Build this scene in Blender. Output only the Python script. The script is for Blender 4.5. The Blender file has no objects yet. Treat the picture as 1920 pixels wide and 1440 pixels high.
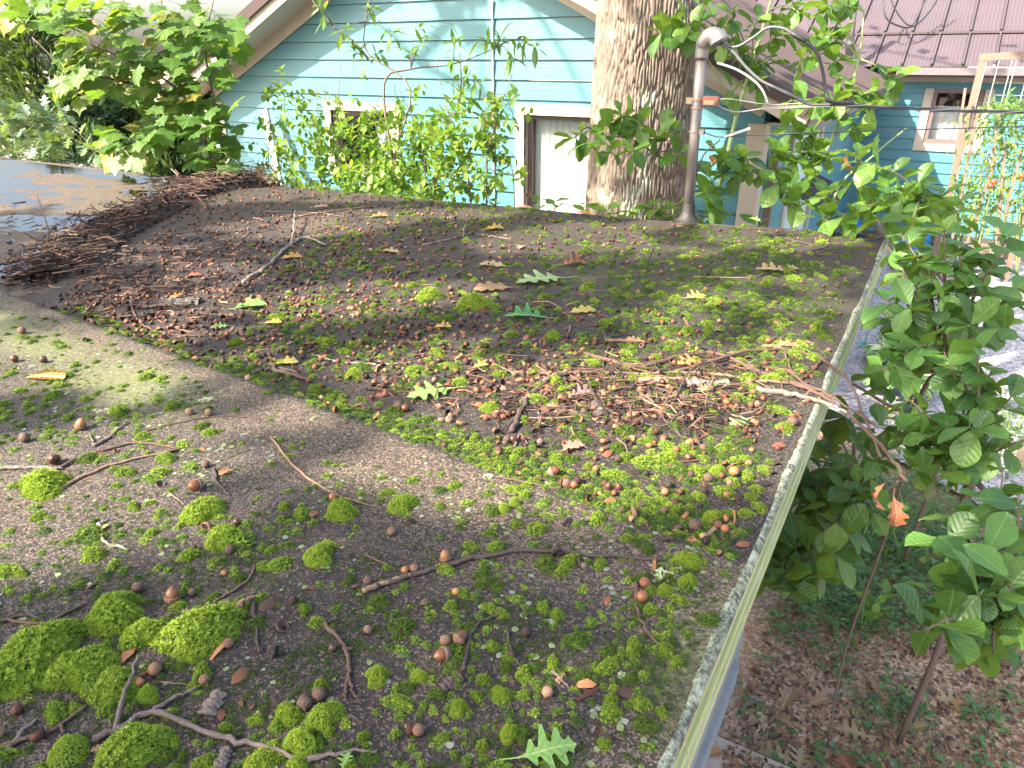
import bpy, math, random
import numpy as np
from mathutils import Matrix, Vector
random.seed(7); rng = np.random.default_rng(7)
scene = bpy.context.scene
# ------------------------------------------------------------------ camera, sky, sun, exposure
F, PITCH, YAW, CZ = 1331.0, math.radians(24.6), math.radians(30.0), 3.05
cam_data = bpy.data.cameras.new("camera"); cam = bpy.data.objects.new("camera", cam_data)
scene.collection.objects.link(cam); scene.camera = cam
cam_data.sensor_width = 36.0; cam_data.lens = 36.0 * F / 1920.0
cam_data.clip_start = 0.05; cam_data.clip_end = 600.0
cam.location = (0, 0, CZ); cam.rotation_euler = (math.pi / 2 - PITCH, 0, YAW)
SUN_EL, SUN_AZ = math.radians(42), math.radians(35)      # azimuth measured from -Y towards -X
S = np.array([-math.sin(SUN_AZ) * math.cos(SUN_EL), -math.cos(SUN_AZ) * math.cos(SUN_EL), math.sin(SUN_EL)])
world = bpy.data.worlds.new("World"); scene.world = world; world.use_nodes = True
wn = world.node_tree; sky = wn.nodes.new("ShaderNodeTexSky"); sky.sky_type = 'NISHITA'
sky.sun_disc = False; sky.sun_elevation = SUN_EL
sky.sun_rotation = math.atan2(S[0], S[1]); sky.dust_density = 5.0; sky.air_density = 1.0; sky.ozone_density = 1.0
wn.links.new(sky.outputs[0], wn.nodes["Background"].inputs[0]); wn.nodes["Background"].inputs[1].default_value = 0.15
sun_d = bpy.data.lights.new("sun", 'SUN'); sun_d.energy = 4.3; sun_d.angle = math.radians(0.6); sun_d.color = (1.0, 0.91, 0.76)
sun = bpy.data.objects.new("sun", sun_d); scene.collection.objects.link(sun)
sun.rotation_euler = Vector(-S).to_track_quat('-Z', 'Y').to_euler()
vs_ = scene.view_settings; vs_.view_transform = 'Standard'; vs_.look = 'None'; vs_.gamma = 1.0
vs_.use_curve_mapping = False; vs_.exposure = 2.25
scene.cycles.max_bounces = 6; scene.cycles.transparent_max_bounces = 12
scene.cycles.use_denoising = True

# ------------------------------------------------------------------ maths helpers
FW = np.array([-math.sin(YAW), math.cos(YAW), 0.0]); RT = np.array([math.cos(YAW), math.sin(YAW), 0.0])
UP = np.array([0, 0, 1.0]); C0 = np.array([0, 0, CZ])
AX = FW * math.cos(PITCH) - UP * math.sin(PITCH); UPC = FW * math.sin(PITCH) + UP * math.cos(PITCH)
def ray(px, py): return RT * (px - 960) + UPC * (720 - py) + AX * F
def proj(P):
    d = np.asarray(P) - C0; w = d @ AX
    return 960 + F * (d @ RT) / w, 720 - F * (d @ UPC) / w, w
def on_z(px, py, z):
    d = ray(px, py); return C0 + d * ((z - CZ) / d[2])
def on_v(px, py, v):
    d = ray(px, py); return C0 + d * (v / d[1])
def at_depth(px, py, dep): return C0 + ray(px, py) * (dep / F)
_lat = np.random.default_rng(3).random((256, 256))
def vnoise(x, y):
    x = np.asarray(x, float); y = np.asarray(y, float)
    xi = np.floor(x).astype(int); yi = np.floor(y).astype(int); fx = x - xi; fy = y - yi
    fx = fx * fx * (3 - 2 * fx); fy = fy * fy * (3 - 2 * fy)
    a = _lat[xi % 256, yi % 256]; b = _lat[(xi + 1) % 256, yi % 256]
    c = _lat[xi % 256, (yi + 1) % 256]; d = _lat[(xi + 1) % 256, (yi + 1) % 256]
    return (a * (1 - fx) + b * fx) * (1 - fy) + (c * (1 - fx) + d * fx) * fy
def fbm(x, y, o=4):
    r = 0; a = .5; t = 0
    for k in range(o):
        r = r + a * vnoise(np.asarray(x) * 2 ** k + 17.3 * k, np.asarray(y) * 2 ** k + 5.1 * k); t += a; a *= .5
    return r / t
def sstep(a, b, x):
    t = np.clip((np.asarray(x, float) - a) / (b - a), 0, 1); return t * t * (3 - 2 * t)
# the shed roof as a height field: a raised near section, a step, a far section that drains to the left
RZ = 2.2
def ridge_v(u): return 1.137 + (-.31 - np.asarray(u)) * .076
def pond(u, v):   # signed distance (m) into the ponded left end
    u = np.asarray(u); v = np.asarray(v)
    edge = -3.08 - .72 * (v - 1.4) - .04 * (v - 1.4) ** 2
    return edge - u
def roof_z(u, v):
    u = np.asarray(u, float); v = np.asarray(v, float)
    d = .10 * np.clip((-u - .35) / 7.65, 0, 1.2) + .032 * sstep(.35, 1.6, -u)
    s = np.clip((v - ridge_v(u)) / .11, 0, 1)
    z = RZ - d * s + .007 * (fbm(u * 1.3 + 9, v * 1.3, 3) - .5) + .004 * (fbm(u * 7, v * 7 + 4, 2) - .5)
    z = z + .004 * np.exp(-(np.minimum(v - ridge_v(u), 0) / .12) ** 2) * (v < ridge_v(u)) + .004 * (1 - s) * (v >= ridge_v(u))
    k = s * sstep(-.15, .45, pond(u, v)); z = z * (1 - k) + k * (RZ - .119 + .007 * (fbm(u * .9 + 2, v * 2.2, 2) - .5) + .009 * (fbm(u * 5, v * 8, 4) - .5))
    return z
def on_roof(px, py):
    z = RZ
    for _ in range(6):
        p = on_z(px, py, z); z = float(roof_z(p[0], p[1]))
    p[2] = z; return p
def nrm(a): a = np.asarray(a, float); return a / (np.linalg.norm(a) + 1e-12)

# ------------------------------------------------------------------ mesh builder
class MB:
    def __init__(s): s.v = []; s.f = []; s.n = 0; s.c = []; s.m = []; s.uv = []
    def add(s, v, f, col=None, mat=0, uv=None):
        v = np.asarray(v, float).reshape(-1, 3); s.v.append(v)
        for q in f: s.f.append(tuple(int(i) + s.n for i in q))
        k = len(f); s.m += [mat] * k
        s.c += [tuple(col)] * k if col is not None else [(.5, .5, .5)] * k
        s.uv.append(np.asarray(uv, float) if uv is not None else np.zeros((len(v), 2)))
        s.n += len(v); return s
    def box(s, a, b, **k):
        x0, y0, z0 = np.minimum(a, b); x1, y1, z1 = np.maximum(a, b)
        return s.hexa([(x0, y0, z0), (x1, y0, z0), (x1, y1, z0), (x0, y1, z0), (x0, y0, z1), (x1, y0, z1), (x1, y1, z1), (x0, y1, z1)], **k)
    def hexa(s, v, **k):
        return s.add(v, [(0, 3, 2, 1), (4, 5, 6, 7), (0, 1, 5, 4), (1, 2, 6, 5), (2, 3, 7, 6), (3, 0, 4, 7)], **k)
    def beam(s, a, b, w, h, up=(0, 0, 1), **k):
        a = np.asarray(a, float); b = np.asarray(b, float); d = nrm(b - a); r = nrm(np.cross(d, up)); u = np.cross(r, d)
        w /= 2; h /= 2
        return s.hexa([a - r * w - u * h, a + r * w - u * h, b + r * w - u * h, b - r * w - u * h, a - r * w + u * h, a + r * w + u * h, b + r * w + u * h, b - r * w + u * h], **k)
    def tube(s, pts, rad, n=6, cap=True, **k):
        pts = np.asarray(pts, float); m = len(pts); rad = np.broadcast_to(np.asarray(rad, float), (m,))
        t = np.gradient(pts, axis=0) if m > 2 else np.repeat((pts[1:] - pts[:1]), m, 0)
        up = np.array([0, 0, 1.0]); V = []; prev = None
        for i in range(m):
            d = nrm(t[i]); r = np.cross(d, up) if prev is None else prev - d * (prev @ d)
            if np.linalg.norm(r) < 1e-3: r = np.cross(d, (1, 0, 0))
            r = nrm(r); prev = r; q = np.cross(d, r)
            for j in range(n):
                a = 2 * math.pi * j / n; V.append(pts[i] + rad[i] * (r * math.cos(a) + q * math.sin(a)))
        f = [(i * n + j, i * n + (j + 1) % n, (i + 1) * n + (j + 1) % n, (i + 1) * n + j) for i in range(m - 1) for j in range(n)]
        if cap: f += [tuple(range(n - 1, -1, -1)), tuple((m - 1) * n + j for j in range(n))]
        L = np.concatenate([[0], np.cumsum(np.linalg.norm(np.diff(pts, axis=0), axis=1))])
        uv = [(L[i], j / n) for i in range(m) for j in range(n)]
        return s.add(V, f, uv=uv, **k)
    def lathe(s, prof, n=12, M=None, **k):
        V = []; m = len(prof)
        for x, r in prof:
            for j in range(n):
                a = 2 * math.pi * j / n; V.append((x, r * math.cos(a), r * math.sin(a)))
        V = np.array(V)
        if M is not None: V = xf(M, V)
        f = [(i * n + j, (i + 1) * n + j, (i + 1) * n + (j + 1) % n, i * n + (j + 1) % n) for i in range(m - 1) for j in range(n)]
        return s.add(V, f, **k)
    def mesh(s, name, mats, origin=(0, 0, 0), smooth=False):
        me = bpy.data.meshes.new(name); V = np.concatenate(s.v) - np.asarray(origin, float) if s.v else np.zeros((0, 3))
        me.from_pydata(V.tolist(), [], s.f)
        for m in (mats if isinstance(mats, (list, tuple)) else [mats]): me.materials.append(m)
        if len(s.f):
            me.polygons.foreach_set("material_index", np.array(s.m, np.int32))
            a = me.attributes.new("tint", 'FLOAT_COLOR', 'FACE')
            a.data.foreach_set("color", np.hstack([np.array(s.c, float), np.ones((len(s.f), 1))]).ravel().astype(np.float32))
            U = np.concatenate(s.uv); uvl = me.uv_layers.new(name="UVMap"); li = np.zeros(len(me.loops), np.int32)
            me.loops.foreach_get("vertex_index", li); uvl.data.foreach_set("uv", U[li].ravel().astype(np.float32))
            if smooth: me.polygons.foreach_set("use_smooth", np.ones(len(s.f), bool))
        me.update(); return me
def np_mesh(name, V, Fq, mat, col=None, uv=None, smooth=False):
    """big joined mesh straight from arrays (all faces with the same number of corners)"""
    V = np.asarray(V, np.float32); Fq = np.asarray(Fq, np.int32); k = Fq.shape[1]; me = bpy.data.meshes.new(name)
    me.vertices.add(len(V)); me.vertices.foreach_set("co", V.ravel())
    me.loops.add(Fq.size); me.loops.foreach_set("vertex_index", Fq.ravel())
    me.polygons.add(len(Fq)); me.polygons.foreach_set("loop_start", np.arange(0, Fq.size, k, dtype=np.int32))
    me.polygons.foreach_set("loop_total", np.full(len(Fq), k, np.int32))
    me.materials.append(mat)
    if smooth: me.polygons.foreach_set("use_smooth", np.ones(len(Fq), bool))
    me.update(calc_edges=True)
    if col is not None:
        a = me.attributes.new("tint", 'FLOAT_COLOR', 'FACE')
        a.data.foreach_set("color", np.hstack([np.asarray(col, np.float32), np.ones((len(Fq), 1), np.float32)]).ravel())
    if uv is not None:
        l = me.uv_layers.new(name="UVMap"); l.data.foreach_set("uv", np.asarray(uv, np.float32)[Fq.ravel()].ravel())
    return me
def xf(M, V): M = np.asarray(M); return V @ M[:3, :3].T + M[:3, 3]
WL = {}     # world location of every empty / root
def link(o, parent=None):
    scene.collection.objects.link(o)
    if parent is not None: o.parent = parent
    return o
def props(o, label=None, cat=None, group=None, kind=None):
    if label: o["label"] = label
    if cat: o["category"] = cat
    if group: o["group"] = group
    if kind: o["kind"] = kind
    return o
def thing(name, loc, label, cat, group=None):
    o = bpy.data.objects.new(name, None); o.empty_display_size = .05; o.location = loc
    link(o); WL[o.name] = np.array(loc, float); return props(o, label, cat, group)
def part(name, mb, mat, parent, kind=None, smooth=False, label=None):
    """mb holds world coordinates; the mesh is stored relative to the parent"""
    o = bpy.data.objects.new(name, mb.mesh(name, mat, WL[parent.name], smooth)); link(o, parent); WL[o.name] = WL[parent.name]
    return props(o, label, None, None, kind)
def solid(name, mb, mat, label, cat, group=None, kind=None, origin=None, smooth=False):
    """a thing that is one mesh"""
    if origin is None: V = np.concatenate(mb.v); origin = [*(V[:, :2].mean(0)), V[:, 2].min()]
    o = bpy.data.objects.new(name, mb.mesh(name, mat, origin, smooth)); o.location = origin; link(o); WL[o.name] = np.array(origin, float)
    return props(o, label, cat, group, kind)
def inst(name, me, M, parent=None):
    o = bpy.data.objects.new(name, me)
    if parent is not None: M = Matrix.Translation(-Vector(WL[parent.name])) @ M
    o.matrix_basis = M; return link(o, parent)
def frame(loc, d, n, s=1.0, s2=None):
    d = nrm(d); y = nrm(np.cross(n, d)); z = np.cross(d, y); s2 = s if s2 is None else s2
    return Matrix(((d[0] * s, y[0] * s2, z[0] * s, loc[0]), (d[1] * s, y[1] * s2, z[1] * s, loc[1]), (d[2] * s, y[2] * s2, z[2] * s, loc[2]), (0, 0, 0, 1)))
def smooth_line(pts, k=4):
    pts = np.asarray(pts, float)
    if len(pts) < 3: 
        t = np.linspace(0, 1, k + 1)[:, None]; return pts[0] * (1 - t) + pts[-1] * t
    P = np.vstack([2 * pts[0] - pts[1], pts, 2 * pts[-1] - pts[-2]]); out = []
    for i in range(1, len(P) - 2):
        for j in range(k):
            t = j / k; a, b, c, d = P[i - 1:i + 3]
            out.append(.5 * (2 * b + (c - a) * t + (2 * a - 5 * b + 4 * c - d) * t * t + (3 * b - a - 3 * c + d) * t ** 3))
    return np.array(out + [pts[-1]])

# ------------------------------------------------------------------ materials
def mat_new(name):
    m = bpy.data.materials.new(name); m.use_nodes = True; nt = m.node_tree
    return m, nt, nt.nodes["Principled BSDF"], nt.nodes["Material Output"]
def N(nt, t, **k):
    n = nt.nodes.new(t)
    for a, b in k.items():
        if a in ('op',): n.operation = b
        elif a == 'ins':
            for i, val in b.items():
                if isinstance(val, bpy.types.NodeSocket): nt.links.new(val, n.inputs[i])
                else: n.inputs[i].default_value = val
        else: setattr(n, a, b)
    return n
def ramp(nt, fac, stops, interp='LINEAR'):
    n = nt.nodes.new("ShaderNodeValToRGB"); n.color_ramp.interpolation = interp; e = n.color_ramp.elements
    while len(e) < len(stops): e.new(.5)
    for q, (p, c) in zip(e, stops): q.position = p; q.color = (*c, 1) if len(c) == 3 else c
    nt.links.new(fac, n.inputs[0]); return n.outputs[0]
def mixc(nt, fac, a, b, mode='MIX'):
    n = nt.nodes.new("ShaderNodeMix"); n.data_type = 'RGBA'; n.blend_type = mode
    for i, val in ((0, fac), (6, a), (7, b)):
        if isinstance(val, bpy.types.NodeSocket): nt.links.new(val, n.inputs[i])
        else: n.inputs[i].default_value = (*val, 1) if isinstance(val, (tuple, list)) and len(val) == 3 else val
    return n.outputs[2]
def noise(nt, scale, detail=4, rough=.6, vec=None, out=0, **k):
    n = N(nt, "ShaderNodeTexNoise", ins={'Scale': scale, 'Detail': detail, 'Roughness': rough})
    if vec is not None: nt.links.new(vec, n.inputs['Vector'])
    return n.outputs[out]
def wpos(nt): return N(nt, "ShaderNodeNewGeometry").outputs['Position']
def bump(nt, bsdf, h, dist=.01, strength=1.0):
    b = N(nt, "ShaderNodeBump", ins={'Strength': strength, 'Distance': dist, 'Height': h}); nt.links.new(b.outputs[0], bsdf.inputs['Normal']); return b
def attr(nt, name, out='Color'):
    n = nt.nodes.new("ShaderNodeAttribute"); n.attribute_name = name; return n.outputs[out]
def math_(nt, op, a, b=0.0, clamp=False):
    n = nt.nodes.new("ShaderNodeMath"); n.operation = op; n.use_clamp = clamp
    for i, val in ((0, a), (1, b)):
        if isinstance(val, bpy.types.NodeSocket): nt.links.new(val, n.inputs[i])
        else: n.inputs[i].default_value = val
    return n.outputs[0]
def simple(name, col, rough=.6, var=.25, scale=8, metal=0, bmp=0, bscale=60, spec=.5, vec=True):
    m, nt, b, o = mat_new(name); p = wpos(nt); n = noise(nt, scale, 5, .65, p)
    c = mixc(nt, n, tuple(x * (1 - var) for x in col), tuple(min(1, x * (1 + var)) for x in col))
    nt.links.new(c, b.inputs['Base Color']); b.inputs['Roughness'].default_value = rough; b.inputs['Metallic'].default_value = metal
    b.inputs['Specular IOR Level'].default_value = spec
    if bmp: bump(nt, b, noise(nt, bscale, 4, .6, p), bmp)
    return m
def leaf_mat(name, cols, mode='object', transl=.35, rough=.42, vein=.35, spots=0.0, tcol=None):
    """cols: colours along a random ramp; mode object = per-object random, tint = per-face attribute"""
    m, nt, b, o = mat_new(name)
    if mode == 'object': r = N(nt, "ShaderNodeObjectInfo").outputs['Random']
    else: r = N(nt, "ShaderNodeSeparateColor", ins={0: attr(nt, "tint")}).outputs[0]
    c = ramp(nt, r, [(i / (len(cols) - 1), q) for i, q in enumerate(cols)])
    n = noise(nt, 28, 3, .6, wpos(nt)); c = mixc(nt, n, c, mixc(nt, .35, c, (0, 0, 0)), 'MIX')
    uv = N(nt, "ShaderNodeSeparateXYZ", ins={0: N(nt, "ShaderNodeUVMap").outputs[0]})
    ay = math_(nt, 'ABSOLUTE', uv.outputs[1])
    mid = math_(nt, 'LESS_THAN', ay, .016)
    w = math_(nt, 'SINE', math_(nt, 'MULTIPLY', math_(nt, 'SUBTRACT', uv.outputs[0], math_(nt, 'MULTIPLY', ay, .8)), 44))
    side = math_(nt, 'GREATER_THAN', w, .93)
    v = math_(nt, 'MULTIPLY', math_(nt, 'MAXIMUM', mid, math_(nt, 'MULTIPLY', side, .22)), vein)
    c = mixc(nt, v, c, (.42, .48, .2))
    if spots:
        sp = math_(nt, 'GREATER_THAN', noise(nt, 55, 2, .5, wpos(nt)), 1 - spots); c = mixc(nt, math_(nt, 'MULTIPLY', sp, .8), c, (.22, .1, .03))
    nt.links.new(c, b.inputs['Base Color']); b.inputs['Roughness'].default_value = rough
    bump(nt, b, w, .0006, .5)
    t = N(nt, "ShaderNodeBsdfTranslucent"); tc = mixc(nt, .45, c, tcol or (.35, .5, .03), 'MIX'); nt.links.new(tc, t.inputs[0])
    mx = N(nt, "ShaderNodeMixShader", ins={0: transl, 1: b.outputs[0], 2: t.outputs[0]}); nt.links.new(mx.outputs[0], o.inputs[0])
    return m
def tint_mat(name, rough=.75, var=.35, scale=90, spec=.3, bmp=.0008, transl=0.0):
    m, nt, b, o = mat_new(name); c = attr(nt, "tint"); p = wpos(nt); n = noise(nt, scale, 3, .6, p)
    c = mixc(nt, n, mixc(nt, var, c, (0, 0, 0)), c); nt.links.new(c, b.inputs['Base Color'])
    b.inputs['Roughness'].default_value = rough; b.inputs['Specular IOR Level'].default_value = spec
    if bmp: bump(nt, b, noise(nt, scale * 4, 2, .5, p), bmp)
    if transl:
        t = N(nt, "ShaderNodeBsdfTranslucent", ins={0: c}); mx = N(nt, "ShaderNodeMixShader", ins={0: transl, 1: b.outputs[0], 2: t.outputs[0]}); nt.links.new(mx.outputs[0], o.inputs[0])
    return m
# ------------------------------------------------------------------ ground
def make_ground():
    m, nt, b, o = mat_new("ground_soil"); p = wpos(nt)
    c = ramp(nt, noise(nt, 1.6, 6, .7, p), [(.3, (.17, .105, .066)), (.5, (.33, .21, .13)), (.7, (.46, .315, .20))])
    sp = N(nt, "ShaderNodeTexVoronoi", ins={'Vector': p, 'Scale': 55.0}); chips = ramp(nt, N(nt, "ShaderNodeSeparateColor", ins={0: sp.outputs['Color']}).outputs[0], [(0, (.11, .065, .04)), (.35, (.25, .15, .088)), (.7, (.41, .265, .16)), (.93, (.58, .45, .32))])
    c = mixc(nt, .55, c, chips)
    g = ramp(nt, noise(nt, .9, 5, .65, p), [(.48, (0, 0, 0)), (.6, (1, 1, 1))]); c = mixc(nt, math_(nt, 'MULTIPLY', N(nt, "ShaderNodeSeparateColor", ins={0: g}).outputs[0], .45), c, (.045, .07, .02))
    nt.links.new(c, b.inputs['Base Color']); b.inputs['Roughness'].default_value = .9
    bump(nt, b, mixc(nt, .5, sp.outputs['Distance'], noise(nt, 30, 5, .7, p)), .02)
    n = 160; xs = np.concatenate([np.linspace(-220, -14, 20), np.linspace(-13, 9, n), np.linspace(10, 220, 20)]); ys = np.concatenate([np.linspace(-80, -3, 12), np.linspace(-2.5, 18, n), np.linspace(19, 320, 20)])
    X, Y = np.meshgrid(xs, ys); Z = .05 * (fbm(X * .8 + 40, Y * .8 + 40) - .5) * (np.abs(X) < 14) - .03
    nx = len(xs); V = np.stack([X, Y, Z], -1).reshape(-1, 3)
    Fq = [(j * nx + i, j * nx + i + 1, (j + 1) * nx + i + 1, (j + 1) * nx + i) for j in range(len(ys) - 1) for i in range(nx - 1)]
    g = link(bpy.data.objects.new("ground", np_mesh("ground", V, Fq, m, smooth=True))); props(g, kind='structure')
    # gravel yard behind and to the right
    m, nt, b, o = mat_new("gravel"); p = wpos(nt); v = N(nt, "ShaderNodeTexVoronoi", ins={'Vector': p, 'Scale': 38.0})
    c = ramp(nt, N(nt, "ShaderNodeSeparateColor", ins={0: v.outputs['Color']}).outputs[1], [(0, (.20, .18, .19)), (.5, (.36, .34, .36)), (1, (.50, .47, .48))])
    lf = ramp(nt, noise(nt, 7, 5, .7, p), [(.56, (0, 0, 0)), (.64, (1, 1, 1))]); c = mixc(nt, math_(nt, 'MULTIPLY', N(nt, "ShaderNodeSeparateColor", ins={0: lf}).outputs[0], .7), c, (.25, .15, .10))
    nt.links.new(c, b.inputs['Base Color']); b.inputs['Roughness'].default_value = .85; bump(nt, b, v.outputs['Distance'], .02)
    mb = MB(); poly = [(-.9, 6.9), (.4, 5.9), (1.2, 5.3), (2.4, 5.1), (4, 5.4), (6, 5.0), (14, 5), (14, 15), (-1.3, 15)]
    mb.add([(x, y, .02) for x, y in poly], [tuple(range(len(poly)))]); props(link(bpy.data.objects.new("gravel_yard", mb.mesh("gravel_yard", m))), kind='structure')
    stones = []; cols = []; nst = 2600
    mb = MB()
    for i in range(nst):
        x, y = rng.uniform(-.4, 7), rng.uniform(5.3, 13); r = rng.uniform(.012, .03); k = rng.uniform(.3, .62)
        R = Matrix.Rotation(rng.uniform(0, 6.3), 3, 'Z'); q = [Vector((1, 0, 0)), Vector((0, .8, 0)), Vector((-1, .1, 0)), Vector((0, -.9, 0)), Vector((.1, .1, .7))]
        mb.add([R @ (t * r) + Vector((x, y, .022)) for t in q], [(0, 1, 4), (1, 2, 4), (2, 3, 4), (3, 0, 4)], col=(k, k * .96, k * .97))
    solid("gravel", mb, tint_mat("gravel_stone"), None, None, kind='stuff', origin=(0, 0, 0)); 
    # pale driveway far left, concrete apron beside the shed
    m = simple("concrete_pale", (.55, .53, .5), .8, .15, 2, bmp=.002)
    mb = MB(); mb.add([(-60, 9.5, 0.012), (-10.2, 9.5, .012), (-10.2, 60, .012), (-60, 60, .012)], [(0, 1, 2, 3)]); props(link(bpy.data.objects.new("driveway", mb.mesh("driveway", m))), kind='structure')
    m = simple("concrete_old", (.38, .29, .225), .85, .5, 5, bmp=.003)
    mb = MB(); mb.box((-.42, -.5, -.05), (.3, 2.62, .035)); mb.box((.31, -.5, -.05), (1.3, 2.60, .03))
    props(link(bpy.data.objects.new("concrete_pavement", mb.mesh("concrete_pavement", m))), kind='structure')
make_ground()

# ------------------------------------------------------------------ shed with the mossy roof
EDGE_U = -.15
def far_v(u): return 4.2 + 0 * np.asarray(u)
shed = thing("shed", (-4, 1.8, 0), "white shed whose low mossy roof fills the picture, littered with acorns", "shed")
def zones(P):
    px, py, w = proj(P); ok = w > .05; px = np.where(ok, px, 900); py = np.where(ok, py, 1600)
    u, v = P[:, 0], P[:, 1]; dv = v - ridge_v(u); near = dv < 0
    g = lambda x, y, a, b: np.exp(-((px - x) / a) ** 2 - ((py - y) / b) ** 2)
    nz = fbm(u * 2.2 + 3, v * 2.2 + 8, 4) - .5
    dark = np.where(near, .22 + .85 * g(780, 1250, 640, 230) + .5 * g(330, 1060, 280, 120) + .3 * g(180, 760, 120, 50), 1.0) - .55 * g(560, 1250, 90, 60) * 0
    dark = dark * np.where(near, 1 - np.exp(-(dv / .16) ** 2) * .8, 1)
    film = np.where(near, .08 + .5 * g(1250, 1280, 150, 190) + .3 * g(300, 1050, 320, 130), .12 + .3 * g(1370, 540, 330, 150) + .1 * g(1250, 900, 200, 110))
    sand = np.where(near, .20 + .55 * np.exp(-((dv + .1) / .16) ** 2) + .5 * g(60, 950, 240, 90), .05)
    for x, y, a, b, k in ((770, 800, 130, 45, 1.2), (1230, 405, 60, 14, 1), (1420, 418, 60, 12, .8), (520, 425, 120, 50, .5), (740, 560, 170, 50, .45), (1060, 450, 60, 30, .7), (920, 380, 60, 12, .6), (330, 560, 130, 40, .4), (600, 418, 70, 22, .9)):  # bare sand; some patches also paint the sunlit spots brighter
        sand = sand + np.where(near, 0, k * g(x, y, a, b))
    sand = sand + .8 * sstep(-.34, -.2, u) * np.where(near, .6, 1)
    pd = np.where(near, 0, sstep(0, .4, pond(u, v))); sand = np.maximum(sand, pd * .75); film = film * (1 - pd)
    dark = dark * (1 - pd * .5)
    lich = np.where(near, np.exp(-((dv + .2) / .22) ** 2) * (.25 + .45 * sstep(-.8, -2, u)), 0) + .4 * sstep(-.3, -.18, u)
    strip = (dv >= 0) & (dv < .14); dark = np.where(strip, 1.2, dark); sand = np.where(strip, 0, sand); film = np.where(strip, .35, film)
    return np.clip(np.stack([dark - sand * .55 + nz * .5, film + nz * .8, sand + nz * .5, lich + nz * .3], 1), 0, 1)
def roof_material():
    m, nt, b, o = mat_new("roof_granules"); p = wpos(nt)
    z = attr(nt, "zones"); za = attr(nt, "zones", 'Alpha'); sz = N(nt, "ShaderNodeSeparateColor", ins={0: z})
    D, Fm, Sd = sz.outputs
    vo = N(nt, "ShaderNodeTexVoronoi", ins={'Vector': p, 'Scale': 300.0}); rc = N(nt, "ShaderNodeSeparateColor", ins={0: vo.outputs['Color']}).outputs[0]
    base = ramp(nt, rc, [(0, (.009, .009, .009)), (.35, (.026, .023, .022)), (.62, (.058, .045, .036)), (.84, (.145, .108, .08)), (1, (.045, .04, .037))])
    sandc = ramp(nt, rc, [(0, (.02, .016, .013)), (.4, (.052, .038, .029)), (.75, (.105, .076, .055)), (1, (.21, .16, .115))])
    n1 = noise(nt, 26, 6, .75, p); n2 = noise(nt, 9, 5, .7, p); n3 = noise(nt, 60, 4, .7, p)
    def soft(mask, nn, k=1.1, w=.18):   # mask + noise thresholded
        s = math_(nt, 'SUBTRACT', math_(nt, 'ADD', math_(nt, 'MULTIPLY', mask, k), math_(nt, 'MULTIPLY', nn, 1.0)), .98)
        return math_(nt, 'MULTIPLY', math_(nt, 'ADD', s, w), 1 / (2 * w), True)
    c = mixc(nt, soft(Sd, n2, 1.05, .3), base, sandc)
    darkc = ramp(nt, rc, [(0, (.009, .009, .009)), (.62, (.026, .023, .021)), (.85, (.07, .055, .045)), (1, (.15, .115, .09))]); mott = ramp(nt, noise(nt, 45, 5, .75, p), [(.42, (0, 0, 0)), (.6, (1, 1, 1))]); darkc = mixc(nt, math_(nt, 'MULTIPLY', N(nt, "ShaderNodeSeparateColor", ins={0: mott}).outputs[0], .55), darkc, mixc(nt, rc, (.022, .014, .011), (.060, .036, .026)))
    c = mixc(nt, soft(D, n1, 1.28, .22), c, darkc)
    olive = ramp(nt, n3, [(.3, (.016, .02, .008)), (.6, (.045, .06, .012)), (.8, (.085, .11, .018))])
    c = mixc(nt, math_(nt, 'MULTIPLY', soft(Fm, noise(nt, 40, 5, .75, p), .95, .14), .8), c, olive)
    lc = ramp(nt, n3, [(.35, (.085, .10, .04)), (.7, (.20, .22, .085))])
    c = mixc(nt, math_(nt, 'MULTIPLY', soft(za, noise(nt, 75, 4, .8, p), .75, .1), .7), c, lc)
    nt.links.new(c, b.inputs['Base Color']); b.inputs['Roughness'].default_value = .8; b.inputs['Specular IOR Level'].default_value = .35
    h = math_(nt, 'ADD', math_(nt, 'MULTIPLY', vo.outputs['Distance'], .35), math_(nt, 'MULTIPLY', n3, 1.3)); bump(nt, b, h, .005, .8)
    return m
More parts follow.
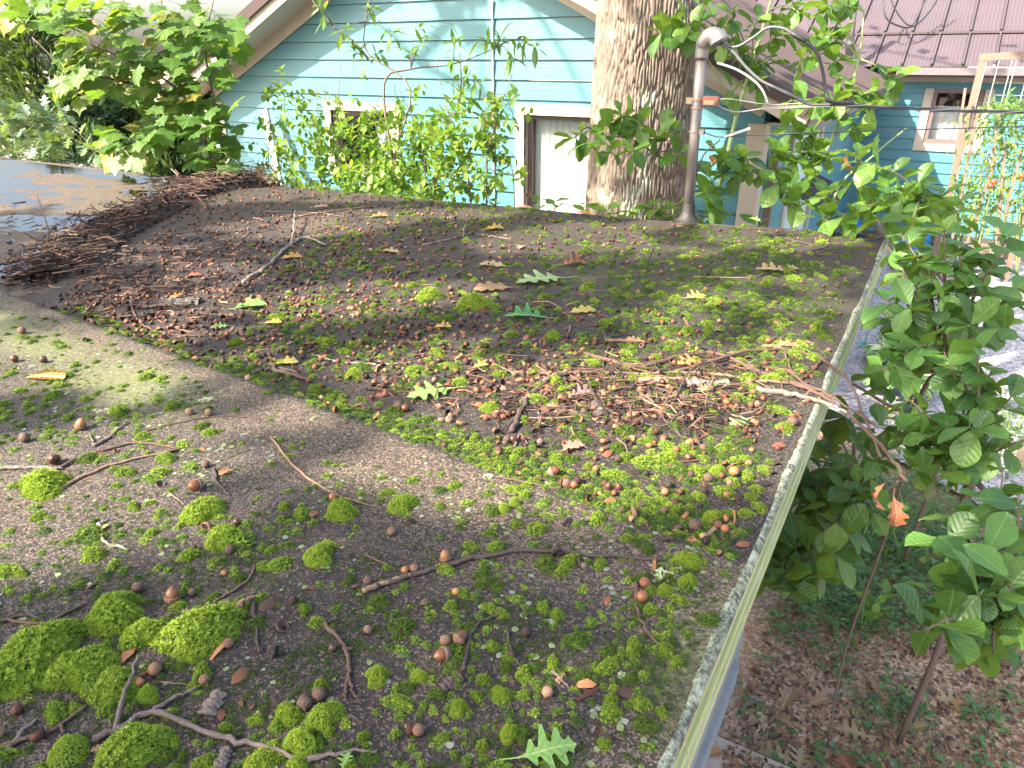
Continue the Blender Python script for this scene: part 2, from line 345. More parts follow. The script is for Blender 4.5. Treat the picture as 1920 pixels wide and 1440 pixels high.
def make_roof():
    us = np.unique(np.concatenate([np.linspace(-9.6, -3, 240), np.linspace(-3, EDGE_U, 190)])); nu = len(us); rv = np.clip(ridge_v(us), -1, 2.2)[None, :]
    t1, t2, t3 = (np.linspace(0, 1, k)[:, None] for k in (130, 14, 220)); V = np.concatenate([-1 + t1 * (rv + 1), rv + .001 + t2 * .15, rv + .155 + t3 * (far_v(us)[None, :] - rv - .155)]); ts = V[:, 0]
    U = np.tile(us, (len(V), 1)); Z = roof_z(U, V)
    P = np.stack([U, V, Z], -1).reshape(-1, 3)
    i, j = np.meshgrid(np.arange(nu - 1), np.arange(len(ts) - 1)); a = (j * nu + i).ravel(); Fq = np.stack([a, a + 1, a + nu + 1, a + nu], 1)
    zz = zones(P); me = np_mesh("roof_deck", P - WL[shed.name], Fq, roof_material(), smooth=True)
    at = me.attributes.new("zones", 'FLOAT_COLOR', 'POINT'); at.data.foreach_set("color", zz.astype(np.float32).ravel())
    o = link(bpy.data.objects.new("roof_deck", me), shed); WL[o.name] = WL[shed.name]
    # roof slab below the deck (far edge and underside)
    mb = MB(); felt = simple("roof_felt", (.06, .06, .055), .85, .4, 20)
    mb.box((-9.6, -1, 2.0), (EDGE_U - .02, 3.9, 2.045)); part("soffit", mb, simple("soffit_paint", (.55, .55, .52)), shed)
    mb = MB(); uu = np.linspace(-9.6, EDGE_U, 60); vv = far_v(uu); zt = roof_z(uu, vv)
    for k in range(59): mb.add([(uu[k], vv[k], zt[k]), (uu[k + 1], vv[k + 1], zt[k + 1]), (uu[k + 1], vv[k + 1] + .004, zt[k + 1] - .12), (uu[k], vv[k] + .004, zt[k] - .12)], [(0, 1, 2, 3)])
    part("rear_fascia", mb, felt, shed)
    # side fascia: stepped boards, algae green on old white paint
    m, nt, b, o2 = mat_new("fascia_algae"); p = wpos(nt); st = N(nt, "ShaderNodeMapping", ins={0: p, 3: (60, 3, 60)}).outputs[0]
    n1 = noise(nt, 1.0, 5, .7, st); n2 = noise(nt, 14, 5, .7, p)
    c = ramp(nt, n1, [(.3, (.25, .28, .10)), (.46, (.36, .40, .17)), (.58, (.50, .53, .33)), (.7, (.62, .63, .55))])
    c = mixc(nt, ramp(nt, n2, [(.35, (0, 0, 0)), (.8, (.8, .8, .8))]), c, (.38, .41, .13)); spk = math_(nt, 'GREATER_THAN', noise(nt, 130, 2, .5, p), .72); c = mixc(nt, spk, c, (.1, .1, .05))
    nt.links.new(c, b.inputs['Base Color']); b.inputs['Roughness'].default_value = .6; bump(nt, b, n1, .002)
    ys = np.linspace(-1, 4.2, 80); zs = roof_z(np.full(80, EDGE_U), ys)
    def strip(prof, name, mt, wob=0.0):
        mb = MB(); k = len(prof); V = []
        for y, z in zip(ys2, zs2):
            w = wob * (.022 * (fbm(y * 4 + 7, 3.3, 2) - .5) + .006 * (fbm(y * 70 + 7, 1.3, 3) - .5))
            for q, (du, dz) in enumerate(prof): V.append((EDGE_U + du - (w if q == 0 else 0), y, z + dz))
        f = [(a * k + c_, a * k + c_ + 1, (a + 1) * k + c_ + 1, (a + 1) * k + c_) for a in range(len(ys2) - 1) for c_ in range(k - 1)]
        mb.add(V, f); part(name, mb, mt, shed)
    ys2, zs2 = ys, zs
    strip([(0.0, -.014), (.010, -.014), (.010, -.046), (.004, -.046)], "fascia_board", m)
    strip([(.004, -.048), (.015, -.048), (.016, -.052), (.015, -.076), (.010, -.076)], "fascia_board", m)
    strip([(.010, -.078), (.019, -.078), (.0195, -.082), (.0185, -.104), (-.02, -.104)], "fascia_board", m)
    m2, nt, b, o2 = mat_new("drip_edge_crust"); p = wpos(nt); c = ramp(nt, mixc(nt, .55, noise(nt, 16, 4, .7, p), noise(nt, 110, 4, .7, p)), [(.42, (.05, .05, .045)), (.5, (.17, .19, .12)), (.6, (.34, .37, .29)), (.74, (.58, .6, .54))])
    nt.links.new(c, b.inputs['Base Color']); b.inputs['Roughness'].default_value = .7; bump(nt, b, noise(nt, 90, 4, .7, p), .006)
    ys2 = np.linspace(-1, 4.2, 700); zs2 = roof_z(np.full(700, EDGE_U), ys2)
    strip([(-.004, .0), (-.001, .0028), (.006, .001), (.0118, -.004), (.0118, -.013), (0, -.013)], "drip_edge", m2, 1.0)
    # wall below, corner board and sill plates
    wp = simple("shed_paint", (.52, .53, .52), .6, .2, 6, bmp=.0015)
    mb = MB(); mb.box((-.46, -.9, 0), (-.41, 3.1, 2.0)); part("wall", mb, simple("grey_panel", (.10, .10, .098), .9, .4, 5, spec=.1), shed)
    mb = MB(); mb.box((-9.4, 3.6, 0), (-.43, 3.66, 2.0)); part("wall", mb, wp, shed)
    pl = simple("weathered_trim", (.33, .315, .30), .65, .3, 9, bmp=.003)
    mb = MB(); mb.box((-.407, 2.99, .06), (-.375, 3.11, 1.99)); part("corner_board", mb, pl, shed)
    mb = MB(); mb.box((-.475, 3.103, .06), (-.408, 3.135, 1.99)); part("corner_board", mb, pl, shed)
    mb = MB(); mb.box((-.408, -.9, .27), (-.37, 2.98, .42)); part("sill_plate", mb, pl, shed)
    mb = MB(); mb.box((-.408, -.9, .04), (-.352, 2.98, .19)); part("sill_plate", mb, pl, shed)
    mb = MB(); mb.box((-.409, -.9, .19), (-.39, 2.98, .27)); part("sill_gap_strip", mb, simple("dark_gap", (.03, .03, .03)), shed)
make_roof()
def make_water():
    m = bpy.data.materials.new("pond_water"); m.use_nodes = True; nt = m.node_tree; nt.nodes.clear(); o = nt.nodes.new("ShaderNodeOutputMaterial")
    t = N(nt, "ShaderNodeBsdfTransparent", ins={0: (.72, .62, .48, 1)}); g = N(nt, "ShaderNodeBsdfGlossy", ins={'Roughness': .05, 'Color': (.60, .61, .66, 1)})
    bp = N(nt, "ShaderNodeBump", ins={'Strength': .15, 'Distance': .002, 'Height': noise(nt, 9, 2, .5, wpos(nt))}); nt.links.new(bp.outputs[0], g.inputs['Normal'])
    fr = N(nt, "ShaderNodeFresnel", ins={0: 1.36}); nt.links.new(bp.outputs[0], fr.inputs['Normal'])
    mx = N(nt, "ShaderNodeMixShader", ins={0: fr.outputs[0], 1: t.outputs[0], 2: g.outputs[0]}); nt.links.new(mx.outputs[0], o.inputs[0])
    us = np.linspace(-9.55, -3.2, 110); vs = np.linspace(1.2, 4.12, 60); V = []; 
    U, W = np.meshgrid(us, vs); Z = np.full_like(U, RZ - .1192)
    P = np.stack([U, W, Z], -1).reshape(-1, 3); nu = len(us)
    Fq = [(j * nu + i, j * nu + i + 1, (j + 1) * nu + i + 1, (j + 1) * nu + i) for j in range(len(vs) - 1) for i in range(nu - 1) if pond(U[j, i], W[j, i]) > -.1]
    me = np_mesh("rain_puddle_water", P, Fq, m); props(link(bpy.data.objects.new("rain_puddle_water", me)), kind='structure')
make_water()

# ------------------------------------------------------------------ the teal house with the gable, and its long wing
TEAL = (.048, .185, .225)
def teal_mat():
    m, nt, b, o = mat_new("teal_siding"); p = wpos(nt); r = N(nt, "ShaderNodeObjectInfo").outputs['Random']
    st = N(nt, "ShaderNodeMapping", ins={0: p, 3: (3, 3, 60)}).outputs[0]; gr = noise(nt, 1, 5, .65, st)
    c = mixc(nt, r, tuple(x * .93 for x in TEAL), tuple(x * 1.07 for x in TEAL)); c = mixc(nt, math_(nt, 'MULTIPLY', noise(nt, 3, 4, .6, p), .25), c, (.12, .25, .26))
    nt.links.new(c, b.inputs['Base Color']); b.inputs['Roughness'].default_value = .48; bump(nt, b, gr, .0025); return m
M_TEAL = teal_mat(); M_CREAM = simple("cream_trim", (.40, .35, .285), .5, .08, 5, bmp=.0006); M_BROWN = simple("brown_frame", (.15, .105, .095), .5, .15, 8)
M_SOF = simple("soffit_cream", (.45, .43, .39), .55, .06)
M_ROOF = simple("brown_metal_roof", (.058, .041, .040), .6, .15, 1.5, spec=.25)
M_ROOF2 = simple("mauve_metal_roof", (.075, .058, .066), .65, .2, 1.2, spec=.2)
def cloth():
    m, nt, b, o = mat_new("curtain_cloth"); b.inputs['Base Color'].default_value = (.62, .61, .60, 1); b.inputs['Roughness'].default_value = .8; return m
M_CURT = cloth()
def glassm():
    m = bpy.data.materials.new("window_glass"); m.use_nodes = True; nt = m.node_tree; nt.nodes.clear(); o = nt.nodes.new("ShaderNodeOutputMaterial")
    t = N(nt, "ShaderNodeBsdfTransparent", ins={0: (.93, .95, .95, 1)}); g = N(nt, "ShaderNodeBsdfGlossy", ins={'Roughness': .01}); fr = N(nt, "ShaderNodeMath", operation='MULTIPLY_ADD', ins={0: math_(nt, 'POWER', N(nt, "ShaderNodeLayerWeight", ins={0: .5}).outputs['Facing'], 4.0), 1: .8, 2: .04})
    mx = N(nt, "ShaderNodeMixShader", ins={0: fr.outputs[0], 1: t.outputs[0], 2: g.outputs[0]}); nt.links.new(mx.outputs[0], o.inputs[0]); return m
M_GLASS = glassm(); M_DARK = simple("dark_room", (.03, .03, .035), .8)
def curtain(mb, x0, x1, y, z0, z1, amp=.02, per=.09):
    n = 60; xs = np.linspace(x0, x1, n); yy = y + amp * np.sin(xs / per * 6.28 + 1.5 * np.sin(xs * 5)) * (.6 + .4 * np.sin(xs * 9))
    V = [(x, q, z0) for x, q in zip(xs, yy)] + [(x, q, z1) for x, q in zip(xs, yy)]; mb.add(V, [(i, i + 1, n + i + 1, n + i) for i in range(n - 1)])
def boards(root, face, xmin, xmax, z0, z1, axis, pos, holes, clipf=None, expo=.18, joints=(), sgn=-1):
    """lap siding, one mesh per board; axis 'x': wall plane y=pos facing -y; axis 'y': wall plane x=pos facing +x"""
    z = z0; k = 0
    while z < z1:
        zt = z + expo; a, b = xmin, xmax
        spans = [(a, b)]
        for hx0, hx1, hz0, hz1 in holes:
            if zt > hz0 + .005 and z < hz1 - .005: spans = [q for s0, s1 in spans for q in ((s0, min(s1, hx0)), (max(s0, hx1), s1)) if q[1] - q[0] > .02]
        if joints: 
            j = joints[k % len(joints)]
            spans = [q for s0, s1 in spans for q in (((s0, j - .001), (j + .001, s1)) if s0 + .2 < j < s1 - .2 else ((s0, s1),))]
        for s0, s1 in spans:
            c0, c1 = (s0, s1), (s0, s1)
            if clipf:
                l0, r0 = clipf(z); l1, r1 = clipf(zt)
                if l0 >= r0 - .05: continue
                c0 = (max(s0, l0), min(s1, r0)); c1 = (max(s0, l1), min(s1, r1)) if l1 < r1 else ((l0 + r0) / 2 - .01, (l0 + r0) / 2 + .01)
                if c0[1] - c0[0] < .03: continue
                if c1[1] < c1[0]: c1 = (c0[0], c0[0] + .005) if c0[0] < 0 and abs(c0[0] - s0) < .02 else (c0[1] - .005, c0[1])
            lo, hi, bk = .024, .004, -.02; g = .005
            if axis == 'x': V = [(c0[0], pos - bk, z + g), (c0[1], pos - bk, z + g), (c0[1], pos - lo, z + g), (c0[0], pos - lo, z + g), (c1[0], pos - bk, zt), (c1[1], pos - bk, zt), (c1[1], pos - hi, zt), (c1[0], pos - hi, zt)]
            else: V = [(pos + bk, c0[0], z + g), (pos + bk, c0[1], z + g), (pos + lo, c0[1], z + g), (pos + lo, c0[0], z + g), (pos + bk, c1[0], zt), (pos + bk, c1[1], zt), (pos + hi, c1[1], zt), (pos + hi, c1[0], zt)]
            mb = MB(); mb.hexa(V); part("siding_board", mb, M_TEAL, root)
        for hx0, hx1, hz0, hz1 in holes:     # notched pieces above and below an opening
            for za, zb_ in ((max(z, hz1), zt), (z, min(zt, hz0))):
                if za < zb_ - .01 and ((z < hz1 < zt and za >= hz1) or (z < hz0 < zt and zb_ <= hz0)) and axis == 'x':
                    q = lambda t: lo_ + (hi_ - lo_) * (t - z) / expo
                    lo_, hi_ = .024, .004; mb = MB(); mb.hexa([(hx0, pos + .02, za), (hx1, pos + .02, za), (hx1, pos - q(za), za), (hx0, pos - q(za), za), (hx0, pos + .02, zb_), (hx1, pos + .02, zb_), (hx1, pos - q(zb_), zb_), (hx0, pos - q(zb_), zb_)]); part("siding_board", mb, M_TEAL, root)
        z = zt; k += 1
W1V = 6.6
house = thing("gable_house", (-4.77, 10, 0), "teal house with cream trimmed gable end behind the big oak trunk", "house")
EH, SL, HL, HR = 2.75, .48, -8.2, -1.34; APEX_U = (HL + HR) / 2; APEX_Z = EH + SL * (HR - HL) / 2
def gclip(z):
    if z <= EH: return (HL, HR)
    k = (z - EH) / SL; return (HL + k, HR - k)
def wallpt(px, py, v=W1V): q = on_v(px, py, v); return q[0], q[2]
w1 = (wallpt(622, 205)[0], wallpt(735, 205)[0], wallpt(660, 318)[1], wallpt(660, 207)[1])
w2 = (wallpt(985, 215)[0], wallpt(1112, 215)[0], .35, wallpt(1020, 216)[1])
boards(house, 'f', HL, HR, .34, APEX_Z - .02, 'x', W1V, [w1, w2], gclip, .18, (-5.9, -3.72, -6.9, -2.8, -4.6))
def make_house():
    T = .1
    def win(x0, x1, z0, z1, sill=True, lite=(.0,)):
        f = MB(); y0, y1 = W1V - .032, W1V + .01
        f.box((x0 - T, y0, z0 - .0), (x0, y1, z1)); f.box((x1, y0, z0), (x1 + T, y1, z1)); f.box((x0 - T, y0 - .004, z1), (x1 + T, y1, z1 + T))
        if sill: f.box((x0 - T - .02, y0 - .03, z0 - .06), (x1 + T + .02, y1, z0))
        # reveals
        f.box((x0 - .012, y1, z0), (x0 + .002, W1V + .12, z1)); f.box((x1 - .002, y1, z0), (x1 + .012, W1V + .12, z1)); f.box((x0, y1, z1 - .002), (x1, W1V + .12, z1 + .012))
        w = part("window", f, M_CREAM, house)
        b = MB(); fy0, fy1 = W1V + .06, W1V + .1; q = .055
        b.box((x0, fy0, z0), (x0 + q, fy1, z1)); b.box((x1 - q, fy0, z0), (x1, fy1, z1)); b.box((x0 + q, fy0, z1 - q * .8), (x1 - q, fy1, z1)); b.box((x0 + q, fy0, z0), (x1 - q, fy1, z0 + q * .8))
        part("frame", b, M_BROWN, w)
        g = MB(); g.box((x0 + q, W1V + .08, z0 + q * .8), (x1 - q, W1V + .084, z1 - q * .8)); part("pane", g, M_GLASS, w)
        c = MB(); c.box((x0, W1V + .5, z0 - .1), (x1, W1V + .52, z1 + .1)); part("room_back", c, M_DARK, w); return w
    w = win(*w1); c = MB(); curtain(c, w1[0] + .5, w1[1], W1V + .16, w1[2], w1[3] - .1); part("curtain", c, simple("grey_curtain", (.35, .37, .42), .8), w)
    w = win(*w2, sill=False); c = MB(); curtain(c, w2[0] + .04, w2[1] - .05, W1V + .14, w2[2], w2[3] - .03, .012, .07); part("curtain", c, M_CURT, w)
    # frieze boards, rake boards, soffit
    def rake(sg):
        e = HR if sg > 0 else HL; apex = np.array([APEX_U, 0, APEX_Z]); ev = np.array([e + sg * .4, 0, EH - SL * .4]); ct = math.cos(math.atan(SL))
        mb = MB(); mb.beam(apex + (0, W1V - .03, -.08), np.array([e, W1V - .03, EH - .08]), .03, .14); part("frieze_board", mb, M_CREAM, house)
        mb = MB(); mb.beam(apex + (0, W1V - .4, .06), ev + (0, W1V - .4, .06), .035, .17); part("rake_board", mb, M_CREAM, house)
        mb = MB(); a, b = apex + (0, W1V, .0), ev + (0, W1V, .0)
        mb.hexa([a + (0, -.38, -.012), a + (0, .02, -.012), b + (0, .02, -.012), b + (0, -.38, -.012), a + (0, -.38, .02), a + (0, .02, .02), b + (0, .02, .02), b + (0, -.38, .02)]); part("soffit", mb, M_SOF, house)
        mb = MB(); mb.box((e - sg * .02, W1V + .03, EH - .21), (ev[0], 14.9, EH - .19)); part("eave_soffit", mb, M_SOF, house)
        mb = MB(); mb.beam((ev[0] + sg * .0, W1V - .38, ev[2] + .03), (ev[0], 14.6, ev[2] + .03), .03, .15); part("eave_fascia", mb, M_BROWN, house)
        # ribbed roof panels, ribs run down the slope
        y = W1V - .43; n = 0
        while y < 17:
            w_ = .92; V = []; prof = []
            for k in range(4):
                b0 = k * w_ / 4; prof += [(b0, .0), (b0 + .13, 0), (b0 + .15, .022), (b0 + .185, .022), (b0 + .205, 0)]
            prof += [(w_ - .004, 0)]
            up = np.array([APEX_U, APEX_Z + .12]); dn = np.array([e + sg * .44, EH - SL * .44 + .12])
            for x, z in (up, dn):
                for t, h in prof: V.append((x, y + t, z + h))
            m = len(prof); mb = MB(); mb.add(V, [(i, i + 1, m + i + 1, m + i) for i in range(m - 1)]); part("roof_panel", mb, M_ROOF, house); y += w_; n += 1
        if sg > 0: mb = MB(); mb.beam(ev + (.0, W1V - .445, .14), apex + (0, W1V - .445, .14), .02, .11); part("rake_trim", mb, M_ROOF, house)
        else: mb = MB(); mb.beam(ev + (.0, W1V - .445, .14), apex + (0, W1V - .445, .14), .02, .11); part("rake_trim", mb, M_ROOF, house)
    rake(1); rake(-1)
    mb = MB(); mb.tube([(APEX_U, W1V - .44, APEX_Z + .15), (APEX_U, 17, APEX_Z + .15)], .08); part("ridge_cap", mb, M_ROOF, house)
    # corner boards, east side wall, foundation
    mb = MB(); mb.box((HR - .13, W1V - .035, .3), (HR + .03, W1V - .003, EH - .2)); part("corner_board", mb, M_CREAM, house)
    mb = MB(); mb.box((HR - .003, W1V - .002, .3), (HR + .03, W1V + .14, EH - .2)); part("corner_board", mb, M_CREAM, house)
    mb = MB(); mb.box((HL - .03, W1V - .035, .3), (HL + .13, W1V - .003, EH - .2)); part("corner_board", mb, M_CREAM, house)
    mb = MB(); mb.box((HL + .02, W1V + .02, 0), (HR - .04, 14.9, .33)); part("foundation", mb, simple("block_foundation", (.42, .41, .4), .85, .2, 8, bmp=.004), house)
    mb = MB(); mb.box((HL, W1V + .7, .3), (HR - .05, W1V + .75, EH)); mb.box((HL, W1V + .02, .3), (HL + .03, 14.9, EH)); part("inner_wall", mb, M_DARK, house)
    mb = MB(); x, _ = wallpt(785, 350); mb.box((x - .16, W1V - .03, .52), (x + .16, W1V + .0, .80))
    v_ = part("foundation_vent", mb, simple("vent_metal", (.42, .42, .42), .4, .1), house)
    for k in range(8):
        mb = MB(); mb.hexa([(x - .15, W1V - .05, .535 + k * .033), (x + .15, W1V - .05, .535 + k * .033), (x + .15, W1V - .031, .545 + k * .033), (x - .15, W1V - .031, .545 + k * .033), (x - .15, W1V - .05, .54 + k * .033), (x + .15, W1V - .05, .54 + k * .033), (x + .15, W1V - .031, .553 + k * .033), (x - .15, W1V - .031, .553 + k * .033)])
        part("slat", mb, simple("vent_slat", (.6, .6, .58), .4, .1) if k == 0 else bpy.data.materials["vent_slat"], v_)
    x, z = wallpt(926, 0); mb = MB(); mb.tube([(x, W1V - .03, z), (x, W1V - .03, 1.0)], .011, 8); part("conduit", mb, simple("grey_conduit", (.42, .47, .48), .4), house)
    mb = MB(); mb.box((HR + .04, 6.85, .1), (HR + .11, 6.94, EH - .45)); part("downspout", mb, M_BROWN, house)
    # side door bay: cream casing and small ribbed canopy
    for a, b in ((8.0, 8.16), (9.9, 10.06)):
        mb = MB(); mb.box((HR - .003, a, .3), (HR + .035, b, 2.35)); part("casing", mb, M_CREAM, house)
    mb = MB(); mb.box((HR - .003, 8.0, 2.35), (HR + .036, 10.06, 2.5)); part("casing", mb, M_CREAM, house)
    mb = MB(); mb.box((HR - .03, 8.16, .3), (HR - .006, 9.9, 2.35)); part("side_door", mb, simple("pale_door", (.55, .68, .70), .4), house)
    for k in range(9):
        mb = MB(); y = 8.3 + k * .19; mb.hexa([(HR + .04, y, 1.72), (HR + .45, y, 1.55), (HR + .45, y + .15, 1.55), (HR + .04, y + .15, 1.72), (HR + .04, y, 1.735), (HR + .45, y, 1.565), (HR + .45, y + .15, 1.565), (HR + .04, y + .15, 1.735)]); part("canopy_slat", mb, M_ROOF, house)
make_house()
boards(house, 'e', W1V + .14, 15, .34, EH - .2, 'y', HR, [(8.0, 10.06, .3, 2.5)], None, .18)

V2 = 15.0
wing = thing("house_wing", (4, 17, 0), "long teal wing with mauve standing seam roof and curtained window", "house")
ZE2 = on_v(1800, 152, V2)[2]
wa, wb = wallpt(1742, 285, V2), wallpt(1832, 272, V2)
win2 = (on_v(1750, 165, V2)[0] + .02, on_v(1850, 165, V2)[0], on_v(1740, 268, V2)[2], on_v(1760, 166, V2)[2])
boards(wing, 'f', HR + .02, 9.0, .1, ZE2 - .02, 'x', V2, [win2], None, .185, (1.0, 4.4, 2.2))
def make_wing():
    x0, x1, z0, z1 = win2; T = .13
    f = MB(); f.box((x0 - T, V2 - .035, z0 - T), (x0, V2 + .01, z1 + .0)); f.box((x1, V2 - .035, z0 - T), (x1 + T, V2 + .01, z1)); f.box((x0, V2 - .035, z0 - T), (x1, V2 + .01, z0))
    w = part("window", f, M_CREAM, wing)
    b = MB(); q = .07; b.box((x0, V2 - .01, z0), (x0 + q, V2 + .06, z1)); b.box((x1 - q, V2 - .01, z0), (x1, V2 + .06, z1)); b.box((x0 + q, V2 - .01, z1 - q), (x1 - q, V2 + .06, z1)); b.box((x0 + q, V2 - .01, z0), (x1 - q, V2 + .06, z0 + q)); b.box(((x0 + x1) / 2 + .25, V2 - .012, z0 + q), ((x0 + x1) / 2 + .3, V2 + .05, z1 - q))
    part("frame", b, M_BROWN, w)
    g = MB(); g.box((x0 + q, V2 + .03, z0 + q), (x1 - q, V2 + .034, z1 - q)); part("pane", g, M_GLASS, w)
    c = MB(); curtain(c, x0, x1, V2 + .16, z0, z1 - .28, .025, .14); part("curtain", c, simple("sheer_curtain", (.45, .46, .46), .8), w)
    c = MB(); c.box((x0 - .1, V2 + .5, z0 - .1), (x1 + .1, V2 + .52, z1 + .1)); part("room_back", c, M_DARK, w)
    mb = MB(); mb.box((HR + .02, V2 - .04, ZE2 - .02), (9, V2 - .002, ZE2 + .1)); part("frieze_board", mb, M_CREAM, wing)
    mb = MB(); mb.box((HR + .5, V2 - .42, ZE2 + .1), (9.2, V2, ZE2 + .115)); part("soffit", mb, M_BROWN, wing)
    mb = MB(); mb.box((HR + .42, V2 - .45, ZE2 + .06), (9.2, V2 - .425, ZE2 + .2)); part("fascia", mb, M_BROWN, wing)
    mb = MB(); mb.box((HR + .45, V2 - .56, ZE2 + .10), (9.2, V2 - .452, ZE2 + .21)); part("gutter", mb, simple("gutter_grey", (.14, .12, .13), .35), wing)
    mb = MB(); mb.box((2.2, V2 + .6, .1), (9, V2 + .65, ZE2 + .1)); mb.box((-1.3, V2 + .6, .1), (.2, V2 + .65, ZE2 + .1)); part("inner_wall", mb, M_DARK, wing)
    yb = V2 - .5; zb = ZE2 + .22
    for tier, (t0, t1, dz) in enumerate(((0, .98, 0), (1.0, 3.0, .02))):
        k = 0; x = -4.4
        while x < 9.2:
            s = .5; a = np.array([x, yb + t0, zb + s * t0 + dz]); b = np.array([x, yb + t1, zb + s * t1 + dz]); w_ = .44
            mb = MB(); V = []
            prof = [(0.004, 0), (.004, .05), (.03, .05), (.03, 0)] + [(.05 + .055 * j + o_, h_) for j in range(7) for o_, h_ in ((0, 0), (.027, .006))] + [(w_, 0)]
            for p_ in (a, b):
                for dx, h in prof: V.append((p_[0] + dx, p_[1], p_[2] + h))
            m = len(prof); mb.add(V, [(i, i + 1, m + i + 1, m + i) for i in range(m - 1)]); part("roof_panel", mb, M_ROOF2, wing); x += w_
        if tier == 0: mb = MB(); mb.beam((-4.4, yb + 1.0, zb + .5 + .03), (9.2, yb + 1.0, zb + .53), .07, .035); part("roof_flashing", mb, M_ROOF2, wing)
    mb = MB(); mb.beam((-4.4, yb + 3.02, zb + 1.55), (9.2, yb + 3.02, zb + 1.55), .25, .06); part("ridge_cap", mb, M_ROOF2, wing)
    mb = MB(); mb.add([(-4.4, yb + 3.05, zb + 1.5), (9.2, yb + 3.05, zb + 1.5), (9.2, yb + 6, zb), (-4.4, yb + 6, zb)], [(0, 1, 2, 3)]); part("rear_roof", mb, M_ROOF2, wing)
make_wing()
# pale house far behind the wing: only a strip shows above the ridge
def far_house():
    a = thing("neighbour_house", (8, 30, 0), "pale distant house showing as a strip above the mauve roof ridge", "house")
    mb = MB(); p0 = on_v(1845, 8, 30); p1 = on_v(2100, 8, 30)
    mb.box((p0[0], 30, 0), (p1[0] + 4, 36, 6.2)); part("wall", mb, simple("pale_siding", (.5, .5, .46), .6), a)
    mb = MB(); mb.add([(p0[0] - .4, 29.4, 6.1), (p1[0] + 5, 29.4, 6.1), (p1[0] + 5, 33, 8.4), (p0[0] - .4, 33, 8.4)], [(0, 1, 2, 3)]); part("roof", mb, M_ROOF, a)
    for k in range(3):
        x = p0[0] + .5 + k * 2.0; mb = MB(); mb.box((x, 29.95, 3.2), (x + 1.3, 30.02, 5.2)); w = part("window", mb, simple("far_trim", (.8, .8, .78)) if k == 0 else bpy.data.materials["far_trim"], a)
        mb = MB(); mb.box((x + .12, 29.93, 3.3), (x + 1.18, 29.948, 5.1)); part("pane", mb, M_DARK, w)
far_house()
# ------------------------------------------------------------------ leaf shapes (base at the origin, tip along +X, face up +Z)
def blade(prof, fold=.12, droop=.15, pet=.12, wav=0.0):
    """strip leaf from (x, halfwidth) pairs"""
    mb = MB(); V = []; uv = []; n = len(prof)
    for i, (x, w) in enumerate(prof):
        zc = -droop * x * x
        for sy in (-1, 0, 1):
            V.append((x, sy * w, zc + (fold * w if sy else 0) + (wav * math.sin(i * 2.3 + sy) if sy else 0))); uv.append((x, sy * w))
    f = []
    for i in range(n - 1):
        for c in (0, 1): f.append((i * 3 + c, (i + 1) * 3 + c, (i + 1) * 3 + c + 1, i * 3 + c + 1))
    mb.add(V, f, uv=uv)
    if pet: mb.add([(-pet, -.008, .02), (-pet, .008, .02), (0.02, .010, .002), (.02, -.010, .002)], [(0, 3, 2, 1)], uv=[(-1, 0)] * 4)
    return mb
OBOV = [(0, .004), (.1, .09), (.25, .19), (.42, .30), (.6, .35), (.76, .31), (.9, .18), (1, .004)]
LANC = [(0, .004), (.12, .07), (.3, .13), (.5, .145), (.7, .11), (.88, .05), (1, .003)]
ELLI = [(0, .004), (.15, .17), (.38, .30), (.6, .30), (.82, .18), (1, .004)]
OAK = [(0, .012), (.10, .03), (.16, .055), (.23, .24), (.275, .23), (.31, .09), (.36, .075), (.44, .40), (.49, .40), (.53, .13), (.58, .095), (.67, .34), (.73, .32), (.76, .13), (.82, .10), (.89, .16), (.92, .08), (1, .003)]
OAK2 = [(0, .012), (.10, .06), (.18, .20), (.26, .23), (.31, .15), (.4, .17), (.48, .33), (.56, .32), (.61, .19), (.66, .19), (.75, .29), (.82, .25), (.87, .16), (.94, .11), (1, .003)]
MAPLE = [(0, 0), (-.05, .18), (-.12, .38), (.05, .36), (.12, .44), (.18, .62), (.28, .52), (.42, .60), (.48, .46), (.50, .34), (.66, .36), (.72, .24), (.80, .12), (1, 0)]
def maple_mb(cup=.18):
    mb = MB(); o = MAPLE + [(x, -y) for x, y in MAPLE[-2:0:-1]]; c = (.26, 0)
    V = [(c[0], c[1], 0)] + [(x, y, -cup * ((x - .26) ** 2 + y * y) + .03 * math.sin(x * 9 + y * 7)) for x, y in o]; n = len(o)
    mb.add(V, [(0, 1 + i, 1 + (i + 1) % n) for i in range(n)], uv=[(v[0], v[1]) for v in V])
    mb.add([(-.45, -.008, -.05), (-.45, .008, -.05), (0.02, .010, -.01), (.02, -.010, -.01)], [(0, 3, 2, 1)], uv=[(-1, 0)] * 4); return mb
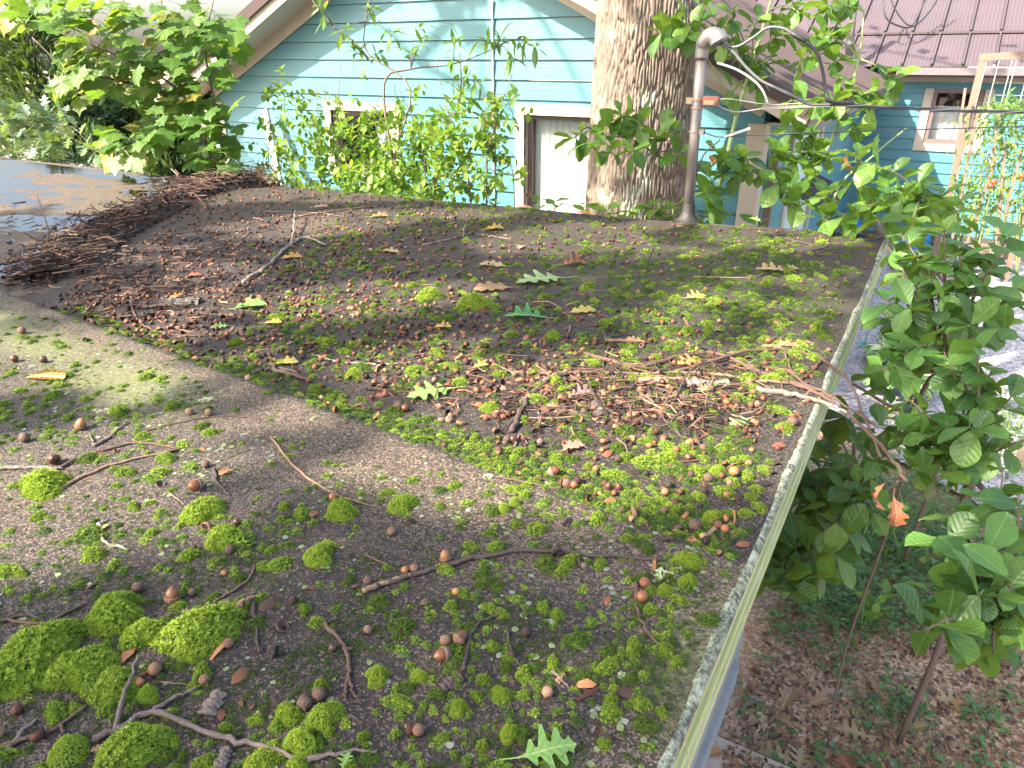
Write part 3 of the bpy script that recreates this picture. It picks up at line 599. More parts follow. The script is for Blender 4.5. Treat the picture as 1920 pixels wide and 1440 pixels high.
def oak_mb(prof, curl, droop, bendy, petl=.28, seed=0):
    """one of the fallen leaves; curl lifts the margins, bendy twists the blade"""
    mb = MB(); V = []; uv = []; n = len(prof); r = np.random.default_rng(seed)
    for i, (x, w) in enumerate(prof):
        for sy in (-1, -.5, 0, .5, 1):
            ww = w * (1 + .12 * (r.random() - .5)) * (1.0 if sy > 0 else .93); y = sy * ww
            z = curl * abs(y) ** 1.5 * .75 + droop * .8 * math.sin(x * 3.1) + bendy * .5 * (x - .5) * y + .008 * math.sin(x * 9 + y * 7 + seed)
            V.append((x + .10 * abs(y), y, z)); uv.append((x, y))
    f = [(i * 5 + c, (i + 1) * 5 + c, (i + 1) * 5 + c + 1, i * 5 + c + 1) for i in range(n - 1) for c in range(4)]
    mb.add(V, f, uv=uv); z0 = V[2][2]
    mb.tube([(0, 0, z0), (-petl * .5, .01, z0 * .5 + .01), (-petl, .04, .015)], [.009, .008, .010], 4, uv=None) if False else mb.add([(-petl, .03, .01), (-petl, .046, .012), (.02, .012, z0), (.02, -.012, z0)], [(0, 3, 2, 1)], uv=[(-1, 0)] * 4)
    return mb
def place_leaf(par, me, p, d, n, s, name="leaf"): return inst(name, me, frame(p, d, n, s), par)
class Bulk:
    """many copies of one small mesh joined into a single array mesh, a tint per copy"""
    def __init__(s, mbs):
        s.src = []
        for mb in mbs:
            V = np.concatenate(mb.v); U = np.concatenate(mb.uv); T = []
            for f in mb.f:
                for k in range(1, len(f) - 1): T.append((f[0], f[k], f[k + 1]))
            cidx = [i for i, f in enumerate(mb.f) for _ in range(len(f) - 2)]
            s.src.append((V, np.array(T), U, np.array(mb.c)[cidx]))
        s.V = []; s.F = []; s.C = []; s.U = []; s.n = 0
    def put(s, M, col=None, k=0, mul=None):
        V, T, U, C = s.src[k % len(s.src)]; M = np.asarray(M)
        s.V.append(V @ M[:3, :3].T + M[:3, 3]); s.F.append(T + s.n); s.U.append(U); s.n += len(V)
        s.C.append(np.tile(col, (len(T), 1)) if col is not None else C * (np.asarray(mul) if mul is not None else 1.0))
    def mesh(s, name, mat, origin=(0, 0, 0), smooth=False):
        return np_mesh(name, np.concatenate(s.V) - np.asarray(origin), np.concatenate(s.F), mat, np.concatenate(s.C), np.concatenate(s.U), smooth)
    def obj(s, name, mat, parent=None, label=None, kind='stuff', smooth=False):
        org = WL[parent.name] if parent is not None else (0, 0, 0)
        o = bpy.data.objects.new(name, s.mesh(name, mat, org, smooth)); link(o, parent); WL[o.name] = np.array(org, float); return props(o, label, None, None, kind)
def npframe(loc, d, n, s):
    d = nrm(d); y = np.cross(n, d); y /= (np.linalg.norm(y) + 1e-9); z = np.cross(d, y); M = np.eye(4); M[:3, 0] = d * s; M[:3, 1] = y * s; M[:3, 2] = z * s; M[:3, 3] = loc; return M
def rdir(): a = rng.normal(size=3); return a / np.linalg.norm(a)
L_OBOV = [blade(OBOV, .25, .18, .12, .015), blade(OBOV, .4, .05, .1, .02), blade(OBOV, .1, .35, .12, .02)]
L_LANC = [blade(LANC, .3, .25, .1), blade(LANC, .2, .1, .1)]
L_ELLI = [blade(ELLI, .3, .2, .1), blade(ELLI, .15, .05, .1)]
L_MAP = [maple_mb(.2), maple_mb(.4), maple_mb(.05)]
G_DEEP = [(.03, .09, .02), (.05, .14, .026), (.075, .185, .032), (.11, .235, .04)]
G_FRESH = [(.045, .125, .022), (.07, .175, .028), (.10, .22, .032), (.14, .26, .04)]
G_LIME = [(.08, .19, .022), (.12, .26, .028), (.18, .32, .032), (.25, .32, .04)]
MAT_DEEP = leaf_mat("leaf_deep_green", G_DEEP, 'object', .35, .5, .16, .10)
MAT_FRESH = leaf_mat("leaf_fresh_green", G_FRESH, 'object', .42, .4, .25, .06)
MAT_FRESH_T = leaf_mat("leaf_fresh_green_mass", G_FRESH, 'tint', .42, .4, .25)
MAT_DEEP_T = leaf_mat("leaf_deep_green_mass", G_DEEP, 'tint', .3, .4, .2)
MAT_LIME = leaf_mat("leaf_lime", G_LIME, 'object', .5, .45, .2)
MAT_LIME_T = leaf_mat("leaf_lime_mass", G_LIME, 'tint', .5, .45, .2)
MAT_MAPLE = leaf_mat("leaf_maple", [(.055, .15, .02), (.08, .185, .022), (.10, .20, .025), (.14, .22, .025), (.09, .19, .025), (.28, .22, .03), (.07, .17, .025)], 'object', .48, .5, .2, tcol=(.27, .45, .03))
MAT_MAPLE_T = leaf_mat("leaf_maple_mass", [(.055, .15, .02), (.085, .19, .022), (.14, .22, .025)], 'tint', .48, .5, .2, tcol=(.27, .45, .03))
BARK = simple("twig_bark", (.12, .085, .065), .8, .4, 30, bmp=.002)
STEMG = simple("green_stem", (.20, .26, .09), .6, .25, 12)

# ------------------------------------------------------------------ the oak: trunk in view, its crown above the frame shades everything
def make_oak():
    base = np.array([-2.02, 5.42, 0]); oak = thing("oak_tree", base, "huge oak with furrowed grey bark standing close against the teal house", "tree")
    nth, nz = 420, 520; th = np.linspace(0, 2 * math.pi, nth, endpoint=False); zs = np.linspace(0, 6.4, nz); TH, ZZ = np.meshgrid(th, zs)
    R0 = .385 + .24 * np.exp(-ZZ / .55) + .035 * np.exp(-((ZZ - 1.9) / .5) ** 2) * 0 - .006 * ZZ
    cx = .015 * ZZ; lob = 1 + .03 * np.sin(3 * TH + 1) + .02 * np.sin(5 * TH + ZZ)
    na = 92; a = TH / (2 * math.pi) * na; b_ = ZZ / .15
    a = a + .9 * (fbm(np.cos(TH) * 3 + 9, ZZ * 2.2 + np.sin(TH) * 3, 3) - .5) * 2; b_ = b_ + .8 * (fbm(a * .5, ZZ * 6, 2) - .5)
    jx = np.random.default_rng(5).random((na, 128)); jy = np.random.default_rng(6).random((na, 128)); f1 = np.full(a.shape, 9.); f2 = f1.copy(); ia = np.floor(a).astype(int); ib = np.floor(b_).astype(int)
    for da in (-1, 0, 1):
        for db in (-1, 0, 1):
            ca, cb = ia + da, ib + db; dx = a - ca - .15 - .7 * jx[ca % na, cb % 128]; dy = b_ - cb - jy[ca % na, cb % 128]; dd_ = np.hypot(dx, dy * .62); n1_ = np.minimum(f1, dd_); f2 = np.minimum(f2, np.maximum(f1, dd_)); f1 = n1_
    rid = sstep(.02, .26, f2 - f1); fine = fbm(a * 2.2, ZZ * 40, 3)
    R = R0 * lob + .017 * (rid - .6) * (.6 + .8 * fbm(a * .3, ZZ * 2, 2)) + .007 * (fine - .5)
    P = np.stack([base[0] + cx * 0 + .004 * ZZ + R * np.cos(TH), base[1] + R * np.sin(TH), ZZ], -1)
    V = P.reshape(-1, 3); i, j = np.meshgrid(np.arange(nth), np.arange(nz - 1)); q = (j * nth + i).ravel(); q2 = (j * nth + (i + 1) % nth).ravel()
    Fq = np.stack([q, q2, q2 + nth, q + nth], 1)
    m, nt, b, o = mat_new("oak_bark"); p = wpos(nt); r = attr(nt, "ridge", 'Fac'); st = N(nt, "ShaderNodeMapping", ins={0: p, 3: (30, 30, 9)}).outputs[0]
    n1 = noise(nt, 1, 6, .7, st); n2 = noise(nt, 3.5, 5, .7, p)
    c = mixc(nt, r, (.125, .095, .074), ramp(nt, n1, [(.3, (.14, .105, .08)), (.55, (.225, .175, .138)), (.75, (.30, .25, .205))]))
    lich = ramp(nt, n2, [(.55, (0, 0, 0)), (.63, (1, 1, 1))]); c = mixc(nt, math_(nt, 'MULTIPLY', N(nt, "ShaderNodeSeparateColor", ins={0: lich}).outputs[0], .5), c, (.42, .47, .36))
    nt.links.new(c, b.inputs['Base Color']); b.inputs['Roughness'].default_value = .9; bump(nt, b, n1, .012)
    me = np_mesh("trunk", V - base, Fq, m, smooth=True); at = me.attributes.new("ridge", 'FLOAT', 'POINT'); at.data.foreach_set("value", rid.ravel().astype(np.float32))
    t = link(bpy.data.objects.new("trunk", me), oak); WL[t.name] = base
    # limbs
    top = np.array([-2.0, 5.42, 6.3])
    for e, r0 in (((-5.5, -1.5, 8.2), .2), ((-8.5, 1.5, 8.6), .17), ((-2.5, -3.5, 9.2), .19), ((1.5, 1.5, 9.0), .17), ((-3, 8, 10), .16), ((2.5, 7, 9.2), .15), ((-2, 5.4, 11), .22)):
        e = np.array(e); mid = (top + e) / 2 + (0, 0, .7); L = smooth_line([top, mid, e], 6); mb = MB(); mb.tube(L, np.linspace(r0, .05, len(L)), 8); part("limb", mb, m, oak)
        for k in range(7):
            s0 = L[rng.integers(3, len(L))]; q = s0 + rng.normal(size=3) * (1.6, 1.6, .6); mb = MB(); mb.tube(smooth_line([s0, (s0 + q) / 2 + (0, 0, .2), q], 3), np.linspace(.04, .012, 7), 5); part("branch", mb, m, oak)
    # unseen crown: leaves set along sun rays to shape shade, omitted over sun patches
    A = nrm(np.cross((0, 0, 1), S)); B = np.cross(S, A)
    def ab(P): P = np.asarray(P); return P @ A, P @ B
    gaps = []
    for px, py, r, k in ((60, 690, .16, .1), (200, 640, .18, .25), (330, 690, .12, .3), (110, 900, .17, .05), (250, 890, .10, .3), (30, 980, .12, .1), (610, 418, .30, .0), (470, 425, .14, .1), (1060, 446, .28, .0), (690, 560, .20, .0), (330, 560, .16, .1), (440, 500, .14, .1), (250, 480, .16, .1), (760, 405, .14, .1), (900, 400, .12, .1), (1240, 405, .12, .1)):
        a, b = ab(on_roof(px, py)); gaps.append((a, b, r, k))
    for px, py, r, k in ((790, 60, .2, .05), (530, 140, .22, .1), (985, 120, .25, .05), (1060, 120, .33, .0), (1070, 180, .25, 0), (620, 140, .2, .2), (500, 200, .2, .3), (510, 290, .35, .1), (880, 280, .3, .15), (1040, 290, .55, .0), (1020, 340, .4, .0), (700, 20, .15, .3), (900, 45, .18, .3), (1395, 290, .25, .05), (1340, 240, .15, .3), (1000, 230, .25, .2)):
        a, b = ab(on_v(px, py, W1V)); gaps.append((a, b, r, k))
    for px, py, d, r, k in ((720, 280, 5.9, 1.0, .06), (560, 260, 6.1, .7, .1), (880, 300, 5.7, .7, .1), (250, 120, 6.3, 2.1, .02), (150, 40, 6.3, 1.5, .05), (400, 220, 6.5, 1.0, .08), (300, 270, 6.2, 1.0, .05), (1400, 200, 4.6, .2, .3), (1560, 250, 4.4, .25, .3), (1150, 140, 5.0, .2, .3), (1130, 320, 5.0, .12, .2)):
        a, b = ab(at_depth(px, py, d)); gaps.append((a, b, r, k))
    for px, py, r, k in ((1850, 1290, .35, .02), (1560, 1190, .10, .1), (1900, 1100, .3, .1), (1600, 1270, .1, .2), (1330, 1420, .06, .1), (1700, 600, 1.0, .1), (1850, 500, 1.5, .05), (1640, 690, .5, .2), (1860, 690, .6, .2), (1750, 890, .4, .3), (1890, 860, .5, .2)):
        a, b = ab(on_z(px, py, 0.0)); gaps.append((a, b, r, k))
    for px, py, r, k in ((1680, 320, .7, .3), (1620, 270, .4, .4), (1850, 320, 1.5, .2), (1750, 60, 1.2, .45), (1880, 60, 1.5, .45)):
        a, b = ab(on_v(px, py, V2)); gaps.append((a, b, r, k))
    G = np.array(gaps)
    tg = []
    for P0, ext, n in (((-4.6, 1.9, 2.2), (5.2, 3.2, 0), 5200), ((-4.8, 6.6, 2.7), (3.8, 0, 2.0), 5000), ((1.6, 3.2, 0), (2.6, 4.2, 0), 1900), ((-6, 5.3, 2.5), (4, .9, 1.3), 1500), ((3, 14.5, 2.2), (5, 1.5, 1.6), 160), ((-3, 11, 3.5), (4, 4, .8), 1600), ((-1.2, 3.0, 2.2), (1.1, 1.2, 0), 500), ((-3.6, 2.9, 2.1), (2.0, 1.3, 0), 1500)):
        tg.append(np.array(P0) + (rng.random((n, 3)) - .5) * 2 * np.array(ext))
    T = np.concatenate(tg); a, b = ab(T)
    cl = fbm(a * 1.05 + 11, b * 1.05 + 3, 3); keep = cl + .18 * rng.random(len(T)) > .37
    for ga, gb, gr, gk in G:
        d = np.hypot(a - ga, b - gb); keep &= ~((d < gr + .13) & (rng.random(len(T)) > gk))
    T = T[keep]
    lf = Bulk([MB().add([(-.5, 0, 0), (-.1, .34, .06), (.5, 0, -.05), (-.1, -.34, .06)], [(0, 2, 1), (0, 3, 2)], uv=[(0, 0)] * 4)])
    for P in T:
        z = rng.uniform(6.6, 9.8); t_ = (z - P[2]) / S[2]; c = P + S * t_
        lf.put(npframe(c, rdir() * (1, 1, .5), nrm(rdir() * .8 + (0, 0, 1)), rng.uniform(.2, .34)), (rng.random(),) * 3)
    lf.obj("crown", MAT_FRESH_T, oak)
make_oak()

# ------------------------------------------------------------------ broad-leaved plants with a leaf whorl at each tip
def whorl(root, bulk, mes, tip, outd, n, s, budget, rest, spread=.9, up=.25):
    out = nrm(outd); a0 = rng.random() * 6.28
    e1 = nrm(np.cross(out, (0, 0, 1)) + 1e-4); e2 = np.cross(out, e1)
    for k in range(n):
        a = a0 + k * 2.4; f = .25 + .75 * rng.random()
        d = nrm(out * (.55 + .5 * rng.random()) * up * 2 + (e1 * math.cos(a) + e2 * math.sin(a)) * spread + np.array([0, 0, -.25 + .35 * rng.random()]))
        nn = nrm(np.array([0, 0, 1.0]) + rdir() * .45); p = tip - out * .02 * k + rdir() * .006; q = s * (.55 + .6 * rng.random())
        if budget[0] > 0: place_leaf(root, mes[rng.integers(len(mes))], p, d, nn, q); budget[0] -= 1
        else: rest.append((p, d, nn, q))
def finish_rest(root, rest, src, mat, name="foliage"):
    if not rest: return
    b = Bulk(src)
    for p, d, n, s in rest: b.put(npframe(p, d, n, s), (rng.random(),) * 3, rng.integers(len(src)))
    b.obj(name, mat, root)
def shrub(name, base, label, cat, group, clusters, leaf, mats, stem_mat, stem_px=(), twig_r=.004, spread=.9, hubs=None, size_m=.1):
    """clusters: (px, py, leaf length px or depth<20, n). tips hang on twigs that run back to hub points"""
    root = thing(name, base, label, cat, group); me = [m.mesh(cat.replace(' ', '_') + "_leaf", mats[0]) for m in leaf]
    budget = [300]; rest = []; hubs = [np.array(h, float) for h in hubs]
    for h in hubs[1:]:
        pass
    for cl in clusters:
        px, py, L, n = cl; dep = L if L < 20 else size_m * F / L * rng.uniform(.95, 1.05)
        tip = at_depth(px, py, dep); s = size_m
        h = min(hubs, key=lambda q: np.linalg.norm(q - tip)); mid = (h + tip) / 2 + rdir() * .05 * np.linalg.norm(tip - h) + (0, 0, .12 * np.linalg.norm(tip - h))
        Ln = smooth_line([h, mid, tip], 4); mb = MB(); mb.tube(Ln, np.linspace(twig_r * 1.6, twig_r * .5, len(Ln)), 5, cap=False); part("twig", mb, stem_mat, root)
        whorl(root, None, me, tip, Ln[-1] - Ln[-3], n, s, budget, rest, spread)
        for f in (.55, .8):    # a few side leaves along the twig
            if rng.random() < .8:
                q = Ln[int(f * (len(Ln) - 1))]; d = nrm(rdir() + (0, 0, .1)); whorl(root, None, me, q, d, 2, s * .8, budget, rest, spread)
    finish_rest(root, rest, leaf, mats[1]); return root
def stem(root, pts, r0, r1, mat, name="stem", k=5, n=7):
    L = smooth_line(pts, k); mb = MB(); mb.tube(L, np.linspace(r0, r1, len(L)), n); return part(name, mb, mat, root, smooth=True)
D = at_depth
# right foreground: tall shrub whose boughs reach over the roof edge
def right_shrubs():
    b = D(1880, 790, 2.75); b[2] = 0; hubs = [D(1850, 760, 2.6), D(1760, 700, 2.5), D(1800, 620, 2.8), D(1700, 770, 2.6), D(1880, 1000, 2.1), D(1820, 900, 2.2), D(1870, 1180, 1.7), D(1780, 540, 2.9), D(1860, 480, 3.0)]
    cl = [(1775, 1165, 1.5, 8), (1862, 1225, 1.5, 8), (1905, 1150, 1.55, 7), (1740, 1110, 1.6, 7), (1830, 1180, 1.6, 7), (1800, 1045, 1.6, 6), (1885, 1015, 1.6, 6), (1910, 930, 1.7, 5), (1845, 930, 1.8, 6), (1795, 960, 1.8, 5), (1850, 850, 2.0, 6), (1905, 830, 2.0, 5), (1800, 855, 2.0, 6), (1730, 815, 2.1, 6), (1760, 770, 2.1, 6), (1700, 745, 2.2, 5), (1830, 760, 2.1, 6), (1900, 740, 2.0, 5), (1860, 690, 2.1, 6),
          (1770, 660, 2.1, 6), (1715, 650, 2.2, 5), (1670, 690, 2.3, 5), (1820, 610, 2.1, 6), (1900, 620, 2.1, 5), (1770, 575, 2.2, 6), (1705, 575, 2.3, 5), (1850, 540, 2.2, 6), (1910, 540, 2.2, 4), (1740, 505, 2.4, 5), (1800, 480, 2.3, 6), (1690, 500, 2.5, 4), (1880, 470, 2.3, 5), (1840, 425, 2.4, 5), (1770, 425, 2.4, 5), (1720, 455, 2.5, 4), (1690, 440, 2.5, 3), (1910, 420, 2.4, 4), (1640, 800, 2.3, 4), (1660, 560, 2.5, 5), (1680, 610, 2.5, 5), (1650, 650, 2.5, 5), (1640, 740, 2.4, 5), (1735, 620, 2.3, 6), (1790, 520, 2.3, 6), (1830, 650, 2.0, 6), (1870, 580, 2.2, 6), (1760, 820, 2.1, 6), (1680, 790, 2.3, 6), (1710, 880, 2.1, 5), (1820, 800, 1.9, 6), (1880, 880, 1.8, 6), (1750, 900, 2.0, 5), (1735, 1180, 1.45, 6), (1830, 1110, 1.5, 6), (1890, 1090, 1.5, 6), (1705, 535, 2.5, 5), (1860, 500, 2.3, 5), (1675, 470, 2.7, 5), (1700, 500, 2.6, 5), (1655, 600, 2.6, 5), (1740, 560, 2.4, 6), (1630, 700, 2.5, 5), (1690, 660, 2.4, 6), (1800, 700, 2.1, 6), (1760, 470, 2.5, 5), (1830, 470, 2.4, 6), (1700, 830, 2.2, 6), (1850, 1040, 1.6, 7), (1770, 1010, 1.75, 6)]
    r = shrub("tupelo_sapling", b, "tall dark leaved sapling spreading over the right edge of the roof", "sapling", None, cl, L_OBOV, (MAT_DEEP, MAT_DEEP_T), BARK, hubs=hubs, size_m=.098)
    for pts, r0 in (([b, b + (.03, -.02, .7), b + (-.02, .02, 1.3), hubs[0], hubs[2], hubs[7], hubs[8]], .015), ([hubs[0], hubs[1], hubs[3], D(1600, 720, 2.5)], .012), ([b + (-.02, .02, 1.2), hubs[5], hubs[4], hubs[6]], .012), ([hubs[0], hubs[1], D(1700, 660, 2.4)], .010), ([hubs[3], D(1730, 700, 2.55), D(1830, 640, 2.5), hubs[2]], .008)):
        stem(r, pts, r0, r0 * .4, BARK)
    b2 = D(1690, 880, 2.8); b2[2] = 0; hubs = [D(1560, 930, 2.9), D(1520, 860, 3.0), D(1600, 880, 2.8), D(1500, 1020, 2.6)]
    cl = [(1478, 960, 2.2, 7), (1500, 900, 2.3, 6), (1545, 905, 2.3, 6), (1520, 1040, 2.2, 7), (1437, 1085, 2.15, 6), (1462, 1060, 2.2, 5), (1505, 1105, 2.1, 7), (1530, 985, 2.3, 6), (1590, 880, 2.3, 6), (1640, 860, 2.3, 6), (1560, 850, 2.5, 6), (1620, 940, 2.2, 5), (1600, 800, 2.5, 5), (1545, 820, 2.6, 5), (1650, 960, 2.1, 3), (1450, 1010, 2.3, 6), (1590, 1000, 2.1, 5), (1470, 1100, 2.1, 6), (1535, 1090, 2.15, 6), (1490, 1030, 2.2, 6), (1570, 1040, 2.1, 4), (1600, 920, 2.2, 6), (1520, 940, 2.3, 6), (1630, 900, 2.2, 5), (1580, 780, 2.5, 5), (1680, 840, 2.3, 5)]
    r = shrub("tupelo_sapling", b2, "lower leafy sapling pressed against the yellow green fascia of the roof", "sapling", None, cl, L_OBOV, (MAT_DEEP, MAT_DEEP_T), BARK, hubs=hubs, size_m=.096)
    for pts, r0 in (([b2, b2 + (-.03, .02, .6), D(1690, 900, 2.8), hubs[2], hubs[0]], .007), ([hubs[2], hubs[1]], .006), ([hubs[0], hubs[3], D(1450, 1060, 2.4)], .007)): stem(r, pts, r0, r0 * .4, BARK)
right_shrubs()
def edge_saplings():
    """slender sassafras growing between the roof and the house, right of the trunk"""
    b = np.array([-.95, 4.75, 0]); hubs = [D(1345, 400, 4.8), D(1362, 300, 4.8), D(1380, 220, 4.8), D(1410, 120, 4.8), D(1440, 20, 4.8), D(1465, -60, 4.8)]
    cl = [(1330, 330, 4.6, 5), (1380, 330, 4.6, 6), (1400, 300, 4.6, 6), (1350, 300, 4.5, 5), (1320, 360, 4.4, 4), (1425, 330, 4.7, 5), (1340, 390, 4.4, 4), (1350, 80, 4.5, 5), (1420, 30, 4.5, 6), (1470, 60, 4.6, 6), (1360, 20, 4.5, 6), (1310, 8, 4.5, 5), (1500, 25, 4.6, 6), (1260, 40, 4.4, 6), (1235, 62, 4.4, 5), (1290, 62, 4.4, 5), (1385, 110, 4.6, 5), (1370, 160, 4.6, 4), (1420, 160, 4.7, 5), (1440, 120, 4.7, 5)]
    r = shrub("sassafras_sapling", b, "slender green stemmed sapling rising beside the grey pipe mast", "sapling", "sassafras saplings at the far roof edge", cl, L_OBOV, (MAT_FRESH, MAT_FRESH_T), STEMG, hubs=hubs, size_m=.15, twig_r=.004)
    stem(r, [b, (-.95, 4.75, 1.6)] + hubs, .02, .008, STEMG)
    b = np.array([-.35, 4.85, 0]); hubs = [D(1480, 400, 4.6), D(1540, 300, 4.6), D(1580, 210, 4.6), D(1610, 110, 4.6), D(1620, 20, 4.6), D(1640, 290, 4.6)]
    cl = [(1480, 300, 4.4, 6), (1450, 290, 4.5, 5), (1470, 240, 4.5, 6), (1520, 240, 4.5, 6), (1530, 190, 4.5, 5), (1480, 190, 4.6, 5), (1560, 190, 4.5, 6), (1600, 160, 4.5, 6), (1640, 170, 4.5, 6), (1680, 155, 4.5, 5), (1640, 205, 4.4, 5), (1560, 120, 4.5, 6), (1530, 70, 4.5, 6), (1570, 50, 4.5, 6), (1500, 110, 4.6, 6), (1540, 20, 4.5, 6), (1480, 350, 4.4, 6), (1530, 330, 4.3, 6), (1560, 300, 4.4, 5), (1500, 380, 4.3, 5), (1550, 370, 4.2, 5), (1600, 240, 4.5, 5), (1580, 0, 4.6, 5), (1455, 345, 4.4, 4), (1520, 290, 4.5, 5)]
    r = shrub("sassafras_sapling", b, "bushier sapling in front of the roof valley, right of the pipe mast", "sapling", "sassafras saplings at the far roof edge", cl, L_OBOV, (MAT_FRESH, MAT_FRESH_T), STEMG, hubs=hubs, size_m=.15)
    stem(r, [b, (-.4, 4.8, 1.5)] + hubs[:5], .018, .006, STEMG); stem(r, [(-.4, 4.8, 1.4), D(1560, 380, 4.6), hubs[5], D(1700, 240, 4.6)], .01, .004, STEMG)
    b = np.array([.35, 4.5, 0]); hubs = [D(1640, 420, 3.9), D(1700, 360, 3.9), D(1740, 400, 3.6), D(1610, 330, 4)]
    cl = [(1610, 300, 3.7, 5), (1640, 310, 3.6, 6), (1600, 340, 3.7, 5), (1660, 350, 3.5, 6), (1690, 375, 3.4, 6), (1720, 340, 3.5, 5), (1740, 390, 3.3, 6), (1610, 390, 3.6, 6), (1580, 410, 3.7, 5), (1650, 410, 3.5, 5), (1770, 370, 3.4, 5), (1545, 415, 3.8, 5), (1790, 400, 3.2, 5), (1710, 420, 3.2, 5)]
    r = shrub("sassafras_sapling", b, "low sapling with drooping leaves at the far right roof corner", "sapling", "sassafras saplings at the far roof edge", cl, L_OBOV, (MAT_FRESH, MAT_FRESH_T), BARK, hubs=hubs, size_m=.135)
    stem(r, [b, (.35, 4.5, 1.4), hubs[0], hubs[1]], .014, .005, BARK); stem(r, [(.35, 4.5, 1.3), hubs[0], hubs[2]], .01, .005, BARK); stem(r, [(.35, 4.5, 1.3), hubs[3]], .01, .005, BARK)
    b = np.array([-1.45, 4.7, 0]); hubs = [D(1290, 340, 4.6), D(1230, 290, 4.6), D(1180, 260, 4.6), D(1120, 255, 4.6)]
    cl = [(1075, 262, 4.3, 5), (1100, 270, 4.2, 3), (1165, 215, 4.4, 6), (1200, 235, 4.4, 6), (1150, 290, 4.2, 4), (1185, 290, 4.2, 5), (1230, 260, 4.4, 5), (1270, 290, 4.4, 5), (1265, 240, 4.5, 4), (1140, 240, 4.4, 4)]
    r = shrub("sassafras_sapling", b, "leafy spray hanging in front of the oak trunk bark", "sapling", "sassafras saplings at the far roof edge", cl, L_OBOV, (MAT_FRESH, MAT_FRESH_T), BARK, hubs=hubs, size_m=.15)
    stem(r, [b, (-1.4, 4.7, 1.7)] + hubs, .012, .004, BARK)
    for k, (px, py, d, n) in enumerate(((1185, 392, 4.85, 8), (1235, 380, 4.8, 8), (1262, 392, 4.7, 6), (1140, 392, 4.95, 7), (1040, 378, 5.1, 6), (1095, 385, 5.0, 6), (1010, 372, 5.2, 5), (1420, 415, 4.6, 5), (1320, 405, 4.7, 5))):
        tip = D(px, py, d); g = np.array([tip[0], max(tip[1], 4.4), 0])
        r = thing("low_plant", g, LOWP[k], "plant", "low plants along the far roof edge")
        stem(r, [g, (g + tip) / 2, tip], .007, .003, STEMG); bud = [40]; rest = []
        me = WHORL_ME; whorl(r, None, me, tip, (0, -.1, 1), n, .17 if px > 1100 else .1, bud, rest, 1.0)
LOWP = ['broad leaved plant at the left foot of the oak trunk', 'broad leaved plant in front of the trunk middle', 'broad leaved plant between trunk and mast foot', 'low leafy plant at the left trunk edge', 'thin weed under the curtained window', 'thin weed between curtained window and trunk', 'thin weed left of the curtained window', 'low weed at the roof edge right of the mast', 'low weed just right of the mast foot']
WHORL_ME = [m.mesh("low_plant_leaf", MAT_FRESH) for m in L_ELLI]
edge_saplings()
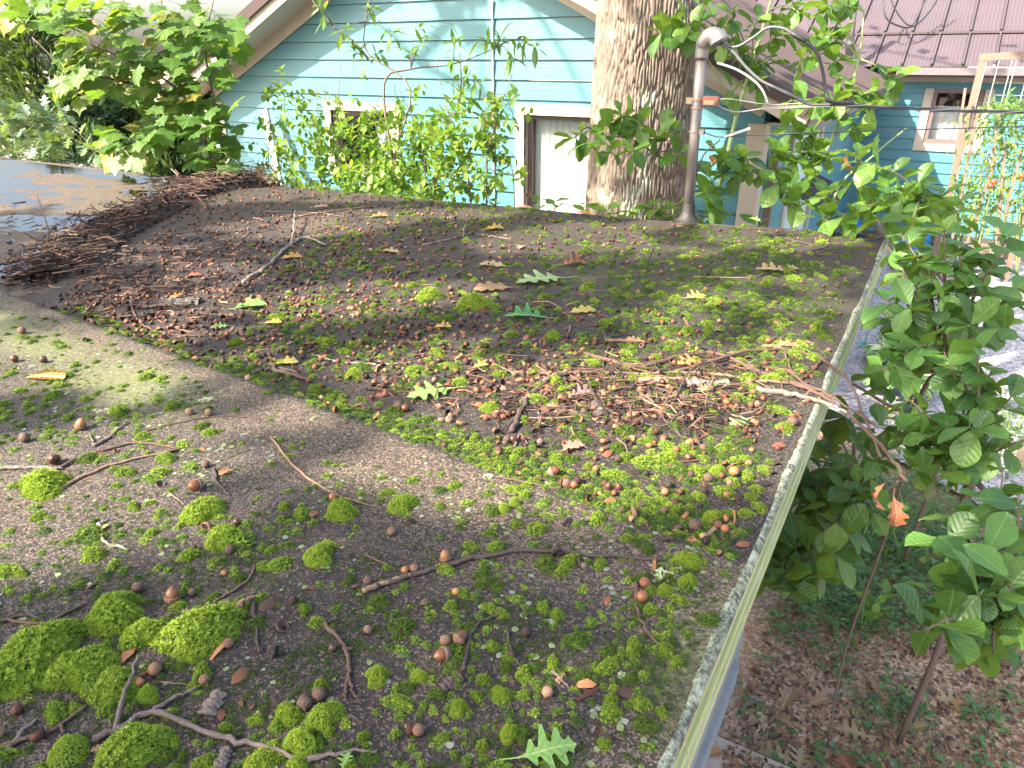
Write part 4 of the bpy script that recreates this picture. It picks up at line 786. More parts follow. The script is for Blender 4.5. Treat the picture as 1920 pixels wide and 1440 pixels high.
def mid_shrub():
    """small-leaved shrub in front of the first window with taller lance-leaved shoots"""
    b = np.array([-4.6, 5.5, 0]); root = thing("flowering_shrub", b, "bright bushy shrub with small yellow green leaves covering the first window", "shrub")
    me = [m.mesh("shrub_leaf", MAT_LIME) for m in L_ELLI]; bud = [300]; rest = []
    tips = []
    for k in range(560):
        t = rng.random()
        if t < .62: px, py = rng.normal(720, 85), rng.normal(275, 48)
        elif t < .8: px, py = rng.normal(560, 50), rng.normal(240, 60)
        else: px, py = rng.normal(890, 45), rng.normal(280, 55)
        if t < .75 and rng.random() < .35: py = rng.uniform(310, 372)
        if py > 385 or py < 110: continue
        d = 5.75 + .35 * rng.normal() * .6 - (px - 720) * .0022; tips.append((D(px, py, d)))
    stems = []
    for px, d in ((560, 6.2), (610, 6.0), (660, 6.0), (700, 5.9), (735, 5.8), (780, 5.7), (820, 5.6), (870, 5.5), (520, 6.3), (930, 5.4)):
        q = D(px + rng.normal() * 10, 380, d); top = D(px + rng.normal() * 45, rng.uniform(110, 230), d); L = [np.array([q[0], q[1], 0]), q, (q + top) / 2 + rdir() * .08, top]; stem(root, L, .009, .003, BARK); stems.append(smooth_line(L[1:], 6))
    SP = np.concatenate(stems)
    for tip in tips:
        h = SP[np.argmin(np.linalg.norm(SP - tip - (0, 0, .1), axis=1))]
        if rng.random() < .35: mb = MB(); mb.tube(smooth_line([h, (h + tip) / 2 + rdir() * .04, tip], 2), .0022, 4, cap=False); part("twig", mb, BARK, root)
        whorl(root, None, me, tip, nrm(tip - h + (0, 0, .05)), 6, .074, bud, rest, 1.0)
    finish_rest(root, rest, L_ELLI, MAT_LIME_T)
    # lance-leaved tall shoots
    b = np.array([-3.9, 5.6, 0]); hubs = [D(770, 170, 5.6), D(690, 110, 5.6), D(685, 40, 5.6), D(770, 130, 5.6), D(850, 120, 5.6), D(930, 90, 5.5), D(625, 50, 5.7), D(860, 200, 5.6), D(865, 150, 5.6), D(905, 230, 5.4)]
    cl = [(640, 65, 5.5, 5), (595, 8, 5.6, 5), (605, 30, 5.6, 3), (700, 10, 5.5, 6), (740, 70, 5.6, 5), (660, 95, 5.6, 5), (790, 45, 5.5, 4), (800, 60, 5.5, 6), (860, 70, 5.4, 6), (900, 75, 5.4, 7), (940, 70, 5.4, 7), (985, 85, 5.3, 6), (1010, 90, 5.3, 4), (960, 110, 5.3, 4), (770, 95, 5.6, 4), (720, 100, 5.6, 5), (850, 110, 5.5, 3), (880, 140, 5.5, 4), (870, 175, 5.5, 5), (900, 160, 5.5, 4), (845, 160, 5.5, 4), (905, 205, 5.4, 4)]
    r = shrub("spicebush", b, "tall sparse shrub with lance shaped leaves before the teal boards", "shrub", None, cl, L_LANC, (MAT_FRESH, MAT_FRESH_T), BARK, hubs=hubs, size_m=.15, twig_r=.003, spread=.8)
    for pts in ([b, (-3.95, 5.6, 1.6), D(740, 330, 5.7), hubs[0], D(690, 100, 5.6), hubs[2], D(700, -30, 5.6)], [D(740, 330, 5.7), D(720, 160, 5.6), hubs[3], hubs[4], hubs[5]], [hubs[1], D(660, 75, 5.65), hubs[6], D(570, -20, 5.7)], [D(840, 350, 5.6), hubs[9], hubs[7], hubs[8], D(860, 90, 5.6)]): stem(r, pts, .011, .004, BARK)
    # dead weed stalk with curled brown leaves by the conduit
    b = D(960, 360, 5.3); b[2] = 0; r = thing("dead_weed", b, "thin dead stalk carrying a few shrivelled brown leaves", "weed"); stem(r, [b, D(965, 380, 5.3), D(945, 300, 5.3), D(915, 245, 5.3), D(905, 180, 5.3)], .005, .002, BARK)
    dm = leaf_mat("dead_leaf_red", [(.22, .08, .04), (.36, .16, .10)], 'object', .1, .6, .2); ml = oak_mb(OAK2, 1.6, .2, .6, seed=5).mesh("dead_leaf", dm)
    for px, py in ((924, 205), (912, 220), (918, 235), (930, 228), (910, 262), (995, 355)): place_leaf(r, ml, D(px, py, 5.28), (rng.normal(), .2, -1.5), rdir(), .07)
mid_shrub()
def maple():
    b = np.array([-6.6, 5.1, 0]); root = thing("maple_sapling", b, "young maple with glowing yellow green lobed leaves by the gable corner", "maple tree")
    me = [m.mesh("maple_leaf", MAT_MAPLE) for m in L_MAP]; bud = [300]; rest = []
    br = [[(410, 330, 6.5), (370, 240, 6.6), (320, 200, 6.6), (240, 90, 6.7), (230, -20, 6.8)], [(410, 330, 6.5), (372, 235, 6.5), (335, 170, 6.4), (255, 120, 6.2), (110, 60, 6.0)], [(420, 330, 6.4), (415, 260, 6.4), (400, 180, 6.3), (385, 90, 6.3), (400, 0, 6.3)], [(335, 170, 6.4), (340, 110, 6.3), (310, 50, 6.3), (300, -20, 6.3)], [(372, 235, 6.5), (300, 240, 6.3), (240, 270, 6.1), (190, 280, 6.0)], [(330, 180, 6.4), (220, 150, 6.1), (130, 130, 5.9), (60, 70, 5.8)]]
    SP = []
    stem(root, [b, (-6.5, 5.1, 1.4), D(410, 330, 6.5)], .03, .02, BARK)
    for p in br: L = [D(*q) for q in p]; stem(root, L, .016, .005, BARK); SP.append(smooth_line(L, 5))
    SP = np.concatenate(SP); k = 0
    pols = [(250, 60, 130, 60, 140), (200, 140, 100, 45, 90), (330, 200, 80, 50, 75), (240, 265, 60, 30, 60), (400, 250, 45, 60, 60), (90, 20, 70, 30, 60), (370, 90, 60, 60, 60), (420, 60, 50, 40, 40)]
    for x, y, sx, sy, n in pols:
        for i in range(n):
            px, py = x + rng.uniform(-1, 1) * sx, y + rng.uniform(-1, 1) * sy
            if py > 312 - max(0, (px - 330)) * -.1 or px > 470: continue
            p = D(px, py, 6.3 + rng.normal() * .35 + (px - 300) * .0012)
            h = SP[np.argmin(np.linalg.norm(SP - p, axis=1))]; out = nrm(p - h + (.1, -.15, 0)); d = nrm(out * .8 + np.array([0, 0, -.45]) + rdir() * .4); nn = nrm(np.array([0, -.35, 1]) + rdir() * .45); s = rng.uniform(.11, .19)
            if bud[0] > 0: place_leaf(root, me[rng.integers(3)], p, d, nn, s); bud[0] -= 1
            else: rest.append((p, d, nn, s))
            if i % 4 == 0: mb = MB(); mb.tube([h, (h + p) / 2 + (0, 0, .03), p], .002, 3, cap=False); part("twig", mb, BARK, root)
    finish_rest(root, rest, L_MAP, MAT_MAPLE_T)
    ym = leaf_mat("leaf_maple_gold", [(.40, .28, .03), (.42, .22, .03)], 'object', .45, .45, .2, tcol=(.8, .5, .03)); my = maple_mb(.25).mesh("maple_leaf_gold", ym)
    for px, py, s in ((200, 268, .17), (205, 298, .15), (10, 30, .17), (175, 42, .13), (262, 292, .13)): o = place_leaf(root, my, D(px, py, 5.9), (rng.normal() * .5, -.3, -.8), (0.2, -.8, .5), s); o["label"] = "golden maple leaf"
maple()
def conifers():
    spray = [MB().add([(0, 0, 0), (.35, .1, .02), (1, 0, -.06), (.35, -.1, .02), (.45, .3, -.03), (.5, -.28, -.03)], [(0, 3, 2, 1), (0, 1, 4), (0, 5, 3)], uv=[(0, .3)] * 6)]
    mt = leaf_mat("conifer_spray", [(.018, .05, .02), (.03, .075, .028), (.045, .10, .03)], 'tint', .15, .6, 0)
    for px, py_top, dep, R, H, lab in ((45, 25, 21, 2.6, 3.6, "dark conical evergreen at the left edge beyond the puddle"), (125, 150, 23, 1.6, 2.7, "slim dark evergreen beside the tall conical one at far left"), (245, 190, 23, 1.6, 2.6, "dark evergreen half hidden behind the maple leaves"), (310, 235, 20, 1.1, 1.7, "low dark evergreen bush below the gable corner")):
        q = D(px, py_top, dep); b = np.array([q[0], q[1], 0]); Ht = q[2]; r = thing("arborvitae", b, lab, "evergreen")
        mb = MB(); mb.tube([b, b + (0, 0, Ht * .9)], [.09, .02], 7); part("trunk", mb, BARK, r); bl = Bulk(spray)
        for k in range(3400):
            z = Ht * (1 - rng.random() ** .8 * .98); w = R * (1 - (z / Ht) ** 1.6) + .06; a = rng.random() * 6.28; rr = w * (rng.random() ** .35) * (1 + .25 * math.sin(a * 5 + z * 3)); p = b + (rr * math.cos(a), rr * math.sin(a), z)
            d = nrm((math.cos(a), math.sin(a), .6 + rng.normal() * .5)); bl.put(npframe(p, d, nrm(rdir() + d * .2), rng.uniform(.28, .6)), (rng.random(),) * 3)
        bl.obj("crown", mt, r)
    # blue green broadleaf bough low at far left, in front of the evergreens
    b = D(60, 260, 16.5); b[2] = 0; cl = [(rng.uniform(0, 125), rng.uniform(205, 288), 15.5 + 1.5 * rng.random(), 6) for _ in range(34)] + [(180, 285, 14, 5), (165, 275, 14, 4)]
    mm = leaf_mat("leaf_blue_green", [(.035, .08, .045), (.05, .105, .055), (.07, .13, .065)], 'object', .3, .4, .2); mmt = leaf_mat("leaf_blue_green_mass", [(.035, .08, .045), (.07, .13, .065)], 'tint', .3, .4, .2)
    shrub("oak_seedling", b, "blue green lobed leaf shrub low at the far left roof end", "shrub", None, cl, [oak_mb(OAK, .3, .02, .2, seed=3), oak_mb(OAK2, .5, .02, .1, seed=4)], (mm, mmt), BARK, hubs=[D(40, 290, 16.3), D(90, 285, 16.3), D(20, 250, 16.3)], size_m=.36)
    # tree masses beyond the houses that close the view above the wing
    def far_tree(c, R, H, lab, n=1500, col=MAT_FRESH_T):
        r = thing("far_tree", (c[0], c[1], 0), lab, "tree"); mb = MB(); mb.tube([(c[0], c[1], 0), (c[0] + .1, c[1], H * .7)], [.2, .06], 7); part("trunk", mb, BARK, r); bl = Bulk([MB().add([(-.5, 0, 0), (-.1, .34, .06), (.5, 0, -.05), (-.1, -.34, .06)], [(0, 2, 1), (0, 3, 2)], uv=[(0, .3)] * 4)])
        cs = np.array([c[0], c[1], H * .62]) + rng.normal(size=(22, 3)) * (R * .45, R * .45, H * .17)
        for k in range(n): q = cs[rng.integers(22)] + rng.normal(size=3) * R * .17; bl.put(npframe(q, rdir(), nrm(rdir() + (0, 0, .6)), rng.uniform(.25, .5)), (rng.random(),) * 3)
        bl.obj("crown", col, r)
    for k, (px, dep, R, H, lab) in enumerate(((1640, 27, 3, 8, "green tree above the mauve roof, beside the far pole"), (1740, 30, 3.4, 9, "green tree above the middle of the mauve roof ridge"), (1560, 32, 3.5, 9, "tree glimpsed behind the brown ribbed roof slope"))):
        q = D(px, 60, dep); far_tree(q, R, H, lab)
conifers()
# ------------------------------------------------------------------ moss on the roof
def roof_n(u, v):
    e = .03; zx = float(roof_z(u + e, v) - roof_z(u - e, v)) / (2 * e); zy = float(roof_z(u, v + e) - roof_z(u, v - e)) / (2 * e)
    return nrm((-zx, -zy, 1))
MOSS_T = leaf_mat("moss_mass", [(.02, .036, .008), (.06, .115, .012), (.165, .26, .018), (.32, .44, .03), (.44, .55, .07)], 'tint', .25, .7, 0)
def moss_mb(R, n, L, h, seed, lo=.35, hi=.95, tri=5, irr=.25, base=True, sx=1.0):
    """cushion: a dome of small star-shaped shoots over a dark low core"""
    r = np.random.default_rng(seed); mb = MB(); ph = r.random(6) * 6.28
    def rad(a): return R * (1 + irr * (.5 * math.sin(2 * a + ph[0]) + .35 * math.sin(3 * a + ph[1]) + .25 * math.sin(5 * a + ph[2])))
    if base:
        V = [(0, 0, h * .8)]; m = 14
        for q in (.5, .85, 1.0):
            for k in range(m): a = 6.283 * k / m; w = rad(a) * q; V.append((w * math.cos(a) * sx, w * math.sin(a), h * .8 * (1 - q ** 2.2) - (.004 if q == 1 else 0)))
        f = [(0, 1 + k, 1 + (k + 1) % m) for k in range(m)] + [(1 + ring * m + k, 1 + (ring + 1) * m + k, 1 + (ring + 1) * m + (k + 1) % m, 1 + ring * m + (k + 1) % m) for ring in (0, 1) for k in range(m)]
        mb.add(V, f, col=(.12, .12, .12))
    for k in range(n):
        a = k * 2.39996 + r.normal() * .3; q = math.sqrt((k + .5) / n) * (1 + .04 * r.normal()); w = rad(a) * q; z = h * (1 - min(q, 1.0) ** 2.2) * (1 + .15 * r.normal())
        p = np.array([w * math.cos(a) * sx, w * math.sin(a), z]); nn = nrm((math.cos(a) * q * 1.1 + r.normal() * .35, math.sin(a) * q * 1.1 + r.normal() * .35, 1.0))
        e1 = nrm(np.cross(nn, (.3, .9, .1))); e2 = np.cross(nn, e1); t = lo + (hi - lo) * r.random() ** 1.1; l = L * (.7 + .6 * r.random()); V = []; f = []; b0 = r.random() * 6.28
        for j in range(tri):
            b = b0 + 6.283 * j / tri; s = e1 * math.cos(b) + e2 * math.sin(b); c = np.cross(nn, s)
            V += [p - nn * l * .35 + c * l * .2, p - nn * l * .35 - c * l * .2, p + s * l * .72 + nn * l * (.32 + .3 * r.random())]; f.append((3 * j, 3 * j + 1, 3 * j + 2))
        mb.add(V, f, col=(t, t, t), uv=[(0, .3)] * len(V))
    return mb
me_big = [moss_mb(.05, 1700, .0052, .028, s, .40, 1.0, 5, .3) .mesh("moss_cushion_big", MOSS_T) for s in (1, 2, 3)]
me_big.append(moss_mb(.045, 1500, .0034, .034, 9, .55, 1.0, 5, .08).mesh("moss_cushion_round", MOSS_T))
me_mid = [moss_mb(.02, 330, .0036, .011, s, .25, .95, 5, .3).mesh("moss_cushion_mid", MOSS_T) for s in (11, 12, 13, 14)]
me_drk = [moss_mb(.02, 330, .0034, .009, s, .05, .55, 5, .35).mesh("moss_cushion_dark", MOSS_T) for s in (15, 16, 17)]
def on(px, py): p = on_roof(px, py); return p, roof_n(p[0], p[1])
def put_roof(name, me, px, py, s, rot=None, dz=0.0, sy=None, sz=None):
    p, n = on(px, py); a = rng.random() * 6.28 if rot is None else rot; M = frame(p + n * dz, (math.cos(a), math.sin(a), 0), n)
    M = M @ Matrix.Diagonal((s, s if sy is None else sy, s if sz is None else sz, 1)); o = bpy.data.objects.new(name, me); o.matrix_basis = M; return link(o)
def px_scale(px, py): p = on_roof(px, py); return proj(p)[2] / F      # metres per photo pixel there
hero = [(380, 1188, 70, 0, "largest bright green moss cushion, in the lower left of the roof"), (213, 1155, 54, 1, "bright moss cushion above left of the largest one"), (270, 1192, 40, 2, "moss cushion squeezed between the two bright big ones"), (70, 1230, 78, 0, "broad moss mat spreading along the lower left picture edge"), (155, 1258, 58, 1, "moss mat lobe right of the broad mat"), (15, 1275, 62, 2, "moss mat lobe at the lowest left edge of the broad mat"),
        (218, 1290, 46, 2, "moss cushion below the broad mat, left of the upright twig"), (130, 1415, 42, 3, "perfectly round moss ball at the bottom left"), (245, 1410, 62, 0, "shaggy moss cushion right of the round moss ball"), (755, 948, 28, 1, "lone bright moss cushion in the granules near the ridge"), (598, 1045, 30, 2, "lone moss cushion in the middle of the near slope"), (382, 960, 38, 1, "bright moss cushion near the hollow acorns, left of centre"),
        (85, 912, 46, 0, "feathery moss cushion under the crossing twigs at left"), (423, 1012, 38, 2, "elongated moss cushion under the grey acorn"), (610, 1345, 33, 1, "moss cushion right of the pair of big acorns"), (540, 1342, 27, 2, "moss cushion left below the pair of big acorns"), (565, 1395, 34, 1, "moss cushion below the pair of big acorns"), (278, 1305, 22, 0, "small moss cushion right of the upright twig"), (488, 1432, 30, 2, "moss cushion cut by the bottom edge under the long twig"),
        (708, 1270, 24, 1, "dark green moss cushion right of the forked brown twig"), (785, 1272, 18, 0, "moss cushion next to the curled bark chip"), (938, 1305, 20, 2, "moss tuft above the green oak leaf at the bottom"), (860, 1330, 19, 1, "moss tuft left of the green oak leaf at the bottom"), (955, 1378, 20, 0, "moss tuft just above the stalk of the bottom oak leaf"), (1290, 1055, 25, 1, "round moss cushion near the fascia, above the pale lichen"), (1290, 1092, 18, 2, "round moss cushion below the one near the fascia"), (1245, 1108, 14, 0, "little moss ball left of the pale lichen by the fascia"),
        (805, 556, 26, 1, "bright moss hummock beyond the ridge, left of the brown leaf"), (890, 572, 34, 0, "wide moss hummock under the brown and green leaves"), (945, 957, 14, 3, "smooth moss ball on the granules by the ridge"), (965, 945, 13, 3, "twin smooth moss ball by the ridge"), (640, 960, 32, 1, "olive moss cushion with an acorn sitting on it"), (600, 1290, 16, 1, "little moss tuft by the forked twig foot"), (920, 768, 18, 2, "moss cushion left of the debris heap"), (1335, 975, 22, 2, "loose moss cushion near the right fascia"), (560, 1435, 20, 0, "moss tuft at the bottom edge, centre left"), (1345, 885, 16, 1, "moss tuft beside the yellowish acorn near the fascia"), (665, 705, 20, 2, "moss patch by the lichened grey twig")]
placed = []
for px, py, r, k, lab in hero:
    m = px_scale(px, py); o = put_roof("moss_cushion", me_big[k], px, py, r * m / .05, sz=.8 * r * m / .05 + .2); props(o, lab, "moss cushion", "moss cushions on the shed roof"); placed.append((px, py, r))
# density of small moss over the photo, then: 260 nearest are things, the rest one carpet
def gq(px, py, x, y, a, b): return np.exp(-((px - x) / a) ** 2 - ((py - y) / b) ** 2)
LAND = [(380, 1188, "the largest moss cushion"), (213, 1158, "the moss cushion left of the largest"), (70, 1235, "the broad moss mat"), (130, 1415, "the perfectly round moss ball"), (245, 1410, "the shaggy moss cushion"), (755, 948, "the lone moss cushion by the long tan twig's end"), (598, 1045, "the lone moss cushion amid the near slope"), (382, 960, "the moss cushion by the cracked acorn"), (85, 912, "the feathery moss cushion"), (423, 1012, "the elongated moss cushion"), (588, 1320, "the pair of big acorns"), (708, 1270, "the forked brown twig's foot"), (845, 1225, "the trio of acorns"), (1015, 1416, "the green leaf at the bottom edge"), (1290, 1055, "the round moss cushion near the fascia"), (1246, 1082, "the pale leafy lichen"), (835, 1052, "the upright orange acorn"), (1060, 1040, "the long dark stick's middle"), (1203, 1126, "the mottled acorn near the fascia"), (1220, 1190, "the curved twig near the fascia"), (960, 1215, "the small dark twig at centre"), (580, 880, "the long tan twig"), (82, 710, "the rolled orange leaf"), (153, 805, "the pale acorn in its cup"), (210, 820, "the bleached forked stick"), (370, 785, "the shiny orange cup"), (735, 1000, "the bright rimmed orange cup"), (640, 1230, "the forked brown twig"), (340, 1390, "the branching grey twig"), (945, 950, "the twin smooth moss balls"), (1302, 990, "the dark purple cup"), (1375, 891, "the large yellowish acorn"), (1388, 794, "the pale green leaf near the fascia"), (1070, 842, "the pinkish leaf below the heap"), (1130, 760, "the dark bark chunk"), (1000, 740, "the arched thick stick"), (840, 795, "the dark hollow cups"), (812, 740, "the light green stalked leaf"), (560, 710, "the thick wooden stub"), (680, 683, "the pale lichened twig"), (510, 608, "the golden tipped leaf"), (466, 578, "the light green leaf behind the ridge"), (340, 625, "the bent brown twig"), (330, 560, "the sandy bark slab"), (805, 556, "the bright moss hummock"), (890, 572, "the wide moss hummock"), (990, 598, "the deep green curled leaf"), (1090, 587, "the bright yellow leaf"), (1302, 560, "the yellow star shaped leaf"), (1465, 510, "the twin tan leaves"), (1297, 682, "the orange draped leaf"), (1280, 720, "the flaking bark slabs"), (540, 470, "the mossy spurred branch"), (925, 500, "the tan lobed leaf"), (1018, 529, "the long pale green leaf"), (730, 475, "the pale tan far leaf"), (640, 395, "the sunlit tan stick"), (1289, 412, "the mast foot"), (828, 616, "the curled golden leaf"), (1190, 640, "the brown leaf above the boughs"), (1530, 470, "the forked twig by the far corner"), (450, 640, "the ridge bend at left"), (1420, 740, "the main bough"), (150, 480, "the debris dam"), (1050, 450, "the sunny patch before the trunk"), (1245, 928, "the reddish acorn at the ridge end")]
ORD = ["closest", "second closest", "third closest", "fourth closest", "fifth closest", "sixth closest", "seventh closest", "eighth closest", "ninth closest", "tenth closest", "eleventh closest", "twelfth closest", "thirteenth closest", "fourteenth closest", "fifteenth closest", "sixteenth closest"]
def landmark_labels(objs):
    """objs: (object, px, py, noun). names each by the landmark it lies nearest to, its side, and its rank there"""
    G = {}
    for o, x, y, noun in objs:
        d = [((x - a) ** 2 + ((y - b) * 1.6) ** 2, a, b, t) for a, b, t in LAND]; q = min(d); dx, dy = x - q[1], (y - q[2]) * 1.6
        side = ("right of" if dx > 0 else "left of") if abs(dx) > abs(dy) else ("in front of" if dy > 0 else "behind"); G.setdefault((noun, side, q[3]), []).append((q[0], id(o), o))
    for (noun, side, t), L in G.items():
        L.sort()
        for i, (_, _, o) in enumerate(L):
            pre = "" if len(L) == 1 else (ORD[i] if i < len(ORD) else "outlying") + " "; o["label"] = (pre + noun + " " + side + " " + t)[:300]
def moss_density(px, py, P):
    u, v = P[:, 0], P[:, 1]; near = v < ridge_v(u); pd = (pond(u, v) > -.25) & ~near
    d = np.where(near, .055 + .10 * gq(px, py, 950, 1250, 420, 190) + .17 * gq(px, py, 330, 1050, 260, 110) + .15 * gq(px, py, 100, 770, 190, 110) + .03 * gq(px, py, 900, 960, 350, 40) + .22 * gq(px, py, 1260, 1150, 110, 160),
                 .08 + .75 * gq(px, py, 1400, 540, 280, 140) + .16 * gq(px, py, 1250, 900, 260, 130) + .22 * gq(px, py, 600, 590, 170, 120) + .14 * gq(px, py, 900, 600, 300, 130) + .5 * gq(px, py, 900, 400, 260, 40) + .5 * gq(px, py, 560, 470, 120, 50) - .6 * gq(px, py, 240, 520, 260, 90))
    d = d + np.where(~near & (v - ridge_v(u) < .16), 1.6, 0)
    for x, y, a, b in ((780, 800, 120, 40), (1230, 405, 60, 14), (560, 1250, 90, 50), (520, 425, 60, 25)): d = d - 1.2 * gq(px, py, x, y, a, b)
    nz = fbm(u * 5 + 31, v * 5 + 13, 3); d = np.clip(d, 0, 1.2) * (.25 + .75 * sstep(.38, .56, nz + .06)); d = np.where(~near & (v - ridge_v(u) < .12), 1.0, d)
    d = d * np.where(u > -.22, .35, 1); return np.where(pd, 0, d)
def sample_roof(n, dens, umin=-7.5):
    """points uniform in the picture over the roof, thinned by a density function"""
    out = []
    px = rng.uniform(-30, 1690, n); py = rng.uniform(330, 1470, n)
    d = RT * (px - 960)[:, None] + UPC * (720 - py)[:, None] + AX * F; z = np.full(n, RZ)
    for _ in range(5): P = C0 + d * ((z - CZ) / d[:, 2])[:, None]; z = roof_z(P[:, 0], P[:, 1])
    P[:, 2] = z; ok = (P[:, 0] < EDGE_U - .02) & (P[:, 0] > umin) & (P[:, 1] < 4.18) & (P[:, 1] > -.9) & (d[:, 2] < 0)
    P, px, py = P[ok], px[ok], py[ok]; k = rng.random(len(P)) < dens(px, py, P); return P[k], px[k], py[k]
P, px, py = sample_roof(46000, moss_density)
dep = (P - C0) @ AX; size = np.where(P[:, 1] < ridge_v(P[:, 0]), rng.gamma(2.2, .0030, len(P)) + .0035, rng.gamma(2.5, .0038, len(P)) + .006)
size = np.clip(size, .0035, .03); sdv = P[:, 1] - ridge_v(P[:, 0]); size = np.where((sdv > 0) & (sdv < .11), rng.uniform(.007, .014, len(P)), size); grid_ = {}; kp = []
for i in rng.permutation(len(P)):      # keep tufts apart so that they read one by one
    c_ = (int(P[i, 0] / .04), int(P[i, 1] / .04)); ok_ = True
    for a in (-1, 0, 1):
        for b in (-1, 0, 1):
            for q in grid_.get((c_[0] + a, c_[1] + b), ()):
                if (P[q, 0] - P[i, 0]) ** 2 + (P[q, 1] - P[i, 1]) ** 2 < ((.82 if not 0 < sdv[i] < .11 else .6) * (size[q] + size[i])) ** 2: ok_ = False
    if ok_: grid_.setdefault(c_, []).append(i); kp.append(i)
kp = np.array(kp); P, px, py, dep, size = P[kp], px[kp], py[kp], dep[kp], size[kp]; order = np.argsort(-(size / dep)); first = []
for i in order:
    if len(first) >= 255: break
    if any((px[i] - a) ** 2 + (py[i] - b) ** 2 < (c * .8) ** 2 for a, b, c in placed[:38]): continue
    first.append(i)
fs = set(first); tuft_rec = []
for i in first:
    dark = rng.random() < (.55 if gq(px[i], py[i], 850, 1250, 500, 200) > .3 else .3); me = (me_drk if dark else me_mid)[rng.integers(3)]
    n = roof_n(P[i][0], P[i][1]); a = rng.random() * 6.28; M = frame(P[i], (math.cos(a), math.sin(a), 0), n) @ Matrix.Diagonal((size[i] / .02 * rng.uniform(.8, 1.4), size[i] / .02 * rng.uniform(.8, 1.1), size[i] / .02 * .9 + .15, 1))
    o = link(bpy.data.objects.new("moss_cushion", me)); o.matrix_basis = M; dark_near = P[i][1] < ridge_v(P[i][0])
    props(o, "small moss tuft", "moss cushion", "small moss tufts on the shed roof"); tuft_rec.append((o, px[i], py[i], "small dark moss tuft" if dark else "small bright moss tuft"))
landmark_labels(tuft_rec)
car = Bulk([moss_mb(1, 44, .40, .62, s, lo, hi, 4, .35, True) for s, lo, hi in ((21, .3, .85), (22, .2, .7), (23, .03, .4), (24, .5, 1.0))])
for i in range(len(P)):
    if i in fs: continue
    n = roof_n(P[i][0], P[i][1]); a = rng.random() * 6.28; k = rng.choice(4, p=(.36, .30, .16, .18) if P[i][1] < ridge_v(P[i][0]) else (.22, .38, .34, .06)); olive = gq(px[i], py[i], 1350, 560, 330, 170)
    s = size[i] * 1.0; M = npframe(P[i] - n * s * .05, (math.cos(a), math.sin(a), 0), n, s); M[:3, 0] *= rng.uniform(.8, 1.5)
    car.put(M, None, k)
car.obj("moss_carpet", MOSS_T)
# dark fuzzy undergrowth of tiny moss: very small dark tufts
def dk_density(px, py, P):
    u, v = P[:, 0], P[:, 1]; near = v < ridge_v(u); d = np.where(near, .22 + .8 * gq(px, py, 850, 1260, 560, 200) + .4 * gq(px, py, 350, 1050, 260, 110) + .25 * gq(px, py, 850, 950, 400, 60), .35 + .4 * gq(px, py, 1350, 600, 350, 300))
    d = d * sstep(.35, .6, fbm(u * 9 + 3, v * 9 + 1, 3)); return np.where((pond(u, v) > -.2) & ~near, 0, d)
Q, qx, qy = sample_roof(22000, dk_density)
tiny = Bulk([moss_mb(1, 9, .55, .35, s, lo, hi, 4, .3, False) for s, lo, hi in ((31, .02, .22), (32, .05, .4))])
for p in Q:
    a = rng.random() * 6.28; tiny.put(npframe(p, (math.cos(a), math.sin(a), 0), (0, 0, 1), rng.uniform(.0028, .0065)), None, rng.integers(2))
tiny.obj("dark_moss_film", MOSS_T)
# crusty lichen: thin crinkled flakes
LICH = tint_mat("lichen_crust", .85, .25, 200, .2, .0004)
def li_density(px, py, P):
    u, v = P[:, 0], P[:, 1]; dv = v - ridge_v(u); near = dv < 0; d = np.where(near, np.exp(-((dv + .22) / .2) ** 2) * (.25 + .9 * sstep(-.9, -2.0, u)) + .05, .01) + .2 * sstep(-.33, -.2, u)
    return d * sstep(.42, .6, fbm(u * 8 + 77, v * 8 + 5, 3))
Q, qx, qy = sample_roof(15000, li_density)
def flake(seed):
    r = np.random.default_rng(seed); mb = MB(); n = 9; V = [(0, 0, .1)] + [(math.cos(6.283 * k / n) * (.6 + .5 * r.random()), math.sin(6.283 * k / n) * (.6 + .5 * r.random()), .12 * r.random()) for k in range(n)]
    return mb.add(V, [(0, 1 + k, 1 + (k + 1) % n) for k in range(n)])
lb = Bulk([flake(s) for s in range(5)])
for p in Q:
    k = rng.uniform(.75, 1.15); a = rng.random() * 6.28; c = np.array((.25, .30, .14)) if rng.random() < .7 else np.array((.28, .31, .25))
    lb.put(npframe(p + (0, 0, .0006), (math.cos(a), math.sin(a), 0), roof_n(p[0], p[1]), rng.uniform(.0025, .0075)), c * k * .72, rng.integers(5))
lb.obj("lichen_crust", LICH)
def rosette(seed):
    r = np.random.default_rng(seed); mb = MB()
    for k in range(46):
        a = r.random() * 6.28; q = r.random() ** .6; p = np.array([math.cos(a) * q, math.sin(a) * q, .12 + .25 * r.random() * (1 - q * .6)]); b = a + r.normal() * .6; d = np.array([math.cos(b), math.sin(b), .5 * r.random()]); c = np.array([-d[1], d[0], 0]); l = .28; t = .8 + .3 * r.random()
        mb.add([p - d * l * .3, p + c * l * .5 + d * l * .4, p + d * l + c * l * .2, p + d * l * .9 - c * l * .3, p - c * l * .45 + d * l * .3], [(0, 4, 3, 2, 1)], col=(.42 * t, .47 * t, .26 * t))
    return mb
ros = [rosette(s).mesh("lichen_rosette", LICH) for s in (1, 2)]
for px_, py_, r_, lab in ((1246, 1080, 17, "pale leafy lichen between moss balls near the fascia"), (1166, 1268, 9, "small pale lichen rosette at lower right of the roof"), (1030, 906, 8, "pale lichen rosette just above the ridge line"), (915, 895, 9, "yellowish lichen rosette on the mossy ridge edge"), (385, 752, 12, "grey white lichen patch on the ridge band")):
    o = put_roof("lichen_rosette", ros[0], px_, py_, r_ * px_scale(px_, py_)); props(o, lab, "lichen", "leafy lichens on the roof")

